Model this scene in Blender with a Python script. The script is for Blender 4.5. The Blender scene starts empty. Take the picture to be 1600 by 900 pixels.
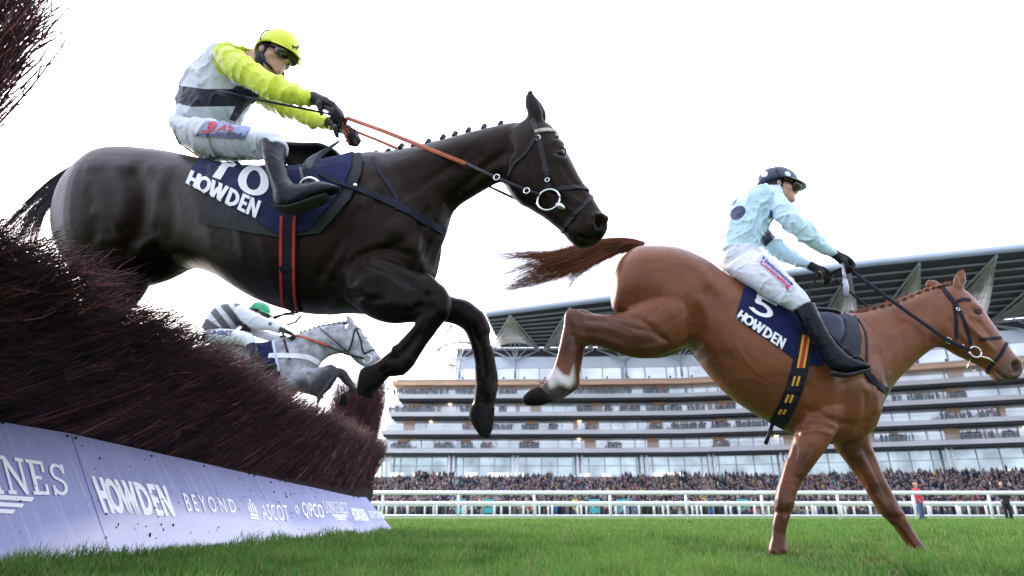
import bpy, bmesh, math, random
import numpy as np
from mathutils import Vector, Matrix, noise as mnoise
from mathutils.bvhtree import BVHTree
from mathutils.geometry import delaunay_2d_cdt
R = math.radians
rng = np.random.default_rng(7)
random.seed(7)
sc = bpy.context.scene
COL = sc.collection

# ------------------------------------------------------------ camera, sky, sun, exposure
F_PX = 950.0
HCAM = 0.23
PITCH = math.atan(354 / F_PX)
CP, SP = math.cos(PITCH), math.sin(PITCH)
CAM = Vector((0, 0, HCAM))
cd = bpy.data.cameras.new('camera')
cd.sensor_width = 36
cd.lens = F_PX / 1600 * 36
cd.clip_start = 0.02
cd.clip_end = 3000
cd.dof.use_dof = True
cd.dof.focus_distance = 2.75
cd.dof.aperture_fstop = 3.4
cam = bpy.data.objects.new('camera', cd)
cam.location = CAM
cam.rotation_euler = (math.pi / 2 + PITCH, 0, 0)
COL.objects.link(cam)
sc.camera = cam

SUN_EL, SUN_AZ = 24.0, 128.0       # azimuth of the sun measured from +X towards +Y
w = bpy.data.worlds.new('World')
sc.world = w
w.use_nodes = True
nt = w.node_tree
nt.nodes.clear()
sky = nt.nodes.new('ShaderNodeTexSky')
sky.sky_type = 'NISHITA'
sky.sun_disc = False
sky.sun_elevation = R(SUN_EL)
sky.sun_rotation = R(90 - SUN_AZ)
sky.air_density = 1.0
sky.dust_density = 2.5
bg = nt.nodes.new('ShaderNodeBackground')
bg.inputs[1].default_value = 0.11
mixs = nt.nodes.new('ShaderNodeMixRGB')          # thin high overcast over the blue
mixs.inputs[0].default_value = 0.72
mixs.inputs[2].default_value = (11.2, 11.4, 13.0, 1)
tcw = nt.nodes.new('ShaderNodeTexCoord')
nsw = nt.nodes.new('ShaderNodeTexNoise')
nsw.inputs['Scale'].default_value = 2.2
nsw.inputs['Detail'].default_value = 4
rmp = nt.nodes.new('ShaderNodeMapRange')
rmp.inputs[1].default_value = 0.3; rmp.inputs[2].default_value = 0.7
rmp.inputs[3].default_value = 0.62; rmp.inputs[4].default_value = 0.88
nt.links.new(tcw.outputs['Generated'], nsw.inputs['Vector'])
nt.links.new(nsw.outputs['Fac'], rmp.inputs[0])
nt.links.new(rmp.outputs[0], mixs.inputs[0])
nt.links.new(sky.outputs[0], mixs.inputs[1])
# the cloud layer is brightest on the sun's side and duller behind the camera
sep = nt.nodes.new('ShaderNodeSeparateXYZ'); nt.links.new(tcw.outputs['Generated'], sep.inputs[0])
gr = nt.nodes.new('ShaderNodeMapRange'); gr.inputs[1].default_value = -0.75; gr.inputs[2].default_value = 0.35; gr.inputs[3].default_value = 0.55; gr.inputs[4].default_value = 1.0
nt.links.new(sep.outputs[1], gr.inputs[0])
cm_ = nt.nodes.new('ShaderNodeMixRGB'); cm_.blend_type = 'MULTIPLY'; cm_.inputs[0].default_value = 1; cm_.inputs[1].default_value = (10.6, 11.0, 13.4, 1)
nt.links.new(gr.outputs[0], cm_.inputs[2]); nt.links.new(cm_.outputs[0], mixs.inputs[2])
nt.links.new(mixs.outputs[0], bg.inputs[0])
out = nt.nodes.new('ShaderNodeOutputWorld')
nt.links.new(bg.outputs[0], out.inputs[0])
sl = bpy.data.lights.new('sun', 'SUN')
sl.energy = 1.5
sl.angle = R(12)
sl.color = (1.0, 0.9, 0.76)
so = bpy.data.objects.new('sun', sl)
sd = Vector((math.cos(R(SUN_EL)) * math.cos(R(SUN_AZ)), math.cos(R(SUN_EL)) * math.sin(R(SUN_AZ)), math.sin(R(SUN_EL))))
so.rotation_euler = sd.to_track_quat('Z', 'Y').to_euler()
so.location = (0, 0, 60)
COL.objects.link(so)
sc.view_settings.view_transform = 'Standard'
sc.view_settings.look = 'None'
sc.view_settings.exposure = 1.5
sc.view_settings.gamma = 1
sc.view_settings.use_curve_mapping = False
sc.cycles.max_bounces = 6
sc.cycles.transparent_max_bounces = 12

# ------------------------------------------------------------ picture <-> place
def ray(px, py):
    cx, cy = (px - 800) / F_PX, (450 - py) / F_PX
    return Vector((cx, CP - cy * SP, SP + cy * CP))

def project(p):
    x, y, z = p[0] - CAM.x, p[1] - CAM.y, p[2] - CAM.z
    d = y * CP + z * SP
    return 800 + F_PX * x / d, 450 - F_PX * (-y * SP + z * CP) / d

def projN(a):
    a = np.asarray(a, float)
    x, y, z = a[:, 0], a[:, 1], a[:, 2] - HCAM
    d = y * CP + z * SP
    return np.stack([800 + F_PX * x / d, 450 - F_PX * (-y * SP + z * CP) / d], 1)

def ground(px, py):
    d = ray(px, py)
    return CAM + d * (-HCAM / d.z)

def at_y(px, py, Y):
    d = ray(px, py)
    return CAM + d * (Y / d.y)

class Plane:
    """an upright plane through the middle of an animal; off = metres towards the near side"""
    def __init__(s, p0, yaw):
        s.p0 = Vector(p0); s.u = Vector((math.cos(yaw), math.sin(yaw), 0)); s.n = Vector((math.sin(yaw), -math.cos(yaw), 0))
    def pt(s, px, py, off=0.0):
        d = ray(px, py); q = s.p0 + s.n * off
        t = (q - CAM).dot(s.n) / d.dot(s.n)
        return CAM + d * t

# ------------------------------------------------------------ materials
MATS = {}
def _n(nt, t, **k):
    n = nt.nodes.new(t)
    for a, b in k.items(): setattr(n, a, b)
    return n

def mat(name, col, rough=0.6, var=0.12, nscale=8.0, bump=0.0, bscale=60.0, metal=0.0, spec=0.4, marks=(), stretch=None,
        coat=0.0, sheen=0.0, attr=None, emit=0.0, trans=0.0, alpha=1.0, detail=4, bdist=0.01, var2=None, stint=None):
    """procedural Principled material: broad mottling, fine bump, and marks (dyed areas) mixed in where a mesh attribute is > 0"""
    m = bpy.data.materials.new(name); m.use_nodes = True
    nt = m.node_tree; N = nt.nodes; L = nt.links
    b = N['Principled BSDF']
    tc = _n(nt, 'ShaderNodeTexCoord')
    mp = _n(nt, 'ShaderNodeMapping')
    if stretch: mp.inputs['Scale'].default_value = stretch
    L.new(tc.outputs['Object'], mp.inputs[0])
    ns = _n(nt, 'ShaderNodeTexNoise'); ns.inputs['Scale'].default_value = nscale; ns.inputs['Detail'].default_value = detail
    L.new(mp.outputs[0], ns.inputs['Vector'])
    base = _n(nt, 'ShaderNodeMixRGB'); base.blend_type = 'MIX'
    c = np.array(col[:3])
    lo = c * (1 - var); hi = c * (1 + var)
    if var2 is not None: hi = np.array(var2)
    base.inputs[1].default_value = (*lo, 1); base.inputs[2].default_value = (*hi, 1)
    cr = _n(nt, 'ShaderNodeMapRange'); cr.inputs[1].default_value = 0.35; cr.inputs[2].default_value = 0.65
    L.new(ns.outputs['Fac'], cr.inputs[0]); L.new(cr.outputs[0], base.inputs[0])
    cur = base.outputs[0]
    if attr:
        at = _n(nt, 'ShaderNodeAttribute'); at.attribute_name = attr
        mm = _n(nt, 'ShaderNodeMixRGB'); mm.blend_type = 'MULTIPLY'; mm.inputs[0].default_value = 1
        L.new(cur, mm.inputs[1]); L.new(at.outputs['Color'], mm.inputs[2]); cur = mm.outputs[0]
    for an, mc, soft in marks:
        at = _n(nt, 'ShaderNodeAttribute'); at.attribute_name = an
        mr = _n(nt, 'ShaderNodeMapRange'); mr.inputs[1].default_value = -soft; mr.inputs[2].default_value = soft
        L.new(at.outputs['Fac'], mr.inputs[0])
        mm = _n(nt, 'ShaderNodeMixRGB'); mm.inputs[2].default_value = (*mc, 1)
        L.new(mr.outputs[0], mm.inputs[0]); L.new(cur, mm.inputs[1]); cur = mm.outputs[0]
    L.new(cur, b.inputs['Base Color'])
    b.inputs['Metallic'].default_value = metal
    b.inputs['Specular IOR Level'].default_value = spec
    b.inputs['Coat Weight'].default_value = coat
    if stint: b.inputs['Specular Tint'].default_value = (*stint, 1)
    b.inputs['Sheen Weight'].default_value = sheen
    b.inputs['Transmission Weight'].default_value = trans
    b.inputs['Alpha'].default_value = alpha
    rr = _n(nt, 'ShaderNodeMapRange'); rr.inputs[3].default_value = max(0.02, rough - 0.08); rr.inputs[4].default_value = min(1, rough + 0.08)
    L.new(ns.outputs['Fac'], rr.inputs[0]); L.new(rr.outputs[0], b.inputs['Roughness'])
    if emit > 0:
        L.new(cur, b.inputs['Emission Color']); b.inputs['Emission Strength'].default_value = emit
    if bump > 0:
        nb = _n(nt, 'ShaderNodeTexNoise'); nb.inputs['Scale'].default_value = bscale; nb.inputs['Detail'].default_value = 5
        L.new(mp.outputs[0], nb.inputs['Vector'])
        bp = _n(nt, 'ShaderNodeBump'); bp.inputs['Strength'].default_value = bump; bp.inputs['Distance'].default_value = bdist
        L.new(nb.outputs['Fac'], bp.inputs['Height']); L.new(bp.outputs[0], b.inputs['Normal'])
    MATS[name] = m
    return m

def fleck(m, scale=70, thr=0.70, col=(0.04, 0.03, 0.022), amt=0.8):
    nt = m.node_tree; b = nt.nodes['Principled BSDF']; src = b.inputs['Base Color'].links[0].from_socket
    tc = _n(nt, 'ShaderNodeTexCoord'); n1 = _n(nt, 'ShaderNodeTexNoise'); n1.inputs['Scale'].default_value = scale; n1.inputs['Detail'].default_value = 1.5
    n2 = _n(nt, 'ShaderNodeTexNoise'); n2.inputs['Scale'].default_value = 3.0
    nt.links.new(tc.outputs['Object'], n1.inputs['Vector']); nt.links.new(tc.outputs['Object'], n2.inputs['Vector'])
    ad = _n(nt, 'ShaderNodeMath', operation='MULTIPLY_ADD'); ad.inputs[1].default_value = 0.35; nt.links.new(n2.outputs['Fac'], ad.inputs[0]); nt.links.new(n1.outputs['Fac'], ad.inputs[2])
    r = _n(nt, 'ShaderNodeMapRange'); r.inputs[1].default_value = thr + 0.17; r.inputs[2].default_value = thr + 0.21; r.inputs[4].default_value = amt
    nt.links.new(ad.outputs[0], r.inputs[0])
    mx = _n(nt, 'ShaderNodeMixRGB'); mx.inputs[2].default_value = (*col, 1); nt.links.new(r.outputs[0], mx.inputs[0]); nt.links.new(src, mx.inputs[1]); nt.links.new(mx.outputs[0], b.inputs['Base Color'])

# ------------------------------------------------------------ mesh building
class MB:
    def __init__(s): s.v = []; s.f = []; s.n = 0; s.c = []
    def add(s, v, f, col=None):
        v = np.asarray(v, float).reshape(-1, 3)
        s.v.append(v); s.f += [tuple(int(i) + s.n for i in q) for q in f]
        if col is not None: s.c.append(np.tile(np.array([*col, 1.0][:4]), (len(v), 1)))
        s.n += len(v); return s
    def box(s, c, size, rz=0.0, col=None, M=None):
        sx, sy, sz = [k / 2 for k in size]
        v = np.array([[x, y, z] for x in (-sx, sx) for y in (-sy, sy) for z in (-sz, sz)])
        if M is not None: v = v @ np.array(M.to_3x3()).T
        if rz:
            ca, sa = math.cos(rz), math.sin(rz)
            v = np.stack([v[:, 0] * ca - v[:, 1] * sa, v[:, 0] * sa + v[:, 1] * ca, v[:, 2]], 1)
        return s.add(v + np.array(c), [(0, 1, 3, 2), (4, 6, 7, 5), (0, 4, 5, 1), (2, 3, 7, 6), (0, 2, 6, 4), (1, 5, 7, 3)], col)
    def tube(s, pts, rad, seg=8, col=None, flat=1.0, up=None):
        v, f = tube(pts, rad, seg, flat, up); return s.add(v, f, col)
    def ball(s, c, r, seg=12, rings=8, col=None):
        v, f = ball(c, r, seg, rings); return s.add(v, f, col)
    def build(s, name, m, parent=None, smooth=False, bevel=0):
        v = np.concatenate(s.v) if s.v else np.zeros((0, 3))
        o = mesh_obj(name, v, s.f, m, parent, smooth)
        if s.c:
            a = o.data.color_attributes.new('tint', 'FLOAT_COLOR', 'POINT')
            a.data.foreach_set('color', np.concatenate(s.c).astype(np.float32).ravel())
        if bevel:
            md = o.modifiers.new('bevel', 'BEVEL'); md.width = bevel; md.segments = 2; md.limit_method = 'ANGLE'
        return o

def mesh_obj(name, v, f, m, parent=None, smooth=False):
    me = bpy.data.meshes.new(name)
    me.from_pydata([tuple(p) for p in v], [], f)
    me.update()
    if smooth: me.shade_smooth()
    return link(name, me, m, parent)

def link(name, me, m=None, parent=None):
    o = bpy.data.objects.new(name, me)
    if m is not None: me.materials.append(m)
    COL.objects.link(o)
    if parent is not None:
        o.parent = parent
        o.matrix_parent_inverse = PINV(parent)
    return o

def PINV(p):
    M = Matrix.LocRotScale(p.location, p.rotation_euler, None)
    if p.parent is not None: M = PW(p)
    return M.inverted()
def PW(p):
    M = Matrix.LocRotScale(p.location, p.rotation_euler, None)
    if p.parent is not None: return PW(p.parent) @ p.matrix_parent_inverse @ M
    return M

def fast_mesh(name, v, quads, m, parent=None, smooth=False, tint=None, nside=4):
    """quads: (n, nside) int array"""
    me = bpy.data.meshes.new(name)
    nf = len(quads)
    me.vertices.add(len(v)); me.vertices.foreach_set('co', np.asarray(v, np.float32).ravel())
    me.loops.add(nf * nside); me.loops.foreach_set('vertex_index', np.asarray(quads, np.int32).ravel())
    me.polygons.add(nf); me.polygons.foreach_set('loop_start', np.arange(0, nf * nside, nside, dtype=np.int32))
    me.update(calc_edges=True)
    if tint is not None:
        a = me.color_attributes.new('tint', 'FLOAT_COLOR', 'POINT'); a.data.foreach_set('color', np.asarray(tint, np.float32).ravel())
    if smooth: me.shade_smooth()
    return link(name, me, m, parent)

def tag(o, label=None, cat=None, group=None, kind=None):
    if label: o['label'] = label
    if cat: o['category'] = cat
    if group: o['group'] = group
    if kind: o['kind'] = kind
    return o

def thing(name, label, cat, loc=(0, 0, 0), group=None):
    o = bpy.data.objects.new(name, None); o.location = loc; COL.objects.link(o)
    return tag(o, label, cat, group)

def frames(pts, up=None):
    P = [Vector(p) for p in pts]; n = len(P); T = []
    for i in range(n):
        a = P[max(0, i - 1)]; b = P[min(n - 1, i + 1)]
        t = b - a
        T.append(t.normalized() if t.length > 1e-9 else Vector((0, 0, 1)))
    u = Vector(up) if up is not None else (Vector((0, 0, 1)) if abs(T[0].z) < 0.9 else Vector((1, 0, 0)))
    out = []
    for t in T:
        if up is not None: u = Vector(up)
        u = u - t * u.dot(t)
        if u.length < 1e-6: u = t.orthogonal()
        u.normalize(); out.append((t, u, t.cross(u)))
    return P, out

def tube(pts, rad, seg=8, flat=1.0, up=None):
    P, Fr = frames(pts, up); n = len(P)
    rad = [rad] * n if np.isscalar(rad) else list(rad)
    v = []; f = []
    for i, (p, (t, u, b)) in enumerate(zip(P, Fr)):
        for k in range(seg):
            a = 2 * math.pi * k / seg
            v.append(p + u * math.cos(a) * rad[i] * flat + b * math.sin(a) * rad[i])
    for i in range(n - 1):
        for k in range(seg):
            k2 = (k + 1) % seg
            f.append((i * seg + k, i * seg + k2, (i + 1) * seg + k2, (i + 1) * seg + k))
    f.append(tuple(reversed(range(seg)))); f.append(tuple(range((n - 1) * seg, n * seg)))
    return v, f

def ball(c, r, seg=12, rings=8, M=None):
    r = (r, r, r) if np.isscalar(r) else r
    v = [Vector((0, 0, -1))]; f = []
    for i in range(1, rings):
        th = math.pi * i / rings
        for k in range(seg):
            a = 2 * math.pi * k / seg
            v.append(Vector((math.sin(th) * math.cos(a), math.sin(th) * math.sin(a), -math.cos(th))))
    v.append(Vector((0, 0, 1)))
    for k in range(seg): f.append((0, 1 + (k + 1) % seg, 1 + k))
    for i in range(rings - 2):
        for k in range(seg):
            a, b = 1 + i * seg + k, 1 + i * seg + (k + 1) % seg
            f.append((a, b, b + seg, a + seg))
    l = len(v) - 1; s0 = 1 + (rings - 2) * seg
    for k in range(seg): f.append((s0 + k, s0 + (k + 1) % seg, l))
    vv = []
    for p in v:
        q = Vector((p.x * r[0], p.y * r[1], p.z * r[2]))
        if M is not None: q = M @ q
        vv.append(q + Vector(c))
    return vv, f

def crom(A, sub):
    """Catmull-Rom through the rows of A"""
    A = np.asarray(A, float); n = len(A); out = []
    for i in range(n - 1):
        p0, p1, p2, p3 = A[max(0, i - 1)], A[i], A[i + 1], A[min(n - 1, i + 2)]
        for k in range(sub):
            t = k / sub
            out.append(0.5 * ((2 * p1) + (-p0 + p2) * t + (2 * p0 - 5 * p1 + 4 * p2 - p3) * t * t + (-p0 + 3 * p1 - 3 * p2 + p3) * t ** 3))
    out.append(A[-1]); return np.array(out)

def loft(pl, secs, sub=3, seg=24, exp=2.0, off=0.0, shrink=1.0, wscale=1.0):
    """secs: (ax, ay, bx, by, w[, off]) - the two outline points of a cross-section as seen from the side, its half-thickness across, its sideways offset.
    Each ring is an ellipse whose silhouette from the camera meets both outline points."""
    S = np.array([list(s) + [0.0] * (6 - len(s)) for s in secs], float)
    S[:, 5] += off
    if sub > 1: S = crom(S, sub)
    if shrink != 1.0:
        mx, my = (S[:, 0] + S[:, 2]) / 2, (S[:, 1] + S[:, 3]) / 2
        for i, m_ in ((0, mx), (1, my), (2, mx), (3, my)): S[:, i] = m_ + (S[:, i] - m_) * shrink
        S[:, 4] *= shrink
    S[:, 4] *= wscale
    v = []; f = []; n = len(S)
    th = np.linspace(0, 2 * math.pi, seg, endpoint=False)
    ct, st = np.cos(th), np.sin(th)
    e = 2.0 / exp
    ct = np.sign(ct) * np.abs(ct) ** e; st = np.sign(st) * np.abs(st) ** e
    nn = np.array(pl.n)
    for s in S:
        a = np.array([s[0], s[1]]); b = np.array([s[2], s[3]])
        A = np.array(pl.pt(s[0], s[1], s[5])); B = np.array(pl.pt(s[2], s[3], s[5]))
        c = (A + B) / 2; h = (A - B) / 2
        ax = a - b; ln = np.linalg.norm(ax) + 1e-9; ax = ax / ln
        da, db = a @ ax, b @ ax
        hl = np.linalg.norm(h) + 1e-9; hu = h / hl
        w_ = max(s[4], 0.002)
        for _ in range(5):
            ring = c + np.outer(ct, hu * hl) + np.outer(st, nn * w_)
            q = projN(ring) @ ax
            M_, m_ = q.max(), q.min()
            ppm = (projN([c + hu * 0.05])[0] - projN([c])[0]) @ ax / 0.05
            sc_ = (da - db) / max(M_ - m_, 1e-6)
            hl = hl * min(max(sc_, 0.75), 1.25)
            if hl < 0.25 * w_: hl = 0.25 * w_
            c = c + hu * ((da + db) / 2 - (M_ + m_) / 2) / max(ppm, 1)
        ring = c + np.outer(ct, hu * hl) + np.outer(st, nn * w_)
        v += list(ring)
    for i in range(n - 1):
        for k in range(seg):
            k2 = (k + 1) % seg
            f.append((i * seg + k, i * seg + k2, (i + 1) * seg + k2, (i + 1) * seg + k))
    # rounded caps
    for i0, first in ((0, True), (n - 1, False)):
        ring = np.array(v[i0 * seg:(i0 + 1) * seg]); c = ring.mean(0)
        v.append(c); ci = len(v) - 1
        for k in range(seg):
            k2 = (k + 1) % seg
            f.append((ci, i0 * seg + k2, i0 * seg + k) if first else (ci, i0 * seg + k, i0 * seg + k2))
    return v, f

def fuse(name, parts, voxel, m, parent=None, smooth=6, fac=0.5):
    """one continuous surface out of overlapping closed pieces"""
    b = MB()
    for p in parts: b.add(np.array([tuple(q) for q in p[0]]), p[1])
    me = bpy.data.meshes.new(name + '_raw')
    me.from_pydata([tuple(p) for p in np.concatenate(b.v)], [], b.f)
    o = bpy.data.objects.new(name, me); COL.objects.link(o)
    r = o.modifiers.new('r', 'REMESH'); r.mode = 'VOXEL'; r.voxel_size = voxel
    if smooth:
        s = o.modifiers.new('s', 'SMOOTH'); s.iterations = smooth; s.factor = fac
    dg = bpy.context.evaluated_depsgraph_get(); dg.update()
    nm = bpy.data.meshes.new_from_object(o.evaluated_get(dg))
    nm.name = name
    bpy.data.objects.remove(o); bpy.data.meshes.remove(me)
    nm.materials.clear(); nm.shade_smooth()
    return link(name, nm, m, parent)

def get_co(o):
    a = np.empty(len(o.data.vertices) * 3, np.float32); o.data.vertices.foreach_get('co', a); return a.reshape(-1, 3).astype(float)
def get_no(o):
    a = np.empty(len(o.data.vertices) * 3, np.float32); o.data.vertices.foreach_get('normal', a); return a.reshape(-1, 3).astype(float)
def set_co(o, a):
    o.data.vertices.foreach_set('co', a.astype(np.float32).ravel()); o.data.update()

def seg_dist(q, a, b):
    a = np.array(a, float); b = np.array(b, float); d = b - a
    t = np.clip(((q - a) @ d) / max(d @ d, 1e-9), 0, 1)
    return np.linalg.norm(q - (a + t[:, None] * d), axis=1), t

def sculpt(o, strokes, yplane=None):
    """strokes: (polyline in side view, height in m (negative = groove), width in px[, side])"""
    v = get_co(o); no = get_no(o); q = projN(v)
    front = ((np.array(CAM) - v) * no).sum(1) > -0.15 * np.linalg.norm(np.array(CAM) - v, axis=1)
    for st in strokes:
        pl_, amp, wd = st[0], st[1], st[2]
        pts = crom(pl_, 4) if len(pl_) > 2 else np.array(pl_, float)
        d = np.full(len(v), 1e9); 
        if len(pts) == 1: d = np.linalg.norm(q - pts[0], axis=1)
        for i in range(len(pts) - 1):
            dd, t = seg_dist(q, pts[i], pts[i + 1]); d = np.minimum(d, dd)
        k = np.exp(-(d / wd) ** 2) * amp
        k[~front] = 0
        v += no * k[:, None]
    set_co(o, v)

def mark(o, name, poly=None, fn=None):
    """store a signed distance (px, + inside) to an outline as a vertex attribute"""
    v = get_co(o); q = projN(v)
    best = np.full(len(v), -1e3)
    for P in (poly or []):
        P = np.array(P, float)
        d = np.full(len(v), 1e9); ins = np.zeros(len(v), bool)
        for i in range(len(P)):
            a, b = P[i], P[(i + 1) % len(P)]
            dd, t = seg_dist(q, a, b); d = np.minimum(d, dd)
            cond = ((a[1] > q[:, 1]) != (b[1] > q[:, 1]))
            with np.errstate(divide='ignore', invalid='ignore'):
                xx = (b[0] - a[0]) * (q[:, 1] - a[1]) / (b[1] - a[1]) + a[0]
            ins ^= cond & (q[:, 0] < xx)
        best = np.maximum(best, np.where(ins, d, -d))
    if fn is not None: best = fn(v, q)
    a = o.data.attributes.new(name, 'FLOAT', 'POINT'); a.data.foreach_set('value', best.astype(np.float32))

def wrinkle(o, amp, scale, seed=0, aniso=(1, 1, 1)):
    v = get_co(o); no = get_no(o)
    k = np.empty(len(v))
    an = Vector(aniso)
    for i, p in enumerate(v):
        q = Vector((p[0] * an.x, p[1] * an.y, p[2] * an.z)) * scale + Vector((seed, 0, seed * 2))
        q = q + mnoise.noise_vector(q * 0.7) * 0.55; n1 = mnoise.noise(q); n2 = mnoise.noise(q * 0.8 + Vector((7, 3, 1)))
        k[i] = math.exp(-(n1 / 0.11) ** 2) * (0.55 + 0.45 * math.tanh(3 * n2)) - 0.25 + n2 * 0.15
    v += no * (np.clip(k, -1, 1) * amp)[:, None]
    set_co(o, v)

def bvh_of(*objs):
    V = []; Fc = []; n = 0
    for o in objs:
        V += [tuple(p) for p in get_co(o)]
        Fc += [tuple(i + n for i in p.vertices) for p in o.data.polygons]; n = len(V)
    return BVHTree.FromPolygons(V, Fc)

def hit(bv, px, py):
    h = bv.ray_cast(CAM, ray(px, py).normalized(), 300)
    if h[0] is not None: return h[0], h[1]
    # just off the outline: slide along the sight line to the surface's nearest point
    d = ray(px, py).normalized()
    t = 2.5; p = None
    for _ in range(12):
        q = CAM + d * t
        p, nrm, _i, dist = bv.find_nearest(q)
        t = (p - CAM).dot(d)
    return p, nrm

def strap(name, bv, path, hw, th, m, parent, off=0.0, closed_ends=True, sub=5):
    """a leather strap lying on a body: path in side view, half-width and thickness in metres"""
    pts = crom(path, sub) if len(path) > 2 else np.array([np.array(path[0]) + (np.array(path[1]) - np.array(path[0])) * t for t in np.linspace(0, 1, sub + 1)])
    P = []; Nn = []
    for x, y in pts:
        p, n = hit(bv, x, y); n = n.normalized()
        P.append(p + n * off); Nn.append(n)
    # even out
    P = [P[0]] + [(P[i - 1] + P[i] * 2 + P[i + 1]) / 4 for i in range(1, len(P) - 1)] + [P[-1]]
    b = MB(); v = []
    for i in range(len(P)):
        t = (P[min(i + 1, len(P) - 1)] - P[max(0, i - 1)]).normalized()
        n = (Nn[i] - t * Nn[i].dot(t)).normalized(); s = n.cross(t)
        w_ = hw if np.isscalar(hw) else np.interp(i / (len(P) - 1), np.linspace(0, 1, len(hw)), hw)
        v += [P[i] + s * w_ - n * 0.004, P[i] + s * w_ + n * th, P[i] - s * w_ + n * th, P[i] - s * w_ - n * 0.004]
    f = []
    for i in range(len(P) - 1):
        for k in range(4): f.append((i * 4 + k, i * 4 + (k + 1) % 4, i * 4 + 4 + (k + 1) % 4, i * 4 + 4 + k))
    f += [(3, 2, 1, 0), tuple(len(v) - 4 + k for k in range(4))]
    b.add([tuple(q) for q in v], f)
    return b.build(name, m, parent)

def patch(name, bv, poly, off, th, m, parent, step=7.0, jitter=0.0, wav=0.0, wscale=14):
    """a cloth lying on a body: outline in side view, laid on the surface"""
    P = np.array(poly, float); bd = []
    for i in range(len(P)):
        a, b = P[i], P[(i + 1) % len(P)]; k = max(1, int(np.linalg.norm(b - a) / step))
        for j in range(k): bd.append(a + (b - a) * j / k)
    nb = len(bd); pts = list(bd)
    x0, y0 = P.min(0); x1, y1 = P.max(0)
    for yy in np.arange(y0 + step / 2, y1, step):
        for xx in np.arange(x0 + step / 2, x1, step): pts.append(np.array([xx, yy]))
    vs, es, fs, *_ = delaunay_2d_cdt([Vector(p) for p in pts], [], [list(range(nb))], 1, 1e-4)
    V = []; Nn = []
    for p in vs:
        h, n = hit(bv, p.x, p.y); n = n.normalized()
        if n.dot(CAM - h) < 0: n = -n
        k = off + (wav * mnoise.noise(h * wscale) if wav else 0)
        V.append(h + n * k); Nn.append(n)
    nv = len(V); cnt = {}
    for f in fs:
        for i in range(len(f)):
            a, b = f[i], f[(i + 1) % len(f)]; cnt[(a, b)] = 1
    allv = [v + n * th for v, n in zip(V, Nn)] + V
    # face the near side
    F2 = []
    s = 0
    for f in fs[:40]:
        a, b, c = allv[f[0]], allv[f[1]], allv[f[2]]; s += (b - a).cross(c - a).dot(CAM - a)
    fl = s < 0
    for f in fs:
        g = tuple(reversed(f)) if fl else tuple(f)
        F2.append(g); F2.append(tuple(i + nv for i in reversed(g)))
    for (a, b) in cnt:
        if (b, a) not in cnt:
            F2.append((a, a + nv, b + nv, b) if not fl else (b, b + nv, a + nv, a))
    return mesh_obj(name, allv, F2, m, parent, smooth=False)

_TXT = {}
def text_shape(txt, bold=0.02, space=1.0, shear=0.0, serif=False):
    """flat letter outlines, scaled into the unit square"""
    key = (txt, bold, space, shear, serif)
    if key in _TXT: return _TXT[key]
    cu = bpy.data.curves.new('t', 'FONT'); cu.body = txt; cu.offset = bold; cu.space_character = space; cu.shear = shear; cu.resolution_u = 4
    o = bpy.data.objects.new('t', cu); COL.objects.link(o)
    dg = bpy.context.evaluated_depsgraph_get(); dg.update()
    me = bpy.data.meshes.new_from_object(o.evaluated_get(dg))
    bm = bmesh.new(); bm.from_mesh(me)
    bmesh.ops.triangulate(bm, faces=bm.faces)
    long_e = 0.18
    for _ in range(3):
        ed = [e for e in bm.edges if e.calc_length() > long_e]
        if not ed: break
        bmesh.ops.subdivide_edges(bm, edges=ed, cuts=1)
        bmesh.ops.triangulate(bm, faces=[f for f in bm.faces if len(f.verts) > 3])
    v = np.array([tuple(x.co[:2]) for x in bm.verts]); f = [tuple(x.index for x in ff.verts) for ff in bm.faces]
    bm.free(); bpy.data.objects.remove(o); bpy.data.curves.remove(cu); bpy.data.meshes.remove(me)
    mn, mx = v.min(0), v.max(0)
    v = (v - mn) / (mx - mn)
    _TXT[key] = (v, f); return v, f

def quadmap(v, q):
    tl, tr, br, bl = [np.array(k, float) for k in q]
    x = v[:, 0:1]; y = v[:, 1:2]
    return (bl * (1 - x) + br * x) * (1 - y) + (tl * (1 - x) + tr * x) * y

def letter(name, txt, quad, caster, m, parent, off=0.004, **k):
    """writing laid on a surface; caster(px, py) gives the surface point and normal"""
    v, f = text_shape(txt, **k) if isinstance(txt, str) else txt
    q = quadmap(np.asarray(v, float), quad); V = []
    bm = bmesh.new(); vs = [bm.verts.new((a, b_, 0)) for a, b_ in q]
    for t in f:
        try: bm.faces.new([vs[i] for i in t])
        except ValueError: pass
    bmesh.ops.triangulate(bm, faces=bm.faces)
    for _ in range(5):
        ed = [e for e in bm.edges if e.calc_length() > 5.0]
        if not ed: break
        bmesh.ops.subdivide_edges(bm, edges=ed, cuts=1); bmesh.ops.triangulate(bm, faces=[x for x in bm.faces if len(x.verts) > 3])
    bm.verts.index_update(); q = [(x.co.x, x.co.y) for x in bm.verts]; f = [tuple(x.index for x in t.verts) for t in bm.faces]; bm.free()
    for x, y in q:
        p, n = caster(x, y); n = n.normalized()
        if n.dot(CAM - p) < 0: n = -n
        V.append(p + n * off)
    F2 = []
    for t in f:
        a, b, c = V[t[0]], V[t[1]], V[t[2]]
        F2.append(t if (b - a).cross(c - a).dot(CAM - a) > 0 else tuple(reversed(t)))
    return mesh_obj(name, V, F2, m, parent)
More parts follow.
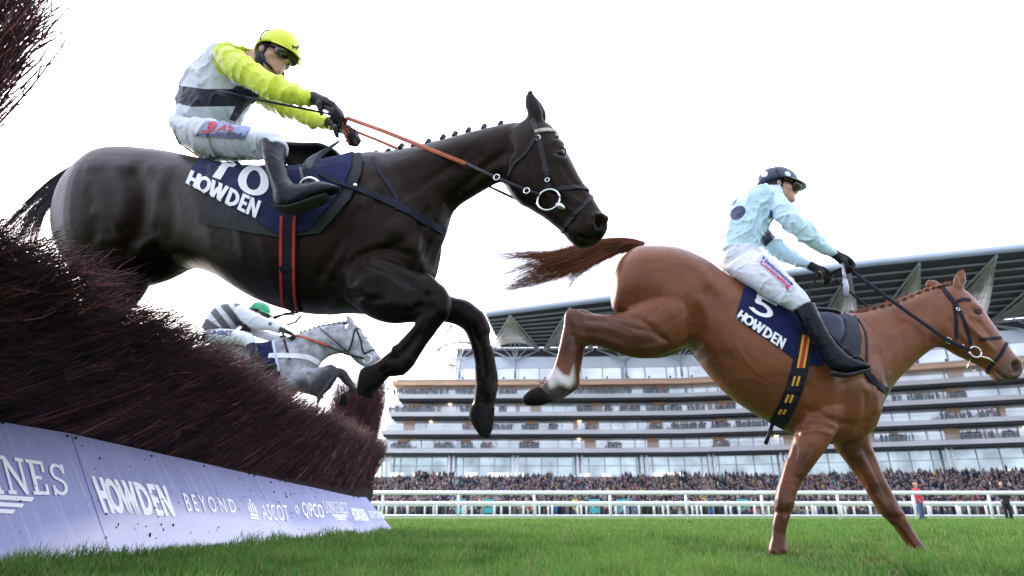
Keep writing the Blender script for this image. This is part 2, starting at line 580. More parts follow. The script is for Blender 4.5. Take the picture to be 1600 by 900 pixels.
# ============================================================ ground
def grass_mat(name, c1, c2, dry=(0.16, 0.14, 0.05)):
    m = bpy.data.materials.new(name); m.use_nodes = True
    nt = m.node_tree; N = nt.nodes; L = nt.links; b = N['Principled BSDF']
    at = _n(nt, 'ShaderNodeAttribute'); at.attribute_name = 'tint'
    L.new(at.outputs['Color'], b.inputs['Base Color'])
    b.inputs['Roughness'].default_value = 0.5; b.inputs['Specular IOR Level'].default_value = 0.3
    tr = _n(nt, 'ShaderNodeBsdfTranslucent'); L.new(at.outputs['Color'], tr.inputs[0])
    mx = _n(nt, 'ShaderNodeMixShader'); mx.inputs[0].default_value = 0.35
    L.new(b.outputs[0], mx.inputs[1]); L.new(tr.outputs[0], mx.inputs[2]); L.new(mx.outputs[0], N['Material Output'].inputs[0])
    return m

M_soil = mat('turf_ground', (0.06, 0.12, 0.022), 0.95, 0.35, 3.0, 0.6, 30, var2=(0.11, 0.2, 0.04), bdist=0.03)
gb = MB()
gx = np.concatenate([np.linspace(-600, -12, 12), np.linspace(-10, 10, 41), np.linspace(12, 600, 12)])
gy = np.concatenate([np.linspace(-40, 0, 5), np.linspace(0.5, 16, 63), np.linspace(18, 90, 25), np.linspace(110, 1400, 14)])
def gz(x, y):
    k = max(0.0, 1 - max(abs(x) / 12, max(0, y - 14) / 16))
    return 0.018 * k * mnoise.noise(Vector((x * 0.9, y * 0.9, 0))) + 0.008 * k * mnoise.noise(Vector((x * 4, y * 4, 3)))
V = [(x, y, gz(x, y)) for y in gy for x in gx]; nx = len(gx)
gb.add(V, [(j * nx + i, j * nx + i + 1, (j + 1) * nx + i + 1, (j + 1) * nx + i) for j in range(len(gy) - 1) for i in range(nx - 1)])
tag(gb.build('ground', M_soil, smooth=True), kind='structure')

# blades of grass
M_grass = grass_mat('grass_blades', None, None)
def blades(n, y0, y1, hgt, wid, name, pw=1.0):
    u = rng.random(n); Y = (y0 ** (1 - pw) + u * (y1 ** (1 - pw) - y0 ** (1 - pw))) ** (1 / (1 - pw)) if pw != 1 else y0 * (y1 / y0) ** u
    X = (rng.random(n) * 2 - 1) * (Y * 0.93 + 0.5)
    cl = np.array([mnoise.noise(Vector((a * 1.1, b * 1.1, 5))) for a, b in zip(X, Y)])
    cf = np.array([mnoise.noise(Vector((a * 5.5, b * 3.5, 9))) * 1.5 for a, b in zip(X, Y)])
    Z = np.array([gz(a, b) for a, b in zip(X, Y)])
    worn = np.zeros(n)
    for px, py, rx, ry in ((1310, 866, .26, .16), (1385, 852, .22, .25), (1490, 880, .22, .1), (1245, 882, .16, .08), (1215, 872, .14, .07), (1445, 876, .16, .07), (1360, 886, .16, .06), (1540, 858, .2, .2), (1100, 862, .2, .16), (700, 850, .3, .2), (900, 872, .15, .08)):
        g_ = ground(px, py); k_ = 1.25 - np.hypot((X - g_.x) / rx, (Y - g_.y) / (ry * 4.5)) ; worn = np.maximum(worn, np.clip(k_, 0, 1) * (1.0 if px > 1150 else .5))
    worn = np.clip(worn * (0.55 + cf * 1.6), 0, 1)
    H = hgt * (0.65 + 0.7 * rng.random(n)) * (1 + 0.6 * cl + 0.6 * cf) * (1 - 0.72 * worn)
    # taller tufts up against the foot of the board
    fd = X - (-2.27 + 0.0804 * (Y - 2.98))
    H *= 1 + 0.3 * np.exp(-(fd / 0.18) ** 2)
    W = wid * (0.6 + 0.8 * rng.random(n)) * (Y / 3.5) ** 0.75
    a = rng.random(n) * 2 * np.pi; lean = 0.15 + 0.75 * rng.random(n) ** 1.5 + 0.5 * worn; b_ = rng.random(n) * 2 * np.pi
    wd = np.stack([np.cos(a), np.sin(a) * 0.6, np.zeros(n)], 1) * W[:, None]
    ld = np.stack([np.cos(b_), np.sin(b_), np.zeros(n)], 1)
    base = np.stack([X, Y, Z - 0.003], 1)
    p1 = base + ld * (H * lean * 0.25)[:, None] + np.array([0, 0, 1]) * (H * 0.55)[:, None]
    p2 = base + ld * (H * lean * 0.9)[:, None] + np.array([0, 0, 1]) * (H * (1.0 - 0.3 * lean))[:, None]
    v = np.stack([base - wd, base + wd, p1 + wd * 0.75, p1 - wd * 0.75, p2 + wd * 0.12, p2 - wd * 0.12], 1).reshape(-1, 3)
    i = np.arange(n)[:, None] * 6
    q = np.concatenate([i + np.array([[0, 1, 2, 3]]), i + np.array([[3, 2, 4, 5]])], 1).reshape(-1, 4)
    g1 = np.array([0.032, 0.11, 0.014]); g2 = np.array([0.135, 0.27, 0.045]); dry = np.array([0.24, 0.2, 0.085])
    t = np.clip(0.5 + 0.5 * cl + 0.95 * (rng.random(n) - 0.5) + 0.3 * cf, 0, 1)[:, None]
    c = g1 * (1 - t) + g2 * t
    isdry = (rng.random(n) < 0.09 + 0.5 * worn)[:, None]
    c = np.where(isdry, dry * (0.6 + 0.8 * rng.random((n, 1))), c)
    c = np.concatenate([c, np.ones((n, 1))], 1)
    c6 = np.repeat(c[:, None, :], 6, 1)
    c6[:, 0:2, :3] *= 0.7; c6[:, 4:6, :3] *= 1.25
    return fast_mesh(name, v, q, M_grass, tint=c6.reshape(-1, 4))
NG = 1.0
tag(blades(int(210000 * NG), 1.25, 9.0, 0.060, 0.0025, 'grass', 1.3), 'thick green turf of the racecourse with worn divots near the landing horse', 'grass', kind='stuff')
tag(blades(int(110000 * NG), 8.5, 34.0, 0.06, 0.0026, 'far_grass', 1.5), 'mown green grass stretching to the white running rails', 'grass', kind='stuff')
# a few thrown-up clods on the turf and in the air
M_mud = mat('mud', (0.045, 0.03, 0.02), 0.9, 0.3, 30, 0.5, 80)
def clod(px, py, Y, s, lab):
    p = at_y(px, py, Y); v, f = ball(p, (s, s * 0.7, s * 0.5), 8, 6)
    v = [q + (q - p) * 0.6 * mnoise.noise(q * 60) for q in v]
    tag(mesh_obj('mud_clod', v, f, M_mud), lab, 'mud', 'clods of turf thrown up by the hooves')
clod(716, 168, 2.5, 0.004, 'small dark mud clod in the sky above the dark horse neck')
clod(324, 461, 2.8, 0.006, 'dark mud clod flying under the belly of the dark horse')
clod(1077, 815, 6.5, 0.012, 'mud clod just above the grass, left of the chestnut horse forelegs')
clod(1185, 812, 6.5, 0.009, 'small mud clod skimming the grass beside the chestnut horse near foreleg')
clod(46, 243, 2.6, 0.003, 'tiny dark mud speck in the sky above the brush at far left')

# ============================================================ steeplechase fence
B0 = ground(0, 893); B1 = ground(616, 830.5)
fd = (B1 - B0).normalized(); fn = Vector((fd.y, -fd.x, 0))      # fn points to the landing side (+X)
def fence_pt(Y, out_, z):
    t = (Y - B0.y) / fd.y
    return B0 + fd * t + fn * out_ + Vector((0, 0, z))
# board plane: through the foot line and the far top corner
d1 = ray(572, 777); bx = -0.33
t1 = (B0 + fn * bx - CAM).dot(fn) / d1.dot(fn); T1 = CAM + d1 * t1
bn = fd.cross(T1 - B1).normalized()
if bn.dot(CAM - B0) < 0: bn = -bn
def on_board(px, py):
    d = ray(px, py); t = (B0 - CAM).dot(bn) / d.dot(bn); return CAM + d * t, bn
top_z = [on_board(px, py)[0] for px, py in ((0, 657), (110, 678), (320, 724), (450, 752), (572, 777))]
M_board = mat('printed_board', (0.30, 0.31, 0.51), 0.5, 0.06, 1.2, 0.12, 12, spec=0.3, marks=(('low_pale', (0.6, 0.59, 0.72), 0.55),))
# weather streaks running down the face, dirt spray
nt = M_board.node_tree; bs = nt.nodes['Principled BSDF']
src = bs.inputs['Base Color'].links[0].from_socket
uvn = _n(nt, 'ShaderNodeAttribute'); uvn.attribute_name = 'face_uv'
mp = _n(nt, 'ShaderNodeMapping'); mp.inputs['Scale'].default_value = (38, 1.3, 1)
mp.inputs['Rotation'].default_value = (0, 0, 0)
nt.links.new(uvn.outputs['Vector'], mp.inputs[0])
n1 = _n(nt, 'ShaderNodeTexNoise'); n1.inputs['Scale'].default_value = 1.0; n1.inputs['Detail'].default_value = 5
nt.links.new(mp.outputs[0], n1.inputs['Vector'])
r1 = _n(nt, 'ShaderNodeMapRange'); r1.inputs[1].default_value = 0.5; r1.inputs[2].default_value = 0.72; r1.inputs[4].default_value = 0.55
nt.links.new(n1.outputs['Fac'], r1.inputs[0])
m1 = _n(nt, 'ShaderNodeMixRGB'); m1.inputs[2].default_value = (0.5, 0.51, 0.68, 1)
nt.links.new(r1.outputs[0], m1.inputs[0]); nt.links.new(src, m1.inputs[1])
n2 = _n(nt, 'ShaderNodeTexNoise'); n2.inputs['Scale'].default_value = 1.0; n2.inputs['Detail'].default_value = 6
mp2 = _n(nt, 'ShaderNodeMapping'); mp2.inputs['Scale'].default_value = (60, 4, 1); nt.links.new(uvn.outputs['Vector'], mp2.inputs[0]); nt.links.new(mp2.outputs[0], n2.inputs['Vector'])
r2 = _n(nt, 'ShaderNodeMapRange'); r2.inputs[1].default_value = 0.60; r2.inputs[2].default_value = 0.74; r2.inputs[4].default_value = 0.38
nt.links.new(n2.outputs['Fac'], r2.inputs[0])
m2 = _n(nt, 'ShaderNodeMixRGB'); m2.inputs[2].default_value = (0.16, 0.15, 0.25, 1)
nt.links.new(r2.outputs[0], m2.inputs[0]); nt.links.new(m1.outputs[0], m2.inputs[1])
nt.links.new(m2.outputs[0], bs.inputs['Base Color'])
M_white = mat('white_print', (0.95, 0.95, 0.96), 0.5, 0.04, 20)
M_dark = mat('dark_timber', (0.03, 0.025, 0.03), 0.8)

fence = thing('steeplechase_fence', 'tall dark birch brush fence with lavender sponsor boards along its foot', 'fence', tuple(fence_pt(4.5, -0.4, 0)))
def board_top(Y):
    ys = [p.y for p in top_z]; zs = [p.z for p in top_z]; ox = [(p - B0).dot(fn) for p in top_z]
    return float(np.interp(Y, ys, ox)), float(np.interp(Y, ys, zs))
ysm = [1.2] + [on_board(*p)[0].y for p in ((142, 775), (419, 790), (470, 800), (575, 805))] + [B1.y]
up_b = (T1 - B1) ; up_b = (up_b - fd * up_b.dot(fd)).normalized()
seams = []
for (a, b) in (((110, 677.5), (173, 868)), ((393.6, 741), (452, 850)), ((441, 751), (500, 845)), ((557, 776.6), (590, 833))):
    seams.append((on_board(*a)[0], on_board(*b)[0]))
edges = [(fence_pt(1.0, board_top(1.0)[0], board_top(1.0)[1]), fence_pt(1.0, 0, -0.02))] + seams[:1] + [seams[1], seams[3]] + [(T1, B1)]
def plank(a, b, nseg=14):
    """one board between two slanting seams"""
    V = []; UV = []; F2 = []
    nv = 8
    gap = 0.004
    for i in range(nseg + 1):
        s = i / nseg
        for j in range(nv + 1):
            r = j / nv
            bot = a[1] * (1 - s) + b[1] * s; top = a[0] * (1 - s) + b[0] * s
            p = bot * (1 - r) + top * r
            q = p + bn * (0.004 * mnoise.noise(p * 1.7))
            if i == 0: q += fd * gap
            if i == nseg: q -= fd * gap
            V.append(q); UV.append(((p - B0).dot(fd), (p - B0).dot(up_b), 0))
    nf = len(V); V += [v - bn * 0.018 for v in V]; UV = UV * 2
    for i in range(nseg):
        for j in range(nv):
            k = i * (nv + 1) + j
            F2.append((k, k + nv + 1, k + nv + 2, k + 1)); F2.append((k + 1 + nf, k + nv + 2 + nf, k + nv + 1 + nf, k + nf))
    rim = [i * (nv + 1) for i in range(nseg + 1)] + [nseg * (nv + 1) + j for j in range(1, nv + 1)] + [i * (nv + 1) + nv for i in range(nseg - 1, -1, -1)] + [j for j in range(nv - 1, 0, -1)]
    for i in range(len(rim)):
        x, y = rim[i], rim[(i + 1) % len(rim)]; F2.append((x, x + nf, y + nf, y))
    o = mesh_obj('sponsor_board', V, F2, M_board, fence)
    at = o.data.attributes.new('face_uv', 'FLOAT_VECTOR', 'POINT'); at.data.foreach_set('vector', np.array(UV, np.float32).ravel())
    # paler tone over the lower part of the middle boards
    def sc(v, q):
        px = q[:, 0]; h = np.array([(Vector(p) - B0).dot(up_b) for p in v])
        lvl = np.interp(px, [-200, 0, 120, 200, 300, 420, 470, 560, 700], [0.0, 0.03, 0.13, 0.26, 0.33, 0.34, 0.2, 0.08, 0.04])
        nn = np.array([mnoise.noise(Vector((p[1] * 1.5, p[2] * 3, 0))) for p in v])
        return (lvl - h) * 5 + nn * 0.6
    mark(o, 'low_pale', fn=sc)
    return o
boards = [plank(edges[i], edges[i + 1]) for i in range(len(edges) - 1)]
cast_b = lambda x, y: on_board(x, y)

# hand-drawn slab-serif capitals for the watchmaker's name and the winged hourglass under it
def rects(L_): # list of (x0,y0,x1,y1[,x2,y2,x3,y3]) quads -> mesh
    v = []; f = []
    for k, q in enumerate(L_):
        z = len(v)
        if len(q) == 4: v += [(q[0], q[1]), (q[2], q[1]), (q[2], q[3]), (q[0], q[3])]
        else: v += [(q[0], q[1]), (q[2], q[3]), (q[4], q[5]), (q[6], q[7])]
        f.append((z, z + 1, z + 2, z + 3))
    return v, f
def arc(cx, cy, rx, ry, a0, a1, tx, ty, n=10):
    out = []
    for i in range(n):
        p, q = R(a0 + (a1 - a0) * i / n), R(a0 + (a1 - a0) * (i + 1) / n)
        out.append((cx + rx * math.cos(p), cy + ry * math.sin(p), cx + rx * math.cos(q), cy + ry * math.sin(q),
                    cx + (rx - tx) * math.cos(q), cy + (ry - ty) * math.sin(q), cx + (rx - tx) * math.cos(p), cy + (ry - ty) * math.sin(p)))
    return out
SER = {
 'L': [(.16,.1,.36,.9), (.02,0,.9,.1), (.02,.9,.5,1), (.76,.1,.9,.36)],
 'O': arc(.5,.5,.48,.5,0,360,.2,.1,18),
 'N': [(.12,.1,.24,.9), (.0,0,.36,.1), (.76,0,.88,.9), (.64,.9,1,1), (.0,.9,.24,1), (.24,1,.24,.72,.76,0,.76,.28)],
 'G': arc(.5,.5,.48,.5,50,340,.2,.1,16) + [(.76,.08,.94,.44), (.58,.44,1,.54)],
 'I': [(.4,.1,.6,.9), (.24,0,.76,.1), (.24,.9,.76,1)],
 'E': [(.16,.1,.36,.9), (.02,0,.9,.1), (.02,.9,.9,1), (.36,.45,.66,.55), (.76,.1,.9,.32), (.76,.68,.9,.9)],
 'S': arc(.5,.73,.4,.27,20,270,.17,.1,12) + arc(.5,.27,.42,.27,90,-160,.17,.1,12) + [(.74,.7,.9,1), (.08,0,.22,.3)]}
SW = {'L': .8, 'O': 1.0, 'N': 1.05, 'G': 1.0, 'I': .55, 'E': .85, 'S': .8}
def serif_word(wd, bold=0):
    v = []; f = []; x = 0
    for ch in wd:
        a, b = rects(SER[ch]); w_ = SW[ch]; n = len(v)
        v += [(x + p[0] * w_, p[1]) for p in a]; f += [tuple(i + n for i in q) for q in b]
        x += w_ + 0.08
    v = np.array(v); v[:, 0] /= v[:, 0].max()
    return v, f
def clean_overlap(vf, z=0.0):
    return vf
# block capitals of the insurer's mark: heavy joined letters
HOW = [(0,0,.05,1),(.05,.40,.10,.62),(.10,0,.155,1)] + arc(.225,.5,.095,.5,0,360,.05,.2,20) + [
 (.30,1,.352,1,.40,0,.348,0),(.348,0,.40,0,.44,.7,.395,.7),(.395,1,.45,1,.50,0,.448,0),(.448,0,.50,0,.545,1,.495,1)]
HOW += [(.56,0,.61,1)] + arc(.61,.5,.115,.5,-90,90,.05,.2,14) + [(.74,0,.785,1),(.785,.82,.845,1),(.785,.41,.835,.6),(.785,0,.845,.18),
 (.857,0,.90,1),(.90,1,.90,.55,.958,0,.958,.45),(.958,0,1.0,1)]
HOWDEN = rects(HOW)
# winged emblem
WING = [(.0,1,.02,.86,.42,.86,.42,1), (.58,1,.58,.86,.98,.86,1,1), (.1,.78,.12,.66,.42,.66,.42,.78), (.58,.78,.58,.66,.88,.66,.9,.78),
        (.2,.58,.22,.46,.42,.46,.42,.58), (.58,.58,.58,.46,.78,.46,.8,.58), (.42,1,.46,.4,.5,.5,.5,.9), (.5,.9,.5,.5,.54,.4,.58,1), (.44,.36,.5,.0,.5,.2,.47,.36), (.5,.2,.5,.0,.56,.36,.53,.36)]
WING = rects(WING)
CREST = rects([(.1,0,.9,.1),(.15,.14,.85,.3),(.1,.34,.25,.7),(.75,.34,.9,.7),(.32,.34,.46,.8),(.54,.34,.68,.8),(.4,.84,.6,1),(.2,.74,.3,.84),(.7,.74,.8,.84)])
QSTAR = rects([(.46,.1,.54,.4),(.46,.6,.54,.9),(.1,.46,.4,.54),(.6,.46,.9,.54),(.2,.26,.26,.2,.42,.36,.36,.42),(.58,.64,.64,.58,.8,.74,.74,.8),(.2,.74,.36,.58,.42,.64,.26,.8),(.58,.36,.74,.2,.8,.26,.64,.42)])
PR = dict(off=0.0055)
letter('lettering', serif_word('LONGINES'), ((-178, 686), (97, 727), (107, 775), (-150, 770)), cast_b, M_white, boards[0], **PR)
letter('winged_emblem', WING, ((-92, 768), (52, 778), (46, 828), (-82, 826)), cast_b, M_white, boards[0], **PR)
letter('lettering', HOWDEN, ((141, 745), (257, 760), (274, 808), (162, 802)), cast_b, M_white, boards[1], **PR)
letter('lettering', 'B E Y O N D', ((284, 771), (364, 781), (370, 802), (293, 800)), cast_b, M_white, boards[1], off=0.0055, bold=0.012)
letter('crest', CREST, ((381, 779), (397, 782), (406, 813), (390, 811)), cast_b, M_white, boards[1], **PR)
letter('lettering', 'ASCOT', ((405, 787), (447, 790), (453, 815), (411, 813)), cast_b, M_white, boards[2], off=0.0055, bold=0.004, space=1.05)
letter('star_mark', QSTAR, ((456, 785), (466, 786), (470, 808), (460, 807)), cast_b, M_white, boards[2], **PR)
letter('lettering', 'QIPCO', ((469, 784), (502, 789), (508, 814), (475, 811)), cast_b, M_white, boards[2], off=0.0055, bold=0.015)
letter('lettering', serif_word('LONGINES'), ((503, 783), (540, 786), (544, 803), (509, 802)), cast_b, M_white, boards[2], **PR)
letter('winged_emblem', WING, ((518, 804), (543, 805), (546, 821), (523, 820)), cast_b, M_white, boards[2], **PR)
letter('lettering', HOWDEN, ((546, 793), (567, 796), (577, 815), (554, 814)), cast_b, M_white, boards[2], **PR)
letter('lettering', 'BEYOND', ((574, 798.5), (596, 799.5), (601, 810), (580, 810)), cast_b, M_white, boards[3], off=0.0055, bold=0.01, space=1.1)
# screws and mud spots on the boards
for px, py, bi in ((104, 682, 0), (117, 685, 1), (236, 713, 1), (318, 729, 1), (166, 866, 0), (179, 865, 1), (2, 884, 0), (388, 741, 1), (397, 744, 2), (552, 777, 2), (560, 778, 3), (3, 661, 0), (437, 752, 2), (445, 754, 2)):
    p, _ = on_board(px, py); v, f = ball(p + bn * 0.004, (0.009, 0.009, 0.009), 8, 6); MB().add([tuple(q) for q in v], f).build('screw_head', M_dark, boards[bi])
b = MB()
for k in range(150):
    px = rng.choice([rng.uniform(0, 560), rng.normal(455, 40), rng.normal(250, 60)]); lo = np.interp(px, [0, 320, 572], [657, 724, 777]); hi = np.interp(px, [0, 173, 615], [885, 866, 830])
    if px < 0 or px > 590: continue
    py = lo + (hi - lo) * rng.uniform(0.05, 0.95)
    p, _ = on_board(px, py); s = rng.uniform(0.001, 0.0048) * (1.8 if rng.random() < 0.06 else 1)
    v, f = ball((0, 0, 0), (s, s * rng.uniform(0.5, 1), s * rng.uniform(1, 2.2)), 6, 5)
    b.add([tuple(p + bn * 0.006 + q) for q in v], f)
tag(b.build('mud_spatter', M_mud, fence), kind='stuff')

# ---- brush
RPX = [(-160, 262), (-60, 296), (0, 314), (28, 324), (62, 357), (103, 369), (140, 388), (174, 404), (202, 420), (226, 454), (250, 469), (280, 487), (322, 511), (363, 537), (395, 552), (420, 568), (446, 593), (486, 622), (512, 634), (534, 645)]
def over(Y): return float(np.interp(Y, [1.5, 2.6, 3.4, 5, 8, 9.6], [0.66, 0.66, 0.54, 0.34, 0.06, -0.10]))
RID = []
for px, py in RPX:
    py += float(np.interp(px, [0, 120, 240, 420, 600], [14, 16, 12, 6, 4]))
    Y = 3.0
    for _ in range(60):
        o_ = over(Y); p0 = fence_pt(Y, o_ - 0.06, 0); d = ray(px, py)
        # point on sight line at that fence offset
        t = (p0 - CAM).dot(fn) / d.dot(fn); q = CAM + d * t; Y = 0.5 * Y + 0.5 * q.y
    RID.append((q.y, q.z))
RID = sorted(RID); RY = [a for a, _ in RID]; RZ = [b for _, b in RID]
RY = RY + [9.7]; RZ = RZ + [RZ[-1]]
def ridge(Y):
    return over(Y) - 0.06, float(np.interp(Y, RY, RZ))
M_twig = mat('birch_twigs', (0.090, 0.045, 0.048), 0.75, 0.2, 5, attr='tint', spec=0.25)
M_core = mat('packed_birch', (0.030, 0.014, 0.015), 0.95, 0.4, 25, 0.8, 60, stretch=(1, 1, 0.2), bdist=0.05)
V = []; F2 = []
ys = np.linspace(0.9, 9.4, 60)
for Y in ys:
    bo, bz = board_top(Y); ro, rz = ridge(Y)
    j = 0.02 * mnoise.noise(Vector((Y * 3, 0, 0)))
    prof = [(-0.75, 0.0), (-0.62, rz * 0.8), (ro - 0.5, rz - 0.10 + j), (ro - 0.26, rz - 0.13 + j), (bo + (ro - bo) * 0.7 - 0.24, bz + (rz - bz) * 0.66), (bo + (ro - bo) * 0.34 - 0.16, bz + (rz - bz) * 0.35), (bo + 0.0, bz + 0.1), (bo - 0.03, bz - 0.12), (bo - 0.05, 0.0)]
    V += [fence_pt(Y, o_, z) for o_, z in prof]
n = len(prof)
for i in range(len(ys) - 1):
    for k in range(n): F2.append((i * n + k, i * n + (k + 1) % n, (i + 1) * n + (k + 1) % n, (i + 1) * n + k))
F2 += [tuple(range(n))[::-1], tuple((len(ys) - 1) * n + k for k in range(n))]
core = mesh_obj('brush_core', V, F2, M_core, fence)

def twig_mesh(name, root, tip, bend, rad, tint, m, parent, nseg=4):
    """many tapered three-sided twigs at once"""
    n = len(root); t = np.linspace(0, 1, nseg + 1)
    C = root[:, None, :] * (1 - t)[None, :, None] + tip[:, None, :] * t[None, :, None] + bend[:, None, :] * (4 * t * (1 - t))[None, :, None]
    d = tip - root; d /= np.linalg.norm(d, axis=1, keepdims=True) + 1e-9
    a = np.cross(d, np.array([0.31, 0.95, 0.02])); a /= np.linalg.norm(a, axis=1, keepdims=True) + 1e-9
    b2 = np.cross(d, a)
    rr = rad[:, None] * (1 - 0.72 * t)[None, :]
    out = np.empty((n, nseg + 1, 3, 3))
    for k in range(3):
        an = 2 * np.pi * k / 3
        out[:, :, k, :] = C + (a[:, None, :] * math.cos(an) + b2[:, None, :] * math.sin(an)) * rr[:, :, None]
    v = out.reshape(-1, 3)
    q = []
    for s in range(nseg):
        for k in range(3):
            k2 = (k + 1) % 3
            q.append([s * 3 + k, s * 3 + k2, (s + 1) * 3 + k2, (s + 1) * 3 + k])
    q = np.array(q)[None] + (np.arange(n) * (nseg + 1) * 3)[:, None, None]
    c = np.repeat(tint[:, None, :], (nseg + 1) * 3, 1).reshape(-1, 4)
    return fast_mesh(name, v, q.reshape(-1, 4), m, parent, tint=c), C

def clump_tint(n, hi=0.10):
    k = (0.25 + 1.5 * rng.random(n) ** 1.6)[:, None] * np.array([[1.0, 0.92, 1.0]]) * (1 + 0.15 * rng.standard_normal((n, 3)))
    br = rng.random(n) < hi
    k[br] = rng.uniform(2.2, 5.0, (br.sum(), 1)) * np.array([[1.15, 0.85, 0.75]])
    return np.concatenate([np.clip(k, 0.1, 8), np.ones((n, 1))], 1)

def brush(N_):
    Y = 1.0 * (9.4 / 1.0) ** (rng.random(N_) ** 0.92)
    root = np.empty((N_, 3)); tip = np.empty((N_, 3)); bend = np.empty((N_, 3))
    for i in range(N_):
        y = Y[i]; bo, bz = board_top(y); ro, rz = ridge(y)
        # bundles: twigs share a tilt, so clumps and gaps show along the face
        cl = mnoise.noise(Vector((y * 2.6, 0.0, 0))); cl2 = mnoise.noise(Vector((y * 9, 4, 0)))
        u = rng.random() ** 0.45                       # 1 = at the face
        h1 = rng.random() ** 0.8 if rng.random() < 0.72 else rng.uniform(0.9, 1.0)     # how high up the face this one ends
        h0 = h1
        h1 = h1 * (1 + 0.03 * cl2)
        e_ = float(np.interp(y, [2.5, 5.0], [0.5, 0.8])); fo = lambda h: bo - 0.03 + (ro - bo) * h ** e_ * min(1.0, h / 0.45) ** 1.1
        inn = (1 - u) * 0.45
        z0 = bz - 0.02 + (rz - bz) * h0; z1 = bz + (rz - bz) * h1
        o1 = fo(h1) - inn * 0.8 + rng.normal(0, 0.022) + 0.03 * cl
        L_ = rng.uniform(0.22, 0.55); z1 = max(z1, bz + 0.07); z0 = max(bz - 0.01, z1 - L_); o1 = min(o1, bo - 0.12 + (z1 - bz) * 7); o0 = o1 - (z1 - z0) * rng.uniform(0.25, 0.62) - 0.02
        o0 = min(o0, bo - 0.05 + max(0.0, z0 - bz) * 0.9)
        dy = rng.normal(0.0, 0.055) * (1 + y * 0.08) + 0.04 * cl2
        p = fence_pt(y, o0, z0); q = fence_pt(min(y + dy, 9.5), o1, z1 + rng.normal(0, 0.014))
        root[i] = p; tip[i] = q
        bend[i] = np.array(fn) * rng.uniform(0.0, 0.015) + rng.normal(0, 0.008, 3)
    rad = (0.0009 + 0.0030 * rng.random(N_) ** 2.2) * (0.9 + Y * 0.15)
    tint = clump_tint(N_, 0.08)
    tint[:, :3] *= np.array([0.75 + 0.6 * max(-.8, mnoise.noise(Vector((y * 5.0, 1.0, 0)))) for y in Y])[:, None] + 0.1
    o, C = twig_mesh('brush', root, tip, bend, rad, tint, M_twig, fence, 4)
    # side shoots
    K = int(1.3 * N_)
    idx = rng.integers(0, N_, K); s = rng.integers(2, 5, K)
    base = C[idx, s] ; dirn = tip[idx] - root[idx]; L = np.linalg.norm(dirn, axis=1, keepdims=True); dirn /= L
    side = rng.normal(0, 0.30, (K, 3)); tp = base + (dirn + side) * rng.uniform(0.04, 0.12, (K, 1))
    t2, _ = twig_mesh('side_shoots', base, tp, rng.normal(0, 0.006, (K, 3)), rad[idx] * 0.7, clump_tint(K, 0.14), M_twig, fence, 2)
    tag(t2, kind='stuff'); tag(o, kind='stuff')
brush(int(42000))

def sheaf(name, lab, roots, tips, n_, spread, r0, parent=None, group=None, shoots=2):
    root = []; tip = []
    for _ in range(n_):
        u = rng.random(); v_ = rng.random()
        a = np.array(roots[0]) * (1 - u) + np.array(roots[1]) * u
        b_ = np.array(tips[0]) * (1 - u) + np.array(tips[1]) * u
        L = rng.uniform(0.55, 1.0) ** 0.6
        a = a + rng.normal(0, spread * 0.4, 3); b_ = b_ + rng.normal(0, spread, 3)
        root.append(a); tip.append(a + (b_ - a) * L)
    root = np.array(root); tip = np.array(tip); n_ = len(root)
    rad = rng.uniform(r0 * 0.5, r0, n_)
    o, C = twig_mesh(name, root, tip, rng.normal(0, spread * 0.25, (n_, 3)), rad, clump_tint(n_, 0.1), M_twig, parent, 5)
    K = shoots * n_; idx = rng.integers(0, n_, K); s = rng.integers(2, 6, K); base = C[idx, s]
    dirn = tip[idx] - root[idx]; L = np.linalg.norm(dirn, axis=1, keepdims=True); dirn /= L
    tp = base + (dirn + rng.normal(0, 0.35, (K, 3))) * L * rng.uniform(0.06, 0.2, (K, 1))
    v0 = len(o.data.vertices)
    o2, _ = twig_mesh(name, base, tp, rng.normal(0, 0.004, (K, 3)), rad[idx] * 0.55, clump_tint(K, 0.12), M_twig, parent, 2)
    # join the shoots into the same mesh
    bm = bmesh.new(); bm.from_mesh(o.data); bm.from_mesh(o2.data); bm.to_mesh(o.data); bm.free()
    me2 = o2.data; bpy.data.objects.remove(o2); bpy.data.meshes.remove(me2)
    if lab: tag(o, lab, 'brushwood', group)
    return o
# tall wing clump at the far end of the fence
fa = at_y(566, 768, 9.5); fb = at_y(520, 760, 9.1)
ta = at_y(601, 604, 9.45); tb = at_y(524, 612, 9.3)
sheaf('birch_clump', 'upright purplish birch clump rising at the far end of the fence', (fb, fa), (tb, ta), 2600, 0.05, 0.006, shoots=4)
# near wing: a leaning bundle at the near end, out of focus
ra = at_y(-150, 330, 1.95); rb = at_y(-260, 210, 1.95); ta = at_y(66, 60, 1.85); tb = at_y(20, -130, 1.85)
sheaf('birch_bundle', 'leaning dark birch twig bundle poking into the sky at top left', (ra, rb), (ta, tb), 430, 0.05, 0.0085, shoots=4)
# white wing upright at the far end
M_rail = mat('white_rail', (0.8, 0.81, 0.84), 0.35, 0.05, 2, spec=0.5)
p = fence_pt(9.75, -0.45, 0); q = at_y(582, 690, p.y); 
b = MB(); b.tube([(q.x, q.y, 0), (q.x, q.y, q.z)], 0.035, 14); b.tube([(q.x - 0.12, q.y + 0.3, 0), (q.x - 0.12, q.y + 0.3, q.z - 0.1)], 0.03, 14)
tag(b.build('wing_post', M_rail, smooth=True), 'white tubular wing post behind the far end of the brush fence', 'post')

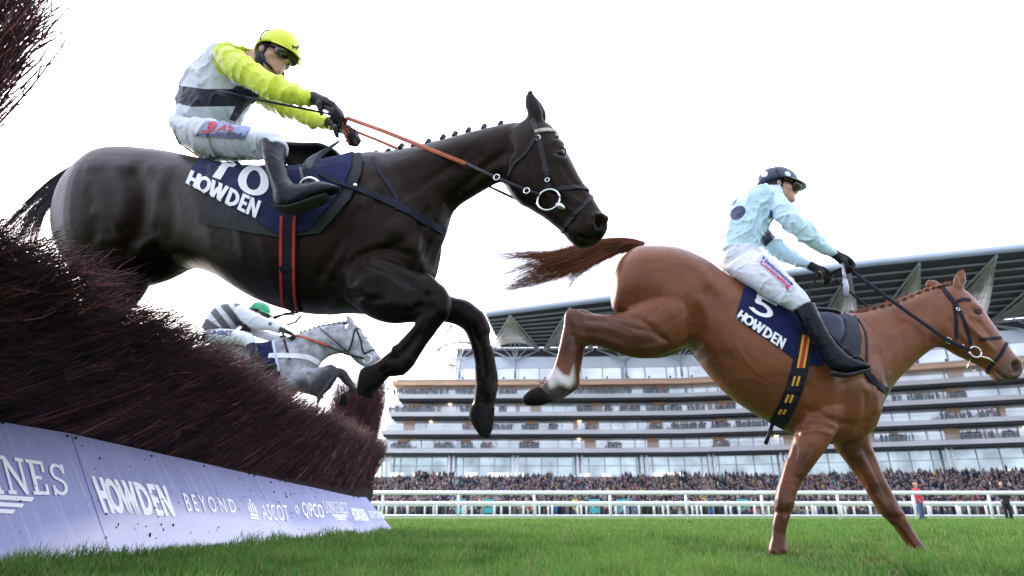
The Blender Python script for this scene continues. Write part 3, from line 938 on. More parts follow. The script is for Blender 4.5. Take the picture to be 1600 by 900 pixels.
# ============================================================ running rails
def running_rail(Y, x0, x1, sp, top, mid, low, pr, rr, lab, group, dbl=0.0, phase=0.0, tilt=0.0):
    t = thing('running_rail', lab, 'railing', (0, Y, 0), group)
    b = MB(); b.tube([(x0, Y, top), (x1, Y, top)], rr, 12); b.build('top_rail', M_rail, t, True)
    if mid is not None:
        b = MB(); b.tube([(x0, Y + .02, mid), (x1, Y + .02, mid)], rr * 0.8, 10); b.build('middle_rail', M_rail, t, True)
    if low is not None:
        b = MB(); b.tube([(x0, Y + .01, low), (x1, Y + .01, low)], rr * 0.55, 8); b.build('lower_rail', M_rail, t, True)
    x = x0 + phase
    me = None
    while x < x1:
        for k in ((0, dbl) if dbl else (0,)):
            if me is None:
                b = MB(); b.tube([(0, 0.05, 0), (0, 0.02, top * 0.6), (0, 0, top - rr * 0.5)], pr, 10)
                o = b.build('post', M_rail, t, True); me = o.data
            else:
                o = link('post', me, None, t)
            o.location = (x + k, Y, 0)
        x += sp
    return t
running_rail(28, -9.0, 30, 3.3, 1.12, None, None, 0.055, 0.085, 'nearest white plastic running rail with thick round top rail', None, phase=3.37)
running_rail(57, -20, 62, 2.55, 1.17, None, 0.14, 0.1, 0.15, 'second white rail beyond the turf, square to the crowd', None, phase=0.6)
running_rail(66, -22, 72, 3.9, 1.15, None, None, 0.1, 0.13, 'third white rail with paired posts close to the crowd', None, dbl=0.9, phase=1.4)
# ============================================================ grandstand
FX = [-33, 0, 20, 41, 66, 89, 110, 125, 150]; FY = [150, 149.5, 149.2, 148, 141.5, 133, 124.5, 117, 104]
def fac(x): 
    return float(np.interp(x, FX, FY))
def fpath(x0, x1, off=0.0, step=3.0):
    """points along the curved front, pushed out towards the course by off"""
    n = max(2, int((x1 - x0) / step)); out = []
    for x in np.linspace(x0, x1, n):
        t = Vector((1, (fac(x + 4) - fac(x - 4)) / 8, 0)).normalized(); nn = Vector((t.y, -t.x, 0))
        out.append(Vector((x, fac(x), 0)) + nn * off)
    return out
def sweep(x0, x1, off0, off1, z0, z1, step=3.0):
    """a curved slab between two offsets and two heights"""
    A = fpath(x0, x1, off0, step); B = fpath(x0, x1, off1, step); v = []; f = []
    for a, b in zip(A, B): v += [(a.x, a.y, z0), (b.x, b.y, z0), (b.x, b.y, z1), (a.x, a.y, z1)]
    n = len(A)
    for i in range(n - 1):
        for k in range(4): f.append((i * 4 + k, i * 4 + (k + 1) % 4, i * 4 + 4 + (k + 1) % 4, i * 4 + 4 + k))
    f += [(0, 1, 2, 3), tuple((n - 1) * 4 + k for k in (3, 2, 1, 0))]
    return v, f
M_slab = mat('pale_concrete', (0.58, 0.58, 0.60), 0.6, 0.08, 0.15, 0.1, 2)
M_plain_dark = mat('plain_dark', (0.05, 0.048, 0.055), 0.8)
M_wood = mat('timber_panel', (0.68, 0.44, 0.30), 0.55, 0.12, 0.3, stretch=(1, 1, 8))
M_win = mat('window_glass', (0.82, 0.86, 0.9), 0.05, 0.2, 0.22, spec=0.9, metal=0.3)
M_room = mat('room_glass', (0.46, 0.55, 0.56), 0.08, 0.35, 0.2, spec=0.8, metal=0.55)
M_bal = mat('balustrade_glass', (0.36, 0.47, 0.5), 0.08, 0.1, 0.3, spec=0.8, metal=0.0, alpha=0.14)
M_frame = mat('steel_frame', (0.42, 0.44, 0.5), 0.4, 0.05, 1)
M_up = mat('upper_cladding', (0.62, 0.68, 0.78), 0.35, 0.05, 0.2, metal=0.2)
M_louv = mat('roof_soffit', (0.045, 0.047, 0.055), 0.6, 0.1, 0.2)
M_slat = mat('soffit_slats', (0.26, 0.27, 0.30), 0.5, 0.05, 1)
M_sail = mat('sail_fabric', (0.9, 0.86, 0.76), 0.6, 0.04, 0.4)
nt = M_sail.node_tree; tr_ = _n(nt, 'ShaderNodeBsdfTranslucent'); tr_.inputs[0].default_value = (0.93, 0.91, 0.84, 1)
mx_ = _n(nt, 'ShaderNodeMixShader'); mx_.inputs[0].default_value = 0.85
nt.links.new(nt.nodes['Principled BSDF'].outputs[0], mx_.inputs[1]); nt.links.new(tr_.outputs[0], mx_.inputs[2]); nt.links.new(mx_.outputs[0], nt.nodes['Material Output'].inputs[0])
M_edge = mat('roof_edge', (0.42, 0.47, 0.6), 0.35, 0.04, 0.4, metal=0.3)
M_lamp = mat('ceiling_lamp', (1.0, 0.72, 0.36), 0.5, emit=3.0)
M_step = mat('terrace_concrete', (0.2, 0.2, 0.21), 0.85, 0.15, 0.5)
gs = thing('grandstand', 'long curved grandstand with five balconies and a swept roof of pale sails', 'grandstand', (40, 150, 0))
XL, XR = -30, 138
LV = [14.1, 18.3, 22.5, 26.7]
left = [-32.5, -30.6, -29, -27.4]
for lv, xl in zip(LV, left):
    v, f = sweep(xl, XR, 4.2, -6, lv - 0.35, lv + 0.35); MB().add(v, f).build('balcony_slab', M_slab, gs)
    v, f = sweep(xl, XR, 4.6, 4.15, lv - 0.45, lv + 0.5); MB().add(v, f).build('balcony_fascia', M_slab, gs)
    v, f = sweep(xl + .3, XR, 4.1, -5.5, lv - 0.95, lv - 0.36); MB().add(v, f).build('painted_slab_shade', M_plain_dark, gs)  # dark-coloured strip standing in for the shade beneath the slab
    v, f = sweep(xl, XR, 4.42, 4.37, lv + 0.5, lv + 1.5); MB().add(v, f).build('glass_balustrade', M_bal, gs)
    v, f = sweep(xl, XR, 4.46, 4.34, lv + 1.5, lv + 1.56); MB().add(v, f).build('handrail', M_frame, gs)
    # room fronts: timber piers and window bands
    v, f = sweep(xl, XR, -0.2, -0.6, lv + 0.35, lv + 3.3); MB().add(v, f).build('window_band', M_win, gs)
px_ok = lambda x: True
pier_b = MB(); mull = MB(); lamp_b = MB()
k = 0
for li, lv in enumerate(LV):
    x = -26.0 + (1.0 * li)
    while x < XR - 3:
        for dx, wd in ((0, 2.6), ):
            t = Vector((1, (fac(x + 4) - fac(x - 4)) / 8, 0)).normalized(); nn = Vector((t.y, -t.x, 0))
            c = Vector((x + dx, fac(x + dx), lv + 1.8)) + nn * 0.0
            pier_b.box(c, (wd, 0.6, 3.0), math.atan2(t.y, t.x))
            for mx in (4.2, 7.3, 10.6, 13.0):
                if rng.random() < 0.8 and px_ok(x + mx):
                    c2 = Vector((x + mx, fac(x + mx), lv + 1.8)) + nn * -0.1
                    mull.box(c2, (0.14, 0.5, 3.0), math.atan2(t.y, t.x))
            if rng.random() < 0.28:
                xx = x + rng.uniform(3, 12); c3 = Vector((xx, fac(xx), lv + 1.75)) + nn * 0.05
                pier_b.box(c3, (1.0, 0.5, 2.9), math.atan2(t.y, t.x))
            for _ in range(2):
                if rng.random() < 0.16:
                    xx = x + rng.uniform(3, 13); c3 = Vector((xx, fac(xx), lv + 3.02)) + nn * 0.6
                    MB().ball(c3, (rng.uniform(0.3, 0.6), 0.25, 0.09), 10, 6).build('ceiling_lamp', M_lamp, gs)
        x += 14.9
    # long fascia under each slab's soffit in front of the rooms
tag(pier_b.build('timber_piers', M_wood, gs), kind='stuff'); mull.build('window_mullions', M_frame, gs)
# top fascia and glazed upper storey
v, f = sweep(-29, XR, 3.4, -4, 29.7, 30.75); MB().add(v, f).build('timber_fascia', M_wood, gs)
v, f = sweep(-28, XR, 3.6, -4, 30.78, 31.0); MB().add(v, f).build('parapet', M_slab, gs)
v, f = sweep(-14, XR, 0.5, 0.0, 31.0, 34.4); MB().add(v, f).build('upper_glazing', M_win, gs)
v, f = sweep(-14, XR, 0.8, -0.2, 34.4, 37.2); MB().add(v, f).build('upper_cladding', M_up, gs)
v, f = sweep(-14, XR, -0.6, -3.0, 37.2, 39.9); MB().add(v, f).build('roof_void', M_plain_dark, gs)
b = MB()
for x in np.arange(-14, XR, 5.2):
    b.box((x, fac(x) - 0.6, 32.7), (0.16, 0.5, 3.4))
b.build('upper_mullions', M_frame, gs)
b = MB()
me_f = None
for x in np.arange(-27, XR, 5.0):
    if me_f is None:
        o = MB().ball((0, 0, 0), 0.26, 8, 6).build('floodlight', M_plain_dark, gs); me_f = o.data
    else: o = link('floodlight', me_f, None, gs)
    o.location = (x, fac(x) - 3.9, 31.25)
# ground storey: tall glass wall, paired columns
v, f = sweep(-31, XR, 0.6, 0.0, 4.0, 13.2); MB().add(v, f).build('glass_wall', M_room, gs)
b = MB(); x = -28.8; cols = []
for x in np.arange(-29.0, XR, 14.9):
    for dx in (-0.55, 0.55):
        b = MB(); b.tube([(x + dx, fac(x) - 3.2, 3.0), (x + dx, fac(x) - 3.2, 13.2)], 0.26, 12); b.build('column', M_rail, gs, True)
b = MB()
for x in np.arange(-30, XR, 3.7): b.box((x, fac(x) - 0.7, 8.6), (0.16, 0.3, 9.2))
for zz in (10.9,): 
    v, f = sweep(-31, XR, 0.8, 0.6, zz, zz + 0.12); b.add(v, f)
b.build('glazing_bars', M_frame, gs)
b = MB()
DW = mat('lit_doorway', (0.85, 0.84, 0.74), 0.3, 0.1, 1, emit=0.35)
for k_ in range(34):
    x = rng.uniform(-8, XR); MB().box((x, fac(x) - 0.75, rng.uniform(6.8, 8.6)), (rng.uniform(1.2, 3.4), 0.1, rng.uniform(1.0, 2.4))).build('lit_doorway', DW, gs)
for xa, wd in ((-27, 3.2), (-22, 2.6), (-15.5, 4.4), (-9.6, 3.0), (-4, 3.4), (1.5, 2.6), (37, 5)): MB().box((xa, fac(xa) - 0.8, 8.1), (wd, 0.1, 2.6)).build('lit_doorway', DW, gs)

# roof: dark slatted soffit from the rear line out to the swept front edge
EX = [-22, -15, -6, 21, 45, 67, 91, 103, 125]; 
ED = [146, 142, 136.5, 125.5, 114, 105.5, 98.3, 95.2, 90]; EH = 44.0
def edge_y(x): return float(np.interp(x, EX, ED))
def soffit(u, x):
    """u 0 = front edge, 1 = rear line on the facade; returns a point"""
    e = Vector((x, edge_y(x), EH)); nrm = (fac(x + 4) - fac(x - 4)) / 8
    xb = x + (fac(x) - e.y) * (-nrm) * 0.9 + 3.0
    r = Vector((xb, fac(xb) + 0.3, 40.0))
    return e * (1 - u) + r * u
NX = [-19.5, -6, 7.5, 21, 34, 47, 59, 70.5, 81.5, 92.5, 103.5, 114.5, 125]
AX = [-15, -0.4, 13, 24.5, 35, 43.5, 53, 64, 75, 86.6, 98, 109]
def in_sail(p):
    for i, ax in enumerate(AX):
        A = np.array([ax, edge_y(ax) + 5.5]); B = np.array([NX[i] + 4.0, fac(NX[i]) - 2.5]); C = np.array([NX[i + 1] - 1.8, fac(NX[i + 1]) - 1.0])
        q = np.array([p.x, p.y]); cr = lambda a, b_: (b_[0] - a[0]) * (q[1] - a[1]) - (b_[1] - a[1]) * (q[0] - a[0])
        G = (A * 1.3 + B + C) / 3.3; A, B, C = [G + (k_ - G) * 0.93 + np.array([2.0 * min(1, max(0, ax) / 80), -0.5]) for k_ in (A, B, C)]
        d = (cr(A, B), cr(B, C), cr(C, A))
        if all(x > 0 for x in d) or all(x < 0 for x in d): return True
    return False
xs = np.linspace(-6.0, 122, 200); us = np.linspace(0, 1, 40)
V = []; F2 = []; nu = len(us)
for x in xs:
    for u in us: V.append(soffit(u, x))
for x in xs:
    for u in us: V.append(soffit(u, x) + Vector((0, 0, 1.2 + 3.2 * u)))
nb_ = len(xs) * nu
keep = {}
for i in range(len(xs) - 1):
    for k in range(nu - 1):
        c = (V[i * nu + k] + V[(i + 1) * nu + k + 1]) / 2; keep[(i, k)] = not in_sail(c)
def side(a, b_): F2.append((a, b_, b_ + nb_, a + nb_))
for (i, k), on in keep.items():
    if not on: continue
    a, b_, c, d = i * nu + k, (i + 1) * nu + k, (i + 1) * nu + k + 1, i * nu + k + 1
    F2.append((a, d, c, b_)); F2.append((a + nb_, b_ + nb_, c + nb_, d + nb_))
    if not keep.get((i, k - 1)): side(a, b_)
    if not keep.get((i + 1, k)): side(b_, c)
    if not keep.get((i, k + 1)): side(c, d)
    if not keep.get((i - 1, k)): side(d, a)
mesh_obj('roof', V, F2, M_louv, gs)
xs = np.linspace(-6.0, 122, 70)
b = MB(); E = [soffit(0, x) + Vector((0, -0.4, 0.45)) for x in xs]; b.tube(E, 0.75, 8, up=(0, 0, 1)); b.build('roof_edge', M_edge, gs, True)
for u in np.linspace(0.1, 0.95, 9):
    b = MB(); Pp = [soffit(u, x) + Vector((0, 0, -0.25)) for x in xs]
    b.tube(Pp, 0.22, 4, up=(0, 0, 1)); b.build('soffit_slat', M_slat, gs)
# sails with struts and tree columns
NX = [-19.5, -6, 7.5, 21, 34, 47, 59, 70.5, 81.5, 92.5, 103.5, 114.5, 125]
AX = [-15, -0.4, 13, 24.5, 35, 43.5, 53, 64, 75, 86.6, 98, 109]
def spoke(b, p, q, r): b.tube([tuple(p), tuple(q)], r, 6)
for i, ax in enumerate(AX):
    A = Vector((ax, edge_y(ax) + 0.2, EH - 0.35)); L_ = Vector((NX[i] + .5, fac(NX[i]), 39.3)); Rr = Vector((NX[i + 1] - .5, fac(NX[i + 1]), 39.3))
    s = thing('roof_sail', None, None); del_ = None
    s.parent = gs; s.matrix_parent_inverse = PINV(gs)
    V = []; m_ = 10; rows = 9
    for r in range(rows + 1):
        u = r / rows
        for k in range(m_ + 1):
            w_ = k / m_
            base = L_ * (1 - w_) + Rr * w_
            # the rear edge arches up and inwards
            arch = 4 * w_ * (1 - w_)
            base = base + Vector((0, -4.2 * arch, 0.9 * arch))
            p = A * (1 - u) + base * u
            p = p + Vector((0, 0, -0.8 * math.sin(math.pi * u) - 0.15))
            V.append(p)
    fF = [(r * (m_ + 1) + k, r * (m_ + 1) + k + 1, (r + 1) * (m_ + 1) + k + 1, (r + 1) * (m_ + 1) + k) for r in range(rows) for k in range(m_)]
    nv = len(V); V += [v + Vector((0, 0, 0.12)) for v in V]; fF += [tuple(q + nv for q in reversed(f_)) for f_ in fF]
    mesh_obj('sail', V, fF, M_sail, s)
    b = MB()
    spoke(b, A, L_, 0.2); spoke(b, A, Rr, 0.2)
    rim = [V[rows * (m_ + 1) + k] for k in range(m_ + 1)]; b.tube(rim, 0.22, 6)
    mid = V[rows * (m_ + 1) + m_ // 2]; spoke(b, A + Vector((0, 0, -.4)), mid, 0.13)
    for w_ in (2, 4, 6, 8):
        q = V[rows * (m_ + 1) + w_]
        pp = [V[r * (m_ + 1) + w_] + Vector((0, 0, -0.12)) for r in range(rows // 3, rows + 1)]; b.tube(pp, 0.07, 4)
    for r in (3, 5, 7):
        b.tube([V[r * (m_ + 1) + k] + Vector((0, 0, -.12)) for k in range(m_ + 1)], 0.055, 4)
    b.build('sail_frame', M_frame, s)
    b = MB(); node = Vector(((L_.x + Rr.x) / 2, (L_.y + Rr.y) / 2 - 4.4, 35.4))
    for w_ in (0, 2, 4, 5, 6, 8, 10): spoke(b, node, V[rows * (m_ + 1) + w_], 0.15 if w_ in (0, 10) else 0.1)
    spoke(b, node + Vector((0, 1.2, -.2)), L_ + Vector((0, 1.5, .4)), .12); spoke(b, node + Vector((0, 1.2, -.2)), Rr + Vector((0, 1.5, .4)), .12)
    spoke(b, L_, Rr, 0.12)
    b.build('strut', M_frame, s)
    b = MB(); b.tube([node + Vector((0, 0, .3)), Vector((node.x, node.y, 31.0))], 0.3, 10); b.build('tree_column', M_edge, s, True)
    for k in ('label', 'category'):
        if k in s: del s[k]
# smaller canopy at the far left end, seen behind the first sail
b = MB()
cx, cy, cz = -10.5, 158, 37.5
P8 = [Vector((cx + 7 * math.cos(a), cy + 5 * math.sin(a), cz + 0.6 * math.cos(a))) for a in np.linspace(0, 2 * math.pi, 13)]
b.tube(P8, 0.15, 5)
for p in P8[:12]: spoke(b, p, Vector((cx, cy, 33.6)), 0.09); spoke(b, p, Vector((cx, cy, cz + 2.2)), 0.09)
b.tube([(cx, cy, 28.0), (cx, cy, 33.8)], 0.28, 8)
for dx in (-5.0, -2.5): b.tube([(cx + dx, cy - 3, 30.8), (cx + dx, cy - 3, 36.8)], 0.16, 8)
spoke(b, Vector((cx - 6, cy - 2, 36.8)), Vector((cx + 9, cy - 2, 36.2)), 0.3)
b.build('end_canopy_frame', M_frame, gs)
V = [Vector((cx, cy, cz + 2.3))] + P8[:12]
o = mesh_obj('end_canopy_sail', V, [(0, i + 1, (i + 1) % 12 + 1) for i in range(12)], M_sail, gs)
md = o.modifiers.new('s', 'SOLIDIFY'); md.thickness = 0.12

# terraces the crowd stands on
tr = MB()
ROWS = 26
def terr(r): return 14.0 + (ROWS - 1 - r) * 1.15, 1.0 + 0.165 * r + 0.0042 * r * r
v0 = []
for r in range(ROWS):
    off, z = terr(r); v, f = sweep(-30, XR, off + 0.6, off - 0.58, z - 0.9, z, 8); tr.add(v, f)
tr.build('crowd_terrace', M_step, gs)
v, f = sweep(-31, XR, 46.5, 43.2, 0.0, 1.9, 8); MB().add(v, f).build('terrace_wall', M_slab, gs)
v, f = sweep(-34, XR, 13.5, -3, 0.0, 4.1, 8); MB().add(v, f).build('podium', M_slab, gs)

# ---- people
PEOPLE_C = [((0.02, 0.022, 0.035), 'black'), ((0.03, 0.04, 0.09), 'navy'), ((0.10, 0.09, 0.09), 'grey'), ((0.16, 0.10, 0.06), 'brown'), ((0.35, 0.05, 0.05), 'red'), ((0.5, 0.48, 0.46), 'pale'), ((0.06, 0.09, 0.05), 'green'), ((0.28, 0.22, 0.18), 'tan')]
def figure(coat, legs, skin, hair, detail=False):
    """a small standing figure facing -Y, 1.72 m, feet at the origin"""
    b = MB(); sg = 8
    for s in (-1, 1):
        b.tube([(0.09 * s, 0, 0.0), (0.09 * s, 0, 0.45), (0.1 * s, 0, 0.9)], [0.06, 0.065, 0.1], sg, legs)
        b.tube([(0.09 * s, -0.1, 0.04), (0.09 * s, 0.04, 0.05)], [0.045, 0.05], 6, (0.02, 0.02, 0.02))
        b.tube([(0.2 * s, 0, 1.4), (0.26 * s, -0.02, 1.12), (0.2 * s, -0.16, 0.98)], [0.07, 0.06, 0.045], sg, coat)
        b.ball((0.18 * s, -0.2, 0.98), 0.045, 6, 5, skin)
    b.tube([(0, 0, 0.72), (0, 0, 1.0), (0, 0.0, 1.25), (0, 0.01, 1.42), (0, 0.01, 1.48)], [0.19, 0.19, 0.21, 0.17, 0.07], 10, coat, flat=0.65, up=(0, 1, 0))
    b.tube([(0, 0, 1.45), (0, -0.01, 1.56)], [0.06, 0.055], 6, skin)
    b.ball((0, -0.015, 1.63), (0.08, 0.1, 0.12), 10, 8, skin)
    b.ball((0, 0.015, 1.665), (0.088, 0.1, 0.105), 10, 8, hair)
    return b
M_person = mat('people_cloth', (1, 1, 1), 0.8, 0.1, 3, attr='tint')
SK = [(0.42, 0.29, 0.24), (0.45, 0.33, 0.28), (0.25, 0.16, 0.12)]
HR = [(0.03, 0.02, 0.015), (0.12, 0.08, 0.05), (0.25, 0.2, 0.15), (0.02, 0.02, 0.03)]
protos = {}
for i, (c, cn) in enumerate(PEOPLE_C):
    o = figure(c, (0.03, 0.03, 0.045) if i != 4 else (0.1, 0.1, 0.14), SK[i % 3], HR[i % 4]).build('person', M_person, None, True)
    protos[cn] = o.data; me_ = o.data; bpy.data.objects.remove(o)
LVN = ['lowest', 'second', 'third', 'top']
# stretches of each balcony where people stand, from the photograph (px ranges)
ST = {3: [(616, 648), (640, 700), (713, 742), (780, 808), (893, 912), (915, 988), (1005, 1012), (1012, 1044), (1070, 1074)],
      2: [(608, 634), (636, 680), (720, 735), (780, 792), (902, 930), (945, 958), (968, 1000), (1010, 1065), (1075, 1100), (1118, 1150), (1395, 1408), (1418, 1470), (1485, 1510)],
      1: [(725, 733), (770, 800), (816, 842), (858, 872), (915, 932), (1015, 1036), (1050, 1102), (1112, 1140), (1150, 1200), (1470, 1495), (1498, 1514), (1530, 1560)],
      0: [(612, 642), (680, 710), (722, 738), (752, 768), (812, 842), (950, 972), (1115, 1140), (1375, 1425), (1500, 1552), (1565, 1590)]}
def facade_x(px, lv, off):
    X = 0.0
    for _ in range(30):
        q = Vector((X, fac(X) - off, lv + 1.5)); X += (px - project(q)[0]) * 0.14
    return X
def where(px):
    return ('left of the dark horse far foreleg' if px < 745 else 'between the dark foreleg and the chestnut hind hoof' if px < 885 else
            'below the chestnut hind leg' if px < 1010 else 'under the belly of the chestnut horse' if px < 1110 else 'just left of the chestnut girth' if px < 1300 else
            'right of the chestnut chest' if px < 1465 else 'under the head of the chestnut horse')
SPOTS = []
for lv, spans in ST.items():
    for a, c_ in spans:
        x = a
        while x < c_: SPOTS.append((lv, x)); x += rng.uniform(1.3, 3.0)
rng.shuffle(SPOTS); REST = []
npeople = 0
for lv, x in SPOTS:
    lv = int(lv); X = facade_x(x, LV[lv], 3.6)
    pos = (X, fac(X) - rng.uniform(3.4, 4.15), LV[lv] + 0.36)
    if npeople >= 285: REST.append(pos); continue
    cn = ['black', 'navy', 'black', 'grey', 'navy', 'black', 'brown', 'red', 'pale', 'green', 'tan'][int(rng.choice(11, p=[.2, .17, .15, .12, .08, .06, .05, .05, .05, .03, .04]))]
    o = bpy.data.objects.new('person', protos[cn]); COL.objects.link(o)
    o.location = pos; o.rotation_euler = (0, 0, rng.uniform(-0.7, 0.7)); s_ = rng.uniform(1.0, 1.15); o.scale = (s_, s_, s_)
    lab = f'{cn} clad spectator on the {LVN[lv]} balcony, {where(x)}'
    tag(o, lab, 'person', lab.replace('spectator', 'spectators')); npeople += 1
print('people', npeople)
# the packed crowd below, which nobody could count
def crowd(name, lab, place, n_):
    me = protos['black']; base = np.empty(len(me.vertices) * 3, np.float32)
    b = figure((1, 1, 1), (0.4, 0.4, 0.5), (2, 2, 2), (3, 3, 3))
    # low count figure
    lb = MB(); 
    lb.tube([(0, 0, 0.0), (0, 0, 0.85), (0, 0, 1.3), (0, 0, 1.47)], [0.15, 0.17, 0.22, 0.09], 6, (1, 1, 1), flat=0.7, up=(0, 1, 0))
    nb = lb.n
    lb.ball((0, -0.015, 1.6), (0.085, 0.1, 0.125), 6, 5, (2, 2, 2)); nh = lb.n
    lb.ball((0, 0.03, 1.65), (0.088, 0.09, 0.095), 6, 4, (3, 3, 3))
    bv = np.concatenate(lb.v); fc = lb.f
    tri = []
    for f in fc:
        for k in range(1, len(f) - 1): tri.append((f[0], f[k], f[k + 1]))
    tri = np.array(tri); Vv = []; Tt = []; Cc = []
    for i in range(n_):
        X, Y, Z = place(); a = rng.uniform(-0.8, 0.8); s_ = rng.uniform(0.85, 1.14); ca, sa = math.cos(a) * s_, math.sin(a) * s_
        v = np.stack([bv[:, 0] * ca - bv[:, 1] * sa + X, bv[:, 0] * sa + bv[:, 1] * ca + Y, bv[:, 2] * s_ + Z], 1)
        Vv.append(v); Tt.append(tri + i * len(bv))
        coat = np.array(PEOPLE_C[int(rng.choice(8, p=[.38, .28, .14, .06, .02, .05, .03, .04]))][0]) * rng.uniform(0.35, 1.2)
        if rng.random() < 0.03: coat = np.array([(0.02, 0.15, 0.5), (0.6, 0.35, 0.05), (0.6, 0.1, 0.25), (0.1, 0.4, 0.45)][rng.integers(4)])
        c = np.ones((len(bv), 4)); c[:nb, :3] = coat; c[nb:nh, :3] = SK[rng.integers(3)]; c[nh:, :3] = np.array(HR[rng.integers(4)]) if rng.random() < .85 else coat
        Cc.append(c)
    o = fast_mesh(name, np.concatenate(Vv), np.concatenate(Tt), M_person, tint=np.concatenate(Cc), nside=3)
    return tag(o, lab, 'crowd', kind='stuff')
_r = iter(REST)
crowd('balcony_crowd', 'remaining far-off spectators packed along the grandstand balconies', lambda: next(_r), len(REST)) if REST else None
def place_terr():
    X = rng.uniform(-29, XR - 3); r = rng.integers(0, ROWS)
    # uneven top edge of the throng
    top = ROWS * (0.84 + 0.2 * mnoise.noise(Vector((X * 0.09, 3, 0))) + 0.1 * mnoise.noise(Vector((X * 0.35, 8, 0))))
    while r > top or mnoise.noise(Vector((X * 0.5, float(r) * 0.35, 2))) < -0.28: X = rng.uniform(-29, XR - 3); r = rng.integers(0, ROWS); top = ROWS * (0.84 + 0.2 * mnoise.noise(Vector((X * 0.09, 3, 0))) + 0.14 * mnoise.noise(Vector((X * 0.35, 8, 0))))
    off, z = terr(r); t = fpath(X, X + 0.01, off, 1)[0]
    return t.x, t.y + rng.uniform(-.3, .3), z
crowd('terrace_crowd', 'packed dark-coated crowd on the terrace steps in front of the glass wall', place_terr, 7800)
def place_lawn():
    X = rng.uniform(-32, 100); 
    Y = rng.uniform(76, 98)
    return X, Y, 0.0
crowd('lawn_crowd', 'dense crowd on the lawn behind the white rails', place_lawn, 2300)
def place_sit():
    X = rng.uniform(-24, 75)
    while mnoise.noise(Vector((X * 0.3, 0, 0))) < -0.05: X = rng.uniform(-24, 75)
    return X, rng.uniform(69, 73), -0.75
crowd('seated_crowd', 'front row of spectators sitting low on the grass behind the rails', place_sit, 220)
# turquoise and blue betting boards among the lawn crowd
M_tq = mat('turquoise_panel', (0.05, 0.42, 0.45), 0.5); M_bl = mat('blue_panel', (0.03, 0.08, 0.35), 0.5); M_yl = mat('yellow_panel', (0.7, 0.5, 0.05), 0.5)
for px, wd, mm, cn, lab in ((719, 34, M_tq, 1, 'turquoise notice board leftmost behind the rails'), (763, 34, M_tq, 1, 'turquoise notice board second from the left behind the rails'), (899, 12, M_yl, 0, 'yellow upright panel behind the rails under the chestnut horse hind hoof'),
                       (929, 34, M_tq, 1, 'turquoise notice board right of the yellow panel behind the rails'), (974, 38, M_tq, 1, 'turquoise notice board beside the blue panel behind the rails'), (991, 10, M_bl, 0, 'blue panel behind the rails next to a turquoise board'),
                       (1111, 9, M_bl, 0, 'blue panel standing alone in the lawn crowd'), (1162, 40, M_tq, 1, 'turquoise notice board just left of the chestnut horse foreleg')):
    Yb = 75.0; p = at_y(px, 796, Yb)
    t = thing('notice_board', lab, 'sign', (p.x, Yb, 0), 'coloured boards among the lawn crowd')
    w_ = wd / 950 * Yb * 0.34 + 0.2
    b = MB(); b.box((p.x, Yb, 1.55), (w_, 0.08, 0.75)); b.box((p.x, Yb, 0.7), (w_ * 0.9, 0.07, 0.62)); b.build('panel', mm, t)
    b = MB()
    for s in (-1, 1): b.tube([(p.x + s * w_ * .52, Yb + .06, 0), (p.x + s * w_ * .52, Yb + .06, 1.95)], 0.035, 8)
    b.build('frame', M_frame, t)
    if cn:
        b = MB(); b.box((p.x, Yb - 0.05, 1.58), (w_ * 0.8, 0.02, 0.14)); b.build('white_band', M_white, t)
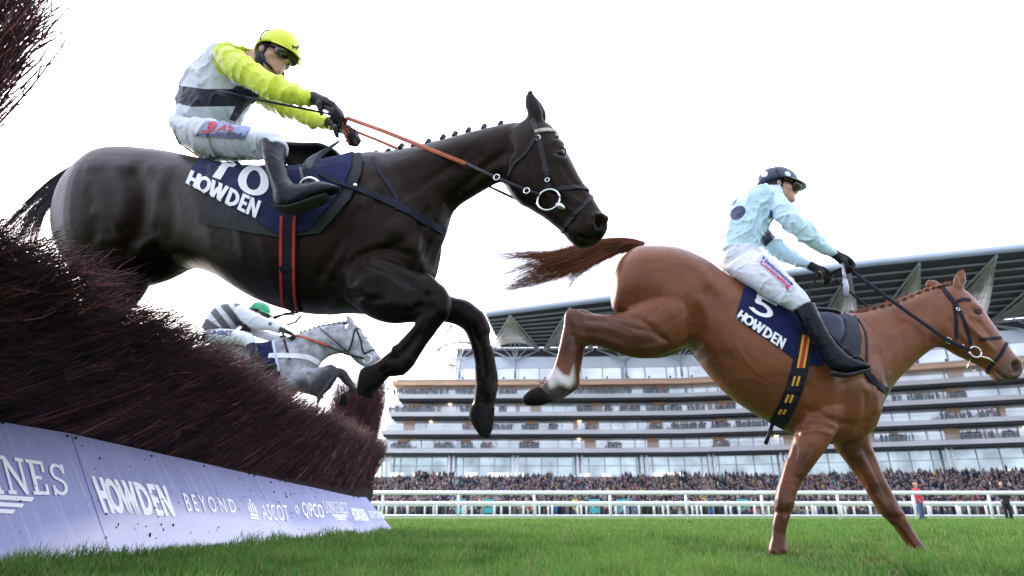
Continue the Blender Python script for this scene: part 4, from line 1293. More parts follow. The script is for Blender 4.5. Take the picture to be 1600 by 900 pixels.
# two people close to the rail
def walker(px, py_feet, Y, coat, legs, hair, lab, coatlen=0.72, h=1.72, face=0.4):
    p = at_y(px, py_feet, Y); root = thing('person', lab, 'person', (p.x, Y, 0))
    k = h / 1.72
    def T(q): 
        ca, sa = math.cos(face), math.sin(face); return (p.x + (q[0] * ca - q[1] * sa) * k, Y + (q[0] * sa + q[1] * ca) * k, q[2] * k)
    def tb(pts, r, flat=1.0): return tube([T(q) for q in pts], [x * k for x in r], 12, flat, (0, 1, 0) if flat != 1 else None)
    parts = [tb([(0, 0, 0.85), (0, 0, 1.05), (0, 0, 1.3), (0, 0.01, 1.43), (0, 0, 1.5), (0, -.01, 1.58)], [0.14, 0.13, 0.16, 0.12, 0.05, 0.05], 0.7), ball(T((0, -0.02, 1.63)), (0.078, 0.092, 0.115), 14, 10)]
    parts.append(ball(T((0, -0.12, 1.62)), 0.018, 8, 6))
    for s in (-1, 1):
        parts += [tb([(0.09 * s, 0, .86), (0.09 * s, -.02, .48), (0.09 * s, 0.02, 0.08)], [0.08, .052, .038]), tb([(.09 * s, .05, .05), (.09 * s, -.14, .035)], [.04, .03])]
        parts += [tb([(0.17 * s, 0, 1.4), (0.23 * s, .02, 1.14), (0.21 * s, -.12, .93)], [.045, .036, .028])]
        hand = T((0.2 * s, -.17, .86)); parts.append(ball(hand, .035, 8, 6)); parts.append(tb([(0.2 * s, -.12, .93), (0.2 * s, -.17, .86)], [.028, .03]))
        for q in range(4): parts.append(tb([(0.2 * s - .024 + .016 * q, -.18, .86), (0.2 * s - .024 + .016 * q, -.19, .79)], [.009, .007]))
        parts.append(tb([(0.2 * s - .03 * s, -.17, .88), (0.2 * s - .055 * s, -.2, .83)], [.01, .008]))
    fuse('body', parts, 0.012, mat('walker_skin', (0.5, 0.3, 0.22), 0.5), root, 3)
    c = [tb([(0, 0, coatlen), (0, 0, .95), (0, 0, 1.25), (0, 0.01, 1.42), (0, 0, 1.49)], [.2, .19, .21, .18, .08], 0.72)]
    for s in (-1, 1): c.append(tb([(0.17 * s, 0, 1.41), (0.25 * s, .02, 1.14), (0.215 * s, -.13, .92)], [.075, .062, .05]))
    o = fuse('coat', c, 0.014, coat, root, 4); wrinkle(o, 0.006, 9)
    c = [tb([(0, 0, .98), (0, 0, .86)], [.17, .17], .75)]
    for s in (-1, 1): c.append(tb([(0.085 * s, 0, .9), (0.09 * s, -.03, .48), (0.09 * s, 0.02, 0.07)], [.105, .08, .07]))
    o = fuse('trousers', c, 0.014, legs, root, 4); wrinkle(o, 0.005, 12)
    hd = ball(T((0, 0.02, 1.67)), (0.09, 0.098, 0.1), 14, 10); MB().add([tuple(q) for q in hd[0]], hd[1]).build('hair', hair, root, True)
    for s in (-1, 1):
        bb = tb([(.09 * s, .07, .045), (.09 * s, -.15, .035)], [.05, .04]); MB().add([tuple(q) for q in bb[0]], bb[1]).build('shoe', M_dark, root, True)
walker(1441, 808, 33, mat('red_coat', (0.55, 0.03, 0.06), 0.6), mat('blue_jeans', (0.06, 0.11, 0.24), 0.8), mat('fair_hair', (0.35, 0.22, 0.12), 0.6), 'person in a red coat and blue jeans standing behind the nearest rail', 0.72, 1.76, 0.5)
walker(1577, 808, 33, mat('black_coat', (0.012, 0.012, 0.02), 0.6), mat('black_trousers', (0.012, 0.012, 0.018), 0.8), mat('dark_hair', (0.03, 0.02, 0.015), 0.6), 'person dressed all in black standing behind the nearest rail at far right', 0.7, 1.8, -0.3)
# ============================================================ horses
def offset_secs(secs, d): return [tuple(s[:5]) + ((s[5] if len(s) > 5 else 0) + d,) for s in secs]
def coat_mat(name, c, dark=(0.01, 0.008, 0.008), marks=(), rough=0.42, var=0.18, nscale=3.0, spec=0.45, bump=0.12):
    return mat(name, c, rough, var, nscale, bump, 130, spec=spec, marks=marks, stretch=(1, 1, 3.5), sheen=0.0, bdist=0.004, stint=(1.0, .78, .64))
M_black_leather = mat('black_leather', (0.006, 0.006, 0.009), 0.4, 0.2, 30, 0.15, 150, spec=0.25)
M_strap = mat('dark_webbing', (0.007, 0.009, 0.02), 0.65, 0.2, 30, 0.2, 200, spec=.2)
M_steel = mat('polished_steel', (0.75, 0.75, 0.78), 0.18, 0.05, 20, metal=1.0)
M_eye = mat('eye', (0.008, 0.005, 0.004), 0.12, 0.2, 40, spec=0.35)
M_rubber = mat('orange_rein_rubber', (0.42, 0.10, 0.045), 0.6, 0.15, 20, 0.3, 300)
M_navy = mat('navy_cloth', (0.004, 0.008, 0.055), 0.75, 0.2, 6, 0.35, 40, sheen=0.05, spec=.2)
M_greyfelt = mat('grey_pad', (0.014, 0.018, 0.02), 0.8, 0.2, 12, 0.3, 60)
M_horn = mat('hoof_horn', (0.008, 0.007, 0.007), 0.8, 0.4, 25, 0.4, 40, stretch=(1, 1, .3), spec=.12)
M_cloth_white = mat('white_lettering', (0.82, 0.83, 0.86), 0.6, 0.03, 20)
M_red = mat('red_webbing', (0.5, 0.02, 0.02), 0.6)
M_yellow = mat('yellow_webbing', (0.62, 0.33, 0.03), 0.6)

def path3(pl, pts):
    """pts: (px, py, off)"""
    return [tuple(pl.pt(*p)) for p in pts]
def ring(name, pl, px, py, off, rpx, rad, m, parent, squash=1.0, tilt=0.0):
    c = pl.pt(px, py, off); e = pl.pt(px + rpx, py, off); r_ = (e - c).length; n = 20
    u = pl.u; z = Vector((0, 0, 1))
    pts = [c + u * math.cos(a) * r_ + z * math.sin(a) * r_ * squash + pl.n * math.sin(a) * tilt for a in np.linspace(0, 2 * math.pi, n + 1)]
    b = MB(); b.tube(pts, rad, 8); return b.build(name, m, parent, True)
def hair_lock(pl, guides, n_, spread, r0, seed, m, name, parent, tint_c, curl=0.01, offs=0.0, segs=10, minlen=0.55, taper_start=0.0):
    """many long strands following guide curves (px, py, off)"""
    rg = np.random.default_rng(seed)
    G = [np.array([tuple(pl.pt(x, y, (o[0] if o else 0) + offs)) for x, y, *o in crom(g, 4)]) for g in guides]
    L = segs + 1
    Gs = []
    for g in G:
        s = np.concatenate([[0], np.cumsum(np.linalg.norm(np.diff(g, axis=0), axis=1))]); s /= s[-1]
        Gs.append(np.stack([np.interp(np.linspace(0, 1, L), s, g[:, k]) for k in range(3)], 1))
    V = []; Q = []; T = []; ring_n = 3
    for i in range(n_):
        a, b_ = rg.integers(0, len(Gs), 2); k = rg.random()
        c = Gs[a] * (1 - k) + Gs[b_] * k if abs(a - b_) <= 1 else Gs[a].copy()
        ln = rg.uniform(minlen, 1.0); t = np.linspace(0, 1, L)
        c = np.stack([np.interp(t * ln, t, c[:, q]) for q in range(3)], 1)
        sp = rg.normal(0, spread, 3); sp2 = rg.normal(0, spread * 0.8, 3)
        c = c + np.outer(0.25 + 0.75 * t, sp) + np.outer(t ** 2, sp2)
        ph = rg.uniform(0, 6.28); c = c + np.outer(np.sin(t * rg.uniform(3, 8) + ph) * t * curl, rg.normal(0, 1, 3))
        r_ = r0 * rg.uniform(0.5, 1.2) * (1 - 0.75 * t)
        d = np.gradient(c, axis=0); d /= np.linalg.norm(d, axis=1, keepdims=True) + 1e-9
        u = np.cross(d, [0.1, 0.99, 0.05]); u /= np.linalg.norm(u, axis=1, keepdims=True) + 1e-9; w_ = np.cross(d, u)
        base = len(V) * 1
        rr = np.stack([c + (u * math.cos(x) + w_ * math.sin(x)) * r_[:, None] for x in (0, 2.094, 4.189)], 1).reshape(-1, 3)
        V.append(rr); n0 = i * L * 3
        q = [[n0 + s * 3 + k3, n0 + s * 3 + (k3 + 1) % 3, n0 + (s + 1) * 3 + (k3 + 1) % 3, n0 + (s + 1) * 3 + k3] for s in range(L - 1) for k3 in range(3)]
        Q += q
        cc = np.array(tint_c) * rg.uniform(0.5, 1.6); T.append(np.tile([*cc, 1], (L * 3, 1)))
    return fast_mesh(name, np.concatenate(V), np.array(Q), m, parent, True, tint=np.concatenate(T))
M_hair = mat('hair', (1, 1, 1), 0.45, 0.1, 20, attr='tint', spec=0.4)

def ear(pl, base_a, base_b, tip, off, m, wid=0.03):
    """cupped ear outline: lofted thin shell"""
    ba, bb, tp = np.array(base_a, float), np.array(base_b, float), np.array(tip, float)
    secs = []
    for t, k in ((0, .62), (.15, .85), (.35, 1.05), (.55, .95), (.75, .66), (.9, .3), (1.0, .06)):
        c = (ba + bb) / 2 * (1 - t) + tp * t; h = (ba - bb) / 2 * k
        secs.append((c[0] + h[0], c[1] + h[1], c[0] - h[0], c[1] - h[1], wid * (1 - 0.7 * t) * k, off))
    return loft(pl, secs, 2, 14, 2.0)

def skin_mark_legs(o, name, pts, lo, hi):
    """darkening of the lower legs (a coat colour): attribute rises along the leg outlines"""
    v = get_co(o); q = projN(v); best = np.full(len(v), -1e3)
    for (x, y, r_) in pts: best = np.maximum(best, r_ - np.hypot(q[:, 0] - x, q[:, 1] - y))
    a = o.data.attributes.new(name, 'FLOAT', 'POINT'); a.data.foreach_set('value', best.astype(np.float32))

# ------------------------------------------------------------ the dark horse
PD = Plane((-1.15, 2.68, 0), R(-18))
hd = thing('racehorse', 'large dark brown racehorse number 10 in mid leap off the brush fence', 'horse', tuple(PD.pt(400, 470)))
body_s = [(124, 306, 110, 350, .07), (128, 284, 108, 396, .14), (144, 262, 124, 425, .195), (170, 244, 142, 446, .24), (200, 232, 175, 452, .285), (245, 232, 228, 440, .27), (290, 238, 280, 418, .25), (335, 246, 335, 434, .255),
          (390, 256, 385, 464, .275), (440, 262, 430, 482, .285), (490, 262, 480, 491, .285), (535, 252, 530, 490, .265), (580, 238, 580, 492, .24), (620, 240, 615, 488, .215), (655, 270, 645, 465, .18), (682, 320, 665, 432, .12)]
neck_s = [(545, 240, 560, 480, .16), (590, 237, 650, 440, .17), (628, 232, 690, 378, .145), (665, 224, 704, 334, .12), (705, 214, 730, 312, .1), (750, 203, 752, 298, .088), (800, 193, 778, 284, .082), (826, 191, 792, 292, .074)]
head_s = [(832, 187, 790, 240, .072), (853, 192, 783, 268, .092), (868, 202, 790, 290, .102), (880, 225, 806, 311, .102), (893, 248, 824, 324, .092), (907, 277, 845, 337, .076), (921, 299, 862, 350, .065), (935, 322, 878, 364, .06), (945, 338, 889, 377, .062), (951, 351, 903, 386, .055), (943, 366, 922, 385, .035)]
legA = [(575, 395, 545, 470, .09, .1), (610, 405, 570, 492, .09, .14), (648, 425, 603, 505, .068, .16), (672, 434, 640, 504, .056, .17), (692, 447, 655, 503, .048, .17), (704, 466, 655, 503, .046, .17), (703, 488, 650, 508, .044, .17), (689, 508, 642, 516, .04, .17),
        (673, 530, 630, 527, .034, .17), (659, 552, 616, 541, .034, .17), (648, 570, 603, 553, .037, .17), (632, 585, 590, 563, .037, .17), (612, 590, 577, 571, .034, .17)]
legA_hoof = [(608, 588, 576, 570, .04, .17), (598, 600, 564, 576, .052, .17), (587, 613, 561, 593, .056, .17), (577, 624, 562, 612, .05, .17)]
legB = [(600, 420, 590, 480, .09, -.1), (650, 438, 640, 502, .07, -.14), (704, 463, 690, 503, .056, -.15), (730, 469, 712, 508, .05, -.15), (750, 484, 726, 518, .046, -.15), (762, 505, 732, 530, .044, -.15), (765, 528, 737, 546, .04, -.15), (771, 554, 741, 566, .034, -.15),
        (777, 580, 742, 588, .034, -.15), (779, 602, 742, 608, .038, -.15), (775, 624, 740, 624, .036, -.15), (772, 640, 738, 638, .036, -.15)]
legB_hoof = [(773, 636, 735, 634, .042, -.15), (772, 655, 733, 652, .052, -.15), (769, 672, 740, 668, .054, -.15), (763, 683, 750, 682, .04, -.15)]
hindA = [(140, 350, 235, 415, .12, .02), (135, 400, 238, 432, .11, .02), (135, 440, 228, 455, .10, .03), (130, 480, 205, 480, .08, .05), (120, 520, 165, 530, .06, .13), (100, 545, 140, 568, .055, .13), (60, 545, 80, 585, .045, .13), (10, 545, 20, 578, .035, .13), (-40, 545, -35, 578, .036, .13), (-70, 550, -66, 582, .04, .13), (-95, 570, -80, 590, .04, .13)]
hindB = offset_secs(hindA, -.2)
pieces = [loft(PD, body_s, 3, 36, 2.15), loft(PD, neck_s, 3, 28), loft(PD, head_s, 3, 28, 2.2), loft(PD, legA, 3, 20, 2.1), loft(PD, legB, 3, 20, 2.1),
          loft(PD, hindA, 3, 20), loft(PD, hindB, 3, 20), loft(PD, legA_hoof, 2, 18), loft(PD, legB_hoof, 2, 18),
          ear(PD, (823, 188), (852, 197), (828, 135), .055, None), ear(PD, (832, 186), (856, 196), (840, 150), -.05, None)]
M_dark_coat = coat_mat('dark_brown_coat', (0.0095, 0.0058, 0.0048), marks=(('points', (0.003, 0.0028, 0.0035), 14.0), ('nostril', (0.012, 0.004, 0.005), 1.5)), rough=0.42, spec=0.12)
hb = fuse('body', pieces, 0.0085, M_dark_coat, hd, 16)
sculpt(hb, [([(212, 275), (224, 305), (218, 350), (196, 388)], -.014, 13), ([(258, 275), (244, 310), (238, 360)], .005, 12), ([(185, 268), (196, 300), (190, 345)], .006, 14),
            ([(150, 330), (175, 345), (190, 370)], .008, 8), ([(225, 385), (250, 372), (272, 392)], .014, 9), ([(215, 420), (238, 405), (262, 408)], -.014, 8),
            ([(560, 330), (530, 380), (500, 430)], -.010, 9), ([(585, 300), (560, 350), (545, 400)], .010, 13), ([(620, 360), (655, 400), (668, 430)], .014, 16), ([(575, 410), (610, 420), (640, 442)], -.012, 8),
            ([(668, 330), (640, 370), (600, 390)], -.010, 8), ([(590, 430), (545, 455), (520, 480)], .008, 10),
            ([(640, 300), (690, 268), (750, 245)], -.006, 9), ([(700, 318), (755, 262), (795, 235)], -.011, 7), ([(735, 300), (775, 265)], .007, 7), ([(600, 262), (660, 245), (740, 222)], .006, 12),
            ([(795, 250), (800, 290), (818, 312)], .010, 9), ([(795, 225), (790, 270)], -.010, 6), ([(852, 268), (880, 300), (905, 318)], .008, 5), ([(862, 285), (880, 320), (895, 345)], -.007, 7),
            ([(905, 330), (925, 352)], .006, 8), ([(935, 345), (938, 351)], -.034, 5.5), ([(928, 350), (929, 340), (938, 336), (947, 343)], .008, 3), ([(930, 336), (945, 342)], .006, 4), ([(905, 370), (925, 376), (936, 366)], -.012, 3), ([(868, 222), (884, 226)], .009, 5), ([(868, 246), (884, 250)], .005, 5), ([(874, 237), (880, 238)], -.010, 5),
            ([(655, 470), (680, 470), (692, 485)], .006, 8), ([(690, 500), (640, 545), (615, 562)], -.005, 6), ([(676, 520), (640, 558)], .004, 4),
            ([(620, 430), (655, 445)], -.008, 7), ([(600, 470), (645, 480)], .006, 8), ([(748, 500), (756, 515)], .006, 7), ([(748, 530), (756, 590)], -.004, 5),
            ([(300, 300), (320, 340), (330, 380)], .004, 12), ([(350, 300), (370, 350), (380, 400)], .004, 8), ([(410, 380), (425, 440)], .003, 7), ([(500, 400), (510, 450)], .003, 8)])
sculpt(hb, [([(566, 470)], .010, 5), ([(616, 545)], .008, 5),
    ([(690, 452), (697, 470), (695, 490)], .006, 6), ([(668, 462), (672, 486)], -.009, 5), ([(650, 440), (672, 455)], .007, 6), ([(640, 485), (655, 478)], -.007, 5), ([(655, 520), (628, 552)], -.008, 3.5), ([(668, 512), (640, 560)], .006, 4),
    ([(640, 566), (628, 580)], .009, 6), ([(606, 573), (590, 586)], -.006, 5), ([(620, 560), (606, 560)], -.006, 4),
    ([(752, 490), (764, 515)], .006, 6), ([(738, 512), (745, 530)], -.007, 5), ([(754, 540), (758, 585)], -.007, 3.5), ([(768, 545), (772, 585)], .005, 4), ([(760, 600), (764, 612)], .008, 8), ([(755, 628), (757, 634)], -.008, 6),
    ([(640, 330), (610, 370), (560, 395)], .008, 14), ([(600, 300), (570, 345), (540, 400), (520, 440)], -.007, 6), ([(560, 400), (600, 388), (640, 398)], -.008, 5), ([(520, 440), (550, 462), (600, 468)], -.007, 6), ([(580, 415), (560, 440), (575, 460)], .009, 10),
    ([(670, 380), (660, 405), (655, 425)], -.008, 5), ([(480, 330), (495, 380), (505, 430)], -.004, 5), ([(640, 330), (660, 350), (690, 352)], -.004, 5),
    ([(850, 300), (870, 312), (895, 335)], .003, 3), ([(820, 262), (835, 285), (840, 315)], .0035, 3), ([(880, 262), (900, 290)], -.005, 5), ([(735, 235), (700, 262), (660, 290)], -.0035, 5), ([(612, 330), (640, 312), (665, 305)], .003, 4),
    ([(140, 260), (165, 256), (200, 262)], .006, 10), ([(235, 262), (262, 262)], .005, 10), ([(262, 290), (272, 330), (266, 370)], -.004, 10), ([(140, 300), (150, 340), (142, 380)], -.004, 10), ([(160, 375), (200, 380), (225, 400)], .005, 8)])
wrinkle(hb, 0.0008, 12, 3)
skin_mark_legs(hb, 'points', [(x, y, 40) for x, y in ((680, 470), (660, 510), (640, 550), (610, 575), (580, 600), (640, 460), (740, 500), (752, 540), (756, 590), (756, 640), (750, 670), (700, 480), (610, 455))] + [(600, 470, 30), (245, 440, 36), (210, 455, 40), (930, 375, 12), (835, 150, 22)], 0, 1)
mark(hb, 'nostril', [[(930, 341), (938, 339), (944, 345), (943, 353), (936, 356), (930, 351)], [(905, 369), (925, 375), (937, 365), (938, 367), (926, 377), (905, 371)]])
bvD = bvh_of(hb)
# hooves
for hs in (legA_hoof, legB_hoof):
    v, f = loft(PD, hs, 3, 20, 2.0, wscale=1.06); MB().add([tuple(q) for q in v], f).build('hoof', M_horn, hd, True)
# eye
def eye(pl, px, py, bv, r, parent):
    p, n = hit(bv, px, py); v, f = ball(p - n * r * 0.45, (r, r * .9, r * 0.85), 16, 12)
    MB().add([tuple(q) for q in v], f).build('eye', M_eye, parent, True)
    b = MB()
    t = pl.u; s = n.cross(t).normalized()
    for sg, rr in ((1, .0034), (-1, .003)):
        pts = [p + n * r * 0.5 + t * math.cos(a) * r * 1.15 + s * sg * math.sin(a) * r * .8 - n * abs(math.cos(a)) * r * .55 for a in np.linspace(0, math.pi, 9)]
        b.tube(pts, rr, 6)
    b.build('eyelid', M_dark_coat if parent is hd else pl.coat, parent, True)
eye(PD, 876, 238, bvD, .021, hd)
# tail and mane
hair_lock(PD, [[(150, 246, 0), (112, 260, .02), (78, 284, .05), (45, 316, .1), (10, 350, .12), (-40, 400, .12)], [(150, 255, .02), (116, 272, .02), (84, 298, .06), (56, 330, .1), (30, 370, .12), (0, 420, .12)], [(146, 262, 0), (112, 284, .03), (84, 312, .06), (62, 345, .1), (52, 400, .12)]], 420, .004, .0028, 3, M_hair, 'tail', hd, (0.008, 0.007, 0.009), .012)
b = MB()
crest = [(592, 240), (607, 236), (628, 232), (650, 229), (670, 222), (693, 218), (712, 213), (733, 208), (757, 202), (783, 196), (800, 192)]
for (x, y) in ((588, 238), (607, 235), (628, 227), (648, 225), (670, 220), (693, 213), (712, 208), (733, 202), (757, 197), (783, 192)):
    p = PD.pt(x, y, .0); 
    for k in range(3):
        v, f = ball(p + Vector((0, 0, -.012 * k)) + PD.n * .008 * k, (.0125, .0125, .0105), 10, 8); b.add([tuple(q + Vector(tuple(.0022 * mnoise.noise(q * 190 + Vector((j * 9, 0, 0))) for j in range(3)))) for q in v], f)
b.tube(path3(PD, [(x, y + 6, 0) for x, y in crest]), .018, 8)
pl_o = b.build('plaited_mane', mat('plaited_hair', (0.008, 0.007, 0.01), 0.5, 0.3, 60, 0.8, 220), hd, True)
# saddlecloth and pad
pad = patch('grey_pad', bvD, [(330, 262), (560, 234), (568, 250), (564, 275), (548, 312), (520, 345), (500, 366), (440, 372), (312, 350), (318, 310)], .004, .008, M_greyfelt, hd, 8, wav=.003)
bvP = bvh_of(hb, pad)
cloth = patch('saddlecloth', bvP, [(291, 288), (300, 266), (312, 252), (345, 245), (420, 256), (520, 238), (552, 234), (549, 262), (533, 300), (505, 335), (482, 360), (440, 369), (400, 343), (345, 314)], .004, .005, M_navy, hd, 6, wav=.006, wscale=9)
bvC = bvh_of(cloth)
cst = lambda x, y: hit(bvC, x, y)
letter('lettering', HOWDEN, ((299, 266), (409, 315), (400, 341), (289, 289)), cst, M_cloth_white, cloth, off=.003)
ONE = rects([(.5, .0, .82, .0, .98, 1, .7, 1), (.25, .74, .42, .74, .72, 1, .55, 1)])
ZERO = rects(arc(.5, .5, .5, .5, 0, 360, .27, .17, 22))
letter('numeral', ONE, ((329, 240), (366, 248), (352, 284), (312, 270)), cst, M_cloth_white, cloth, off=.003)
letter('numeral', ZERO, ((381, 254), (421, 264), (420, 312), (366, 298)), cst, M_cloth_white, cloth, off=.003)
# girths with red edges, straps
bvS = bvh_of(hb, cloth, pad)
g = strap('girth', bvS, [(452, 330), (451, 380), (451, 430), (453, 470), (458, 492)], .038, .007, M_strap, hd, .004)
bvG = bvh_of(g)
for xo in (-11, 9): strap('red_stripe', bvG, [(451 + xo, 338), (450 + xo, 380), (450 + xo, 430), (452 + xo, 470), (455 + xo, 484)], .006, .003, M_red, g, .001)
strap('buckle_band', bvG, [(438, 420), (464, 418)], .012, .003, M_strap, g, .004)
# loose girth strap ends below the belly
b = MB()
b.tube(path3(PD, [(424, 496, .1), (440, 492, .1), (458, 491, .1), (470, 494, .1), (462, 503, .1), (448, 508, .1)]), .006, 6, flat=.5)
b.tube(path3(PD, [(428, 498, .08), (446, 490, .08), (466, 488, .08)]), .005, 6)
b.build('strap_end', M_black_leather, hd, True)
strap('breast_girth', bvS, [(500, 273), (530, 287), (560, 296), (600, 312), (650, 337), (692, 362)], [.008, .010, .017, .017], .006, M_strap, hd, .003)
strap('neck_strap', bvD, [(583, 246), (594, 270), (612, 296), (620, 312), (618, 328)], .008, .004, M_strap, hd, .001)
v, f = ball(PD.pt(*project(hit(bvS, 555, 290)[0]), 0) * 0 + hit(bvS, 555, 290)[0], .011, 8, 6); MB().add([tuple(q) for q in v], f).build('strap_stud', M_steel, hd, True)
# bridle
br = lambda nm, path, hw=.009, th=.004, m=M_black_leather, off=.002: strap(nm, bvD, path, hw, th, m, hd, off)
br('headpiece', [(832, 187), (836, 200), (840, 214)], .012); br('browband', [(836, 207), (850, 204), (865, 205), (873, 211)], .009, .006, mat('fleece_browband', (.42, .38, .34), .9, .3, 40, .5, 90))
br('cheekpiece', [(842, 214), (846, 235), (851, 258), (856, 284), (857, 295)], .011); br('throat_lash', [(838, 212), (822, 240), (802, 258), (792, 285)], .006)
br('noseband', [(862, 296), (885, 294), (905, 293), (921, 296)], .010); br('drop_noseband', [(925, 308), (908, 325), (890, 345), (878, 362)], .009)
ring('bit_ring', PD, 857, 312, .085, 17.5, .0042, M_steel, hd); b = MB(); b.tube(path3(PD, [(869, 318, .09), (876, 322, .09), (884, 328, .075)]), [.008, .012, .007], 8); b.build('bit_end', M_steel, hd, True)
for x, y, r_ in ((840, 215, 5), (855, 281, 4)): ring('buckle', PD, x, y, .098, r_ * .8, .0022, M_steel, hd)
# reins
b = MB(); b.tube(path3(PD, [(541, 184, .07), (600, 205, .09), (660, 229, .11), (728, 256, .12)]), .011, 8, flat=.35, up=(0, -1, 0)); b.build('rein_grip', M_rubber, hd, True)
b = MB(); b.tube(path3(PD, [(727, 255, .12), (765, 273, .12), (800, 288, .11), (842, 304, .1)]), .0085, 8, flat=.4, up=(0, -1, 0)); b.tube(path3(PD, [(765, 292, -.05), (800, 308, -.06), (845, 330, -.06)]), .006, 8)
b.build('rein', M_black_leather, hd, True)
b = MB(); b.tube(path3(PD, [(560, 207, -.06), (590, 219, -.06), (625, 234, -.07)]), .008, 8, flat=.4, up=(0, -1, 0)); b.build('rein_grip', M_rubber, hd, True)
for x, y in ((776, 277), (823, 298)): ring('rein_ring', PD, x, y, .12, 4.5, .0028, M_steel, hd)

# saddle, stirrup
sad = loft(PD, [(452, 248, 452, 262, .10), (470, 240, 462, 258, .15), (500, 238, 500, 256, .14), (520, 236, 522, 252, .12), (532, 238, 535, 250, .06)], 3, 18)
so_ = fuse('saddle', [sad, loft(PD, [(446, 246, 450, 256, .1), (462, 236, 466, 246, .11), (500, 235, 500, 242, .09)], 2, 14)], .008, M_black_leather, hd, 3)
# lifted flap
v, f = loft(PD, [(531, 218, 528, 224, .004, .2), (515, 228, 505, 243, .006, .24), (500, 236, 492, 257, .008, .27), (482, 246, 483, 266, .008, .29), (474, 256, 478, 264, .006, .29)], 3, 12); MB().add([tuple(q) for q in v], f).build('saddle_flap', mat('grey_leather', (.08, .08, .1), .4, .2, 20, .1, 60), hd, True)
b = MB(); b.tube(path3(PD, [(470, 262, .30), (474, 280, .34), (480, 296, .36)]), .012, 8, flat=.3); b.build('stirrup_leather', M_black_leather, hd, True)
ring('stirrup_iron', PD, 486, 300, .36, 17, .007, M_steel, hd, .9, .03)
# ============================================================ riders
def tubes(pts, rads, seg=12): return tube([Vector(p) for p in pts], rads, seg)
M_skin = mat('skin', (0.48, 0.27, 0.20), 0.5, 0.08, 20, 0.1, 120, spec=0.4)
M_glove = mat('black_glove', (0.006, 0.006, 0.009), 0.6, 0.25, 40, 0.4, 160)
M_boot = mat('black_boot', (0.004, 0.005, 0.009), 0.28, 0.2, 12, 0.12, 30, spec=0.16, coat=0.0)
M_goggle = mat('goggle_lens', (0.01, 0.012, 0.02), 0.08, 0.1, 20, spec=0.8)
def frame3(fwd, up):
    f_ = Vector(fwd).normalized(); u = Vector(up); u = (u - f_ * u.dot(f_)).normalized(); s = f_.cross(u); return f_, u, s
def head_parts(c, fwd, up, H):
    """c = centre of the head at eye height; H = head height; returns closed pieces: skull, face, neck"""
    f_, u, s = frame3(fwd, up)
    T = lambda x, y, z: c + (f_ * x + s * y + u * (z - .52)) * H
    lv = [(-.02, .36, .02, .10), (.04, .42, -.06, .18), (.12, .445, -.22, .24), (.22, .43, -.34, .285), (.35, .425, -.42, .31), (.5, .40, -.47, .33), (.65, .42, -.48, .335), (.8, .37, -.46, .31), (.92, .24, -.34, .22), (.99, .06, -.12, .08)]
    v = []; f = []; n = 20
    for z, fx, bx, w_ in lv:
        for k in range(n):
            a = 2 * math.pi * k / n; x = (fx + bx) / 2 + (fx - bx) / 2 * math.cos(a); v.append(T(x, w_ * math.sin(a) * (1 if math.cos(a) < .3 else 1 - .12 * math.cos(a)), z))
    for i in range(len(lv) - 1):
        for k in range(n): f.append((i * n + k, i * n + (k + 1) % n, (i + 1) * n + (k + 1) % n, (i + 1) * n + k))
    f += [tuple(reversed(range(n))), tuple(range((len(lv) - 1) * n, len(lv) * n))]
    P = [(v, f)]
    P.append(tubes([T(.40, 0, .56), T(.47, 0, .44), T(.535, 0, .35), T(.44, 0, .31)], [.04 * H, .055 * H, .07 * H, .06 * H], 10))
    P.append(tubes([T(.40, -.1, .19), T(.455, 0, .20), T(.40, .1, .19)], [.025 * H, .038 * H, .025 * H], 8))
    P.append(tubes([T(.39, -.1, .145), T(.445, 0, .15), T(.39, .1, .145)], [.028 * H, .04 * H, .028 * H], 8))
    P.append(ball(T(.38, 0, .06), .1 * H, 10, 8))
    for q in (-1, 1):
        P.append(ball(T(.22, .2 * q, .38), .13 * H, 10, 8)); P.append(tubes([T(-.08, .33 * q, .36), T(-.11, .36 * q, .46), T(-.09, .34 * q, .56)], [.05 * H, .075 * H, .05 * H], 8))
        P.append(tubes([T(.40, .06 * q, .61), T(.40, .16 * q, .63), T(.33, .26 * q, .60)], [.04 * H] * 3, 8))
    P.append(tubes([T(-.12, 0, .25), T(-.2, 0, -.1), T(-.3, 0, -.4)], [.24 * H, .24 * H, .27 * H], 14))
    return P, T
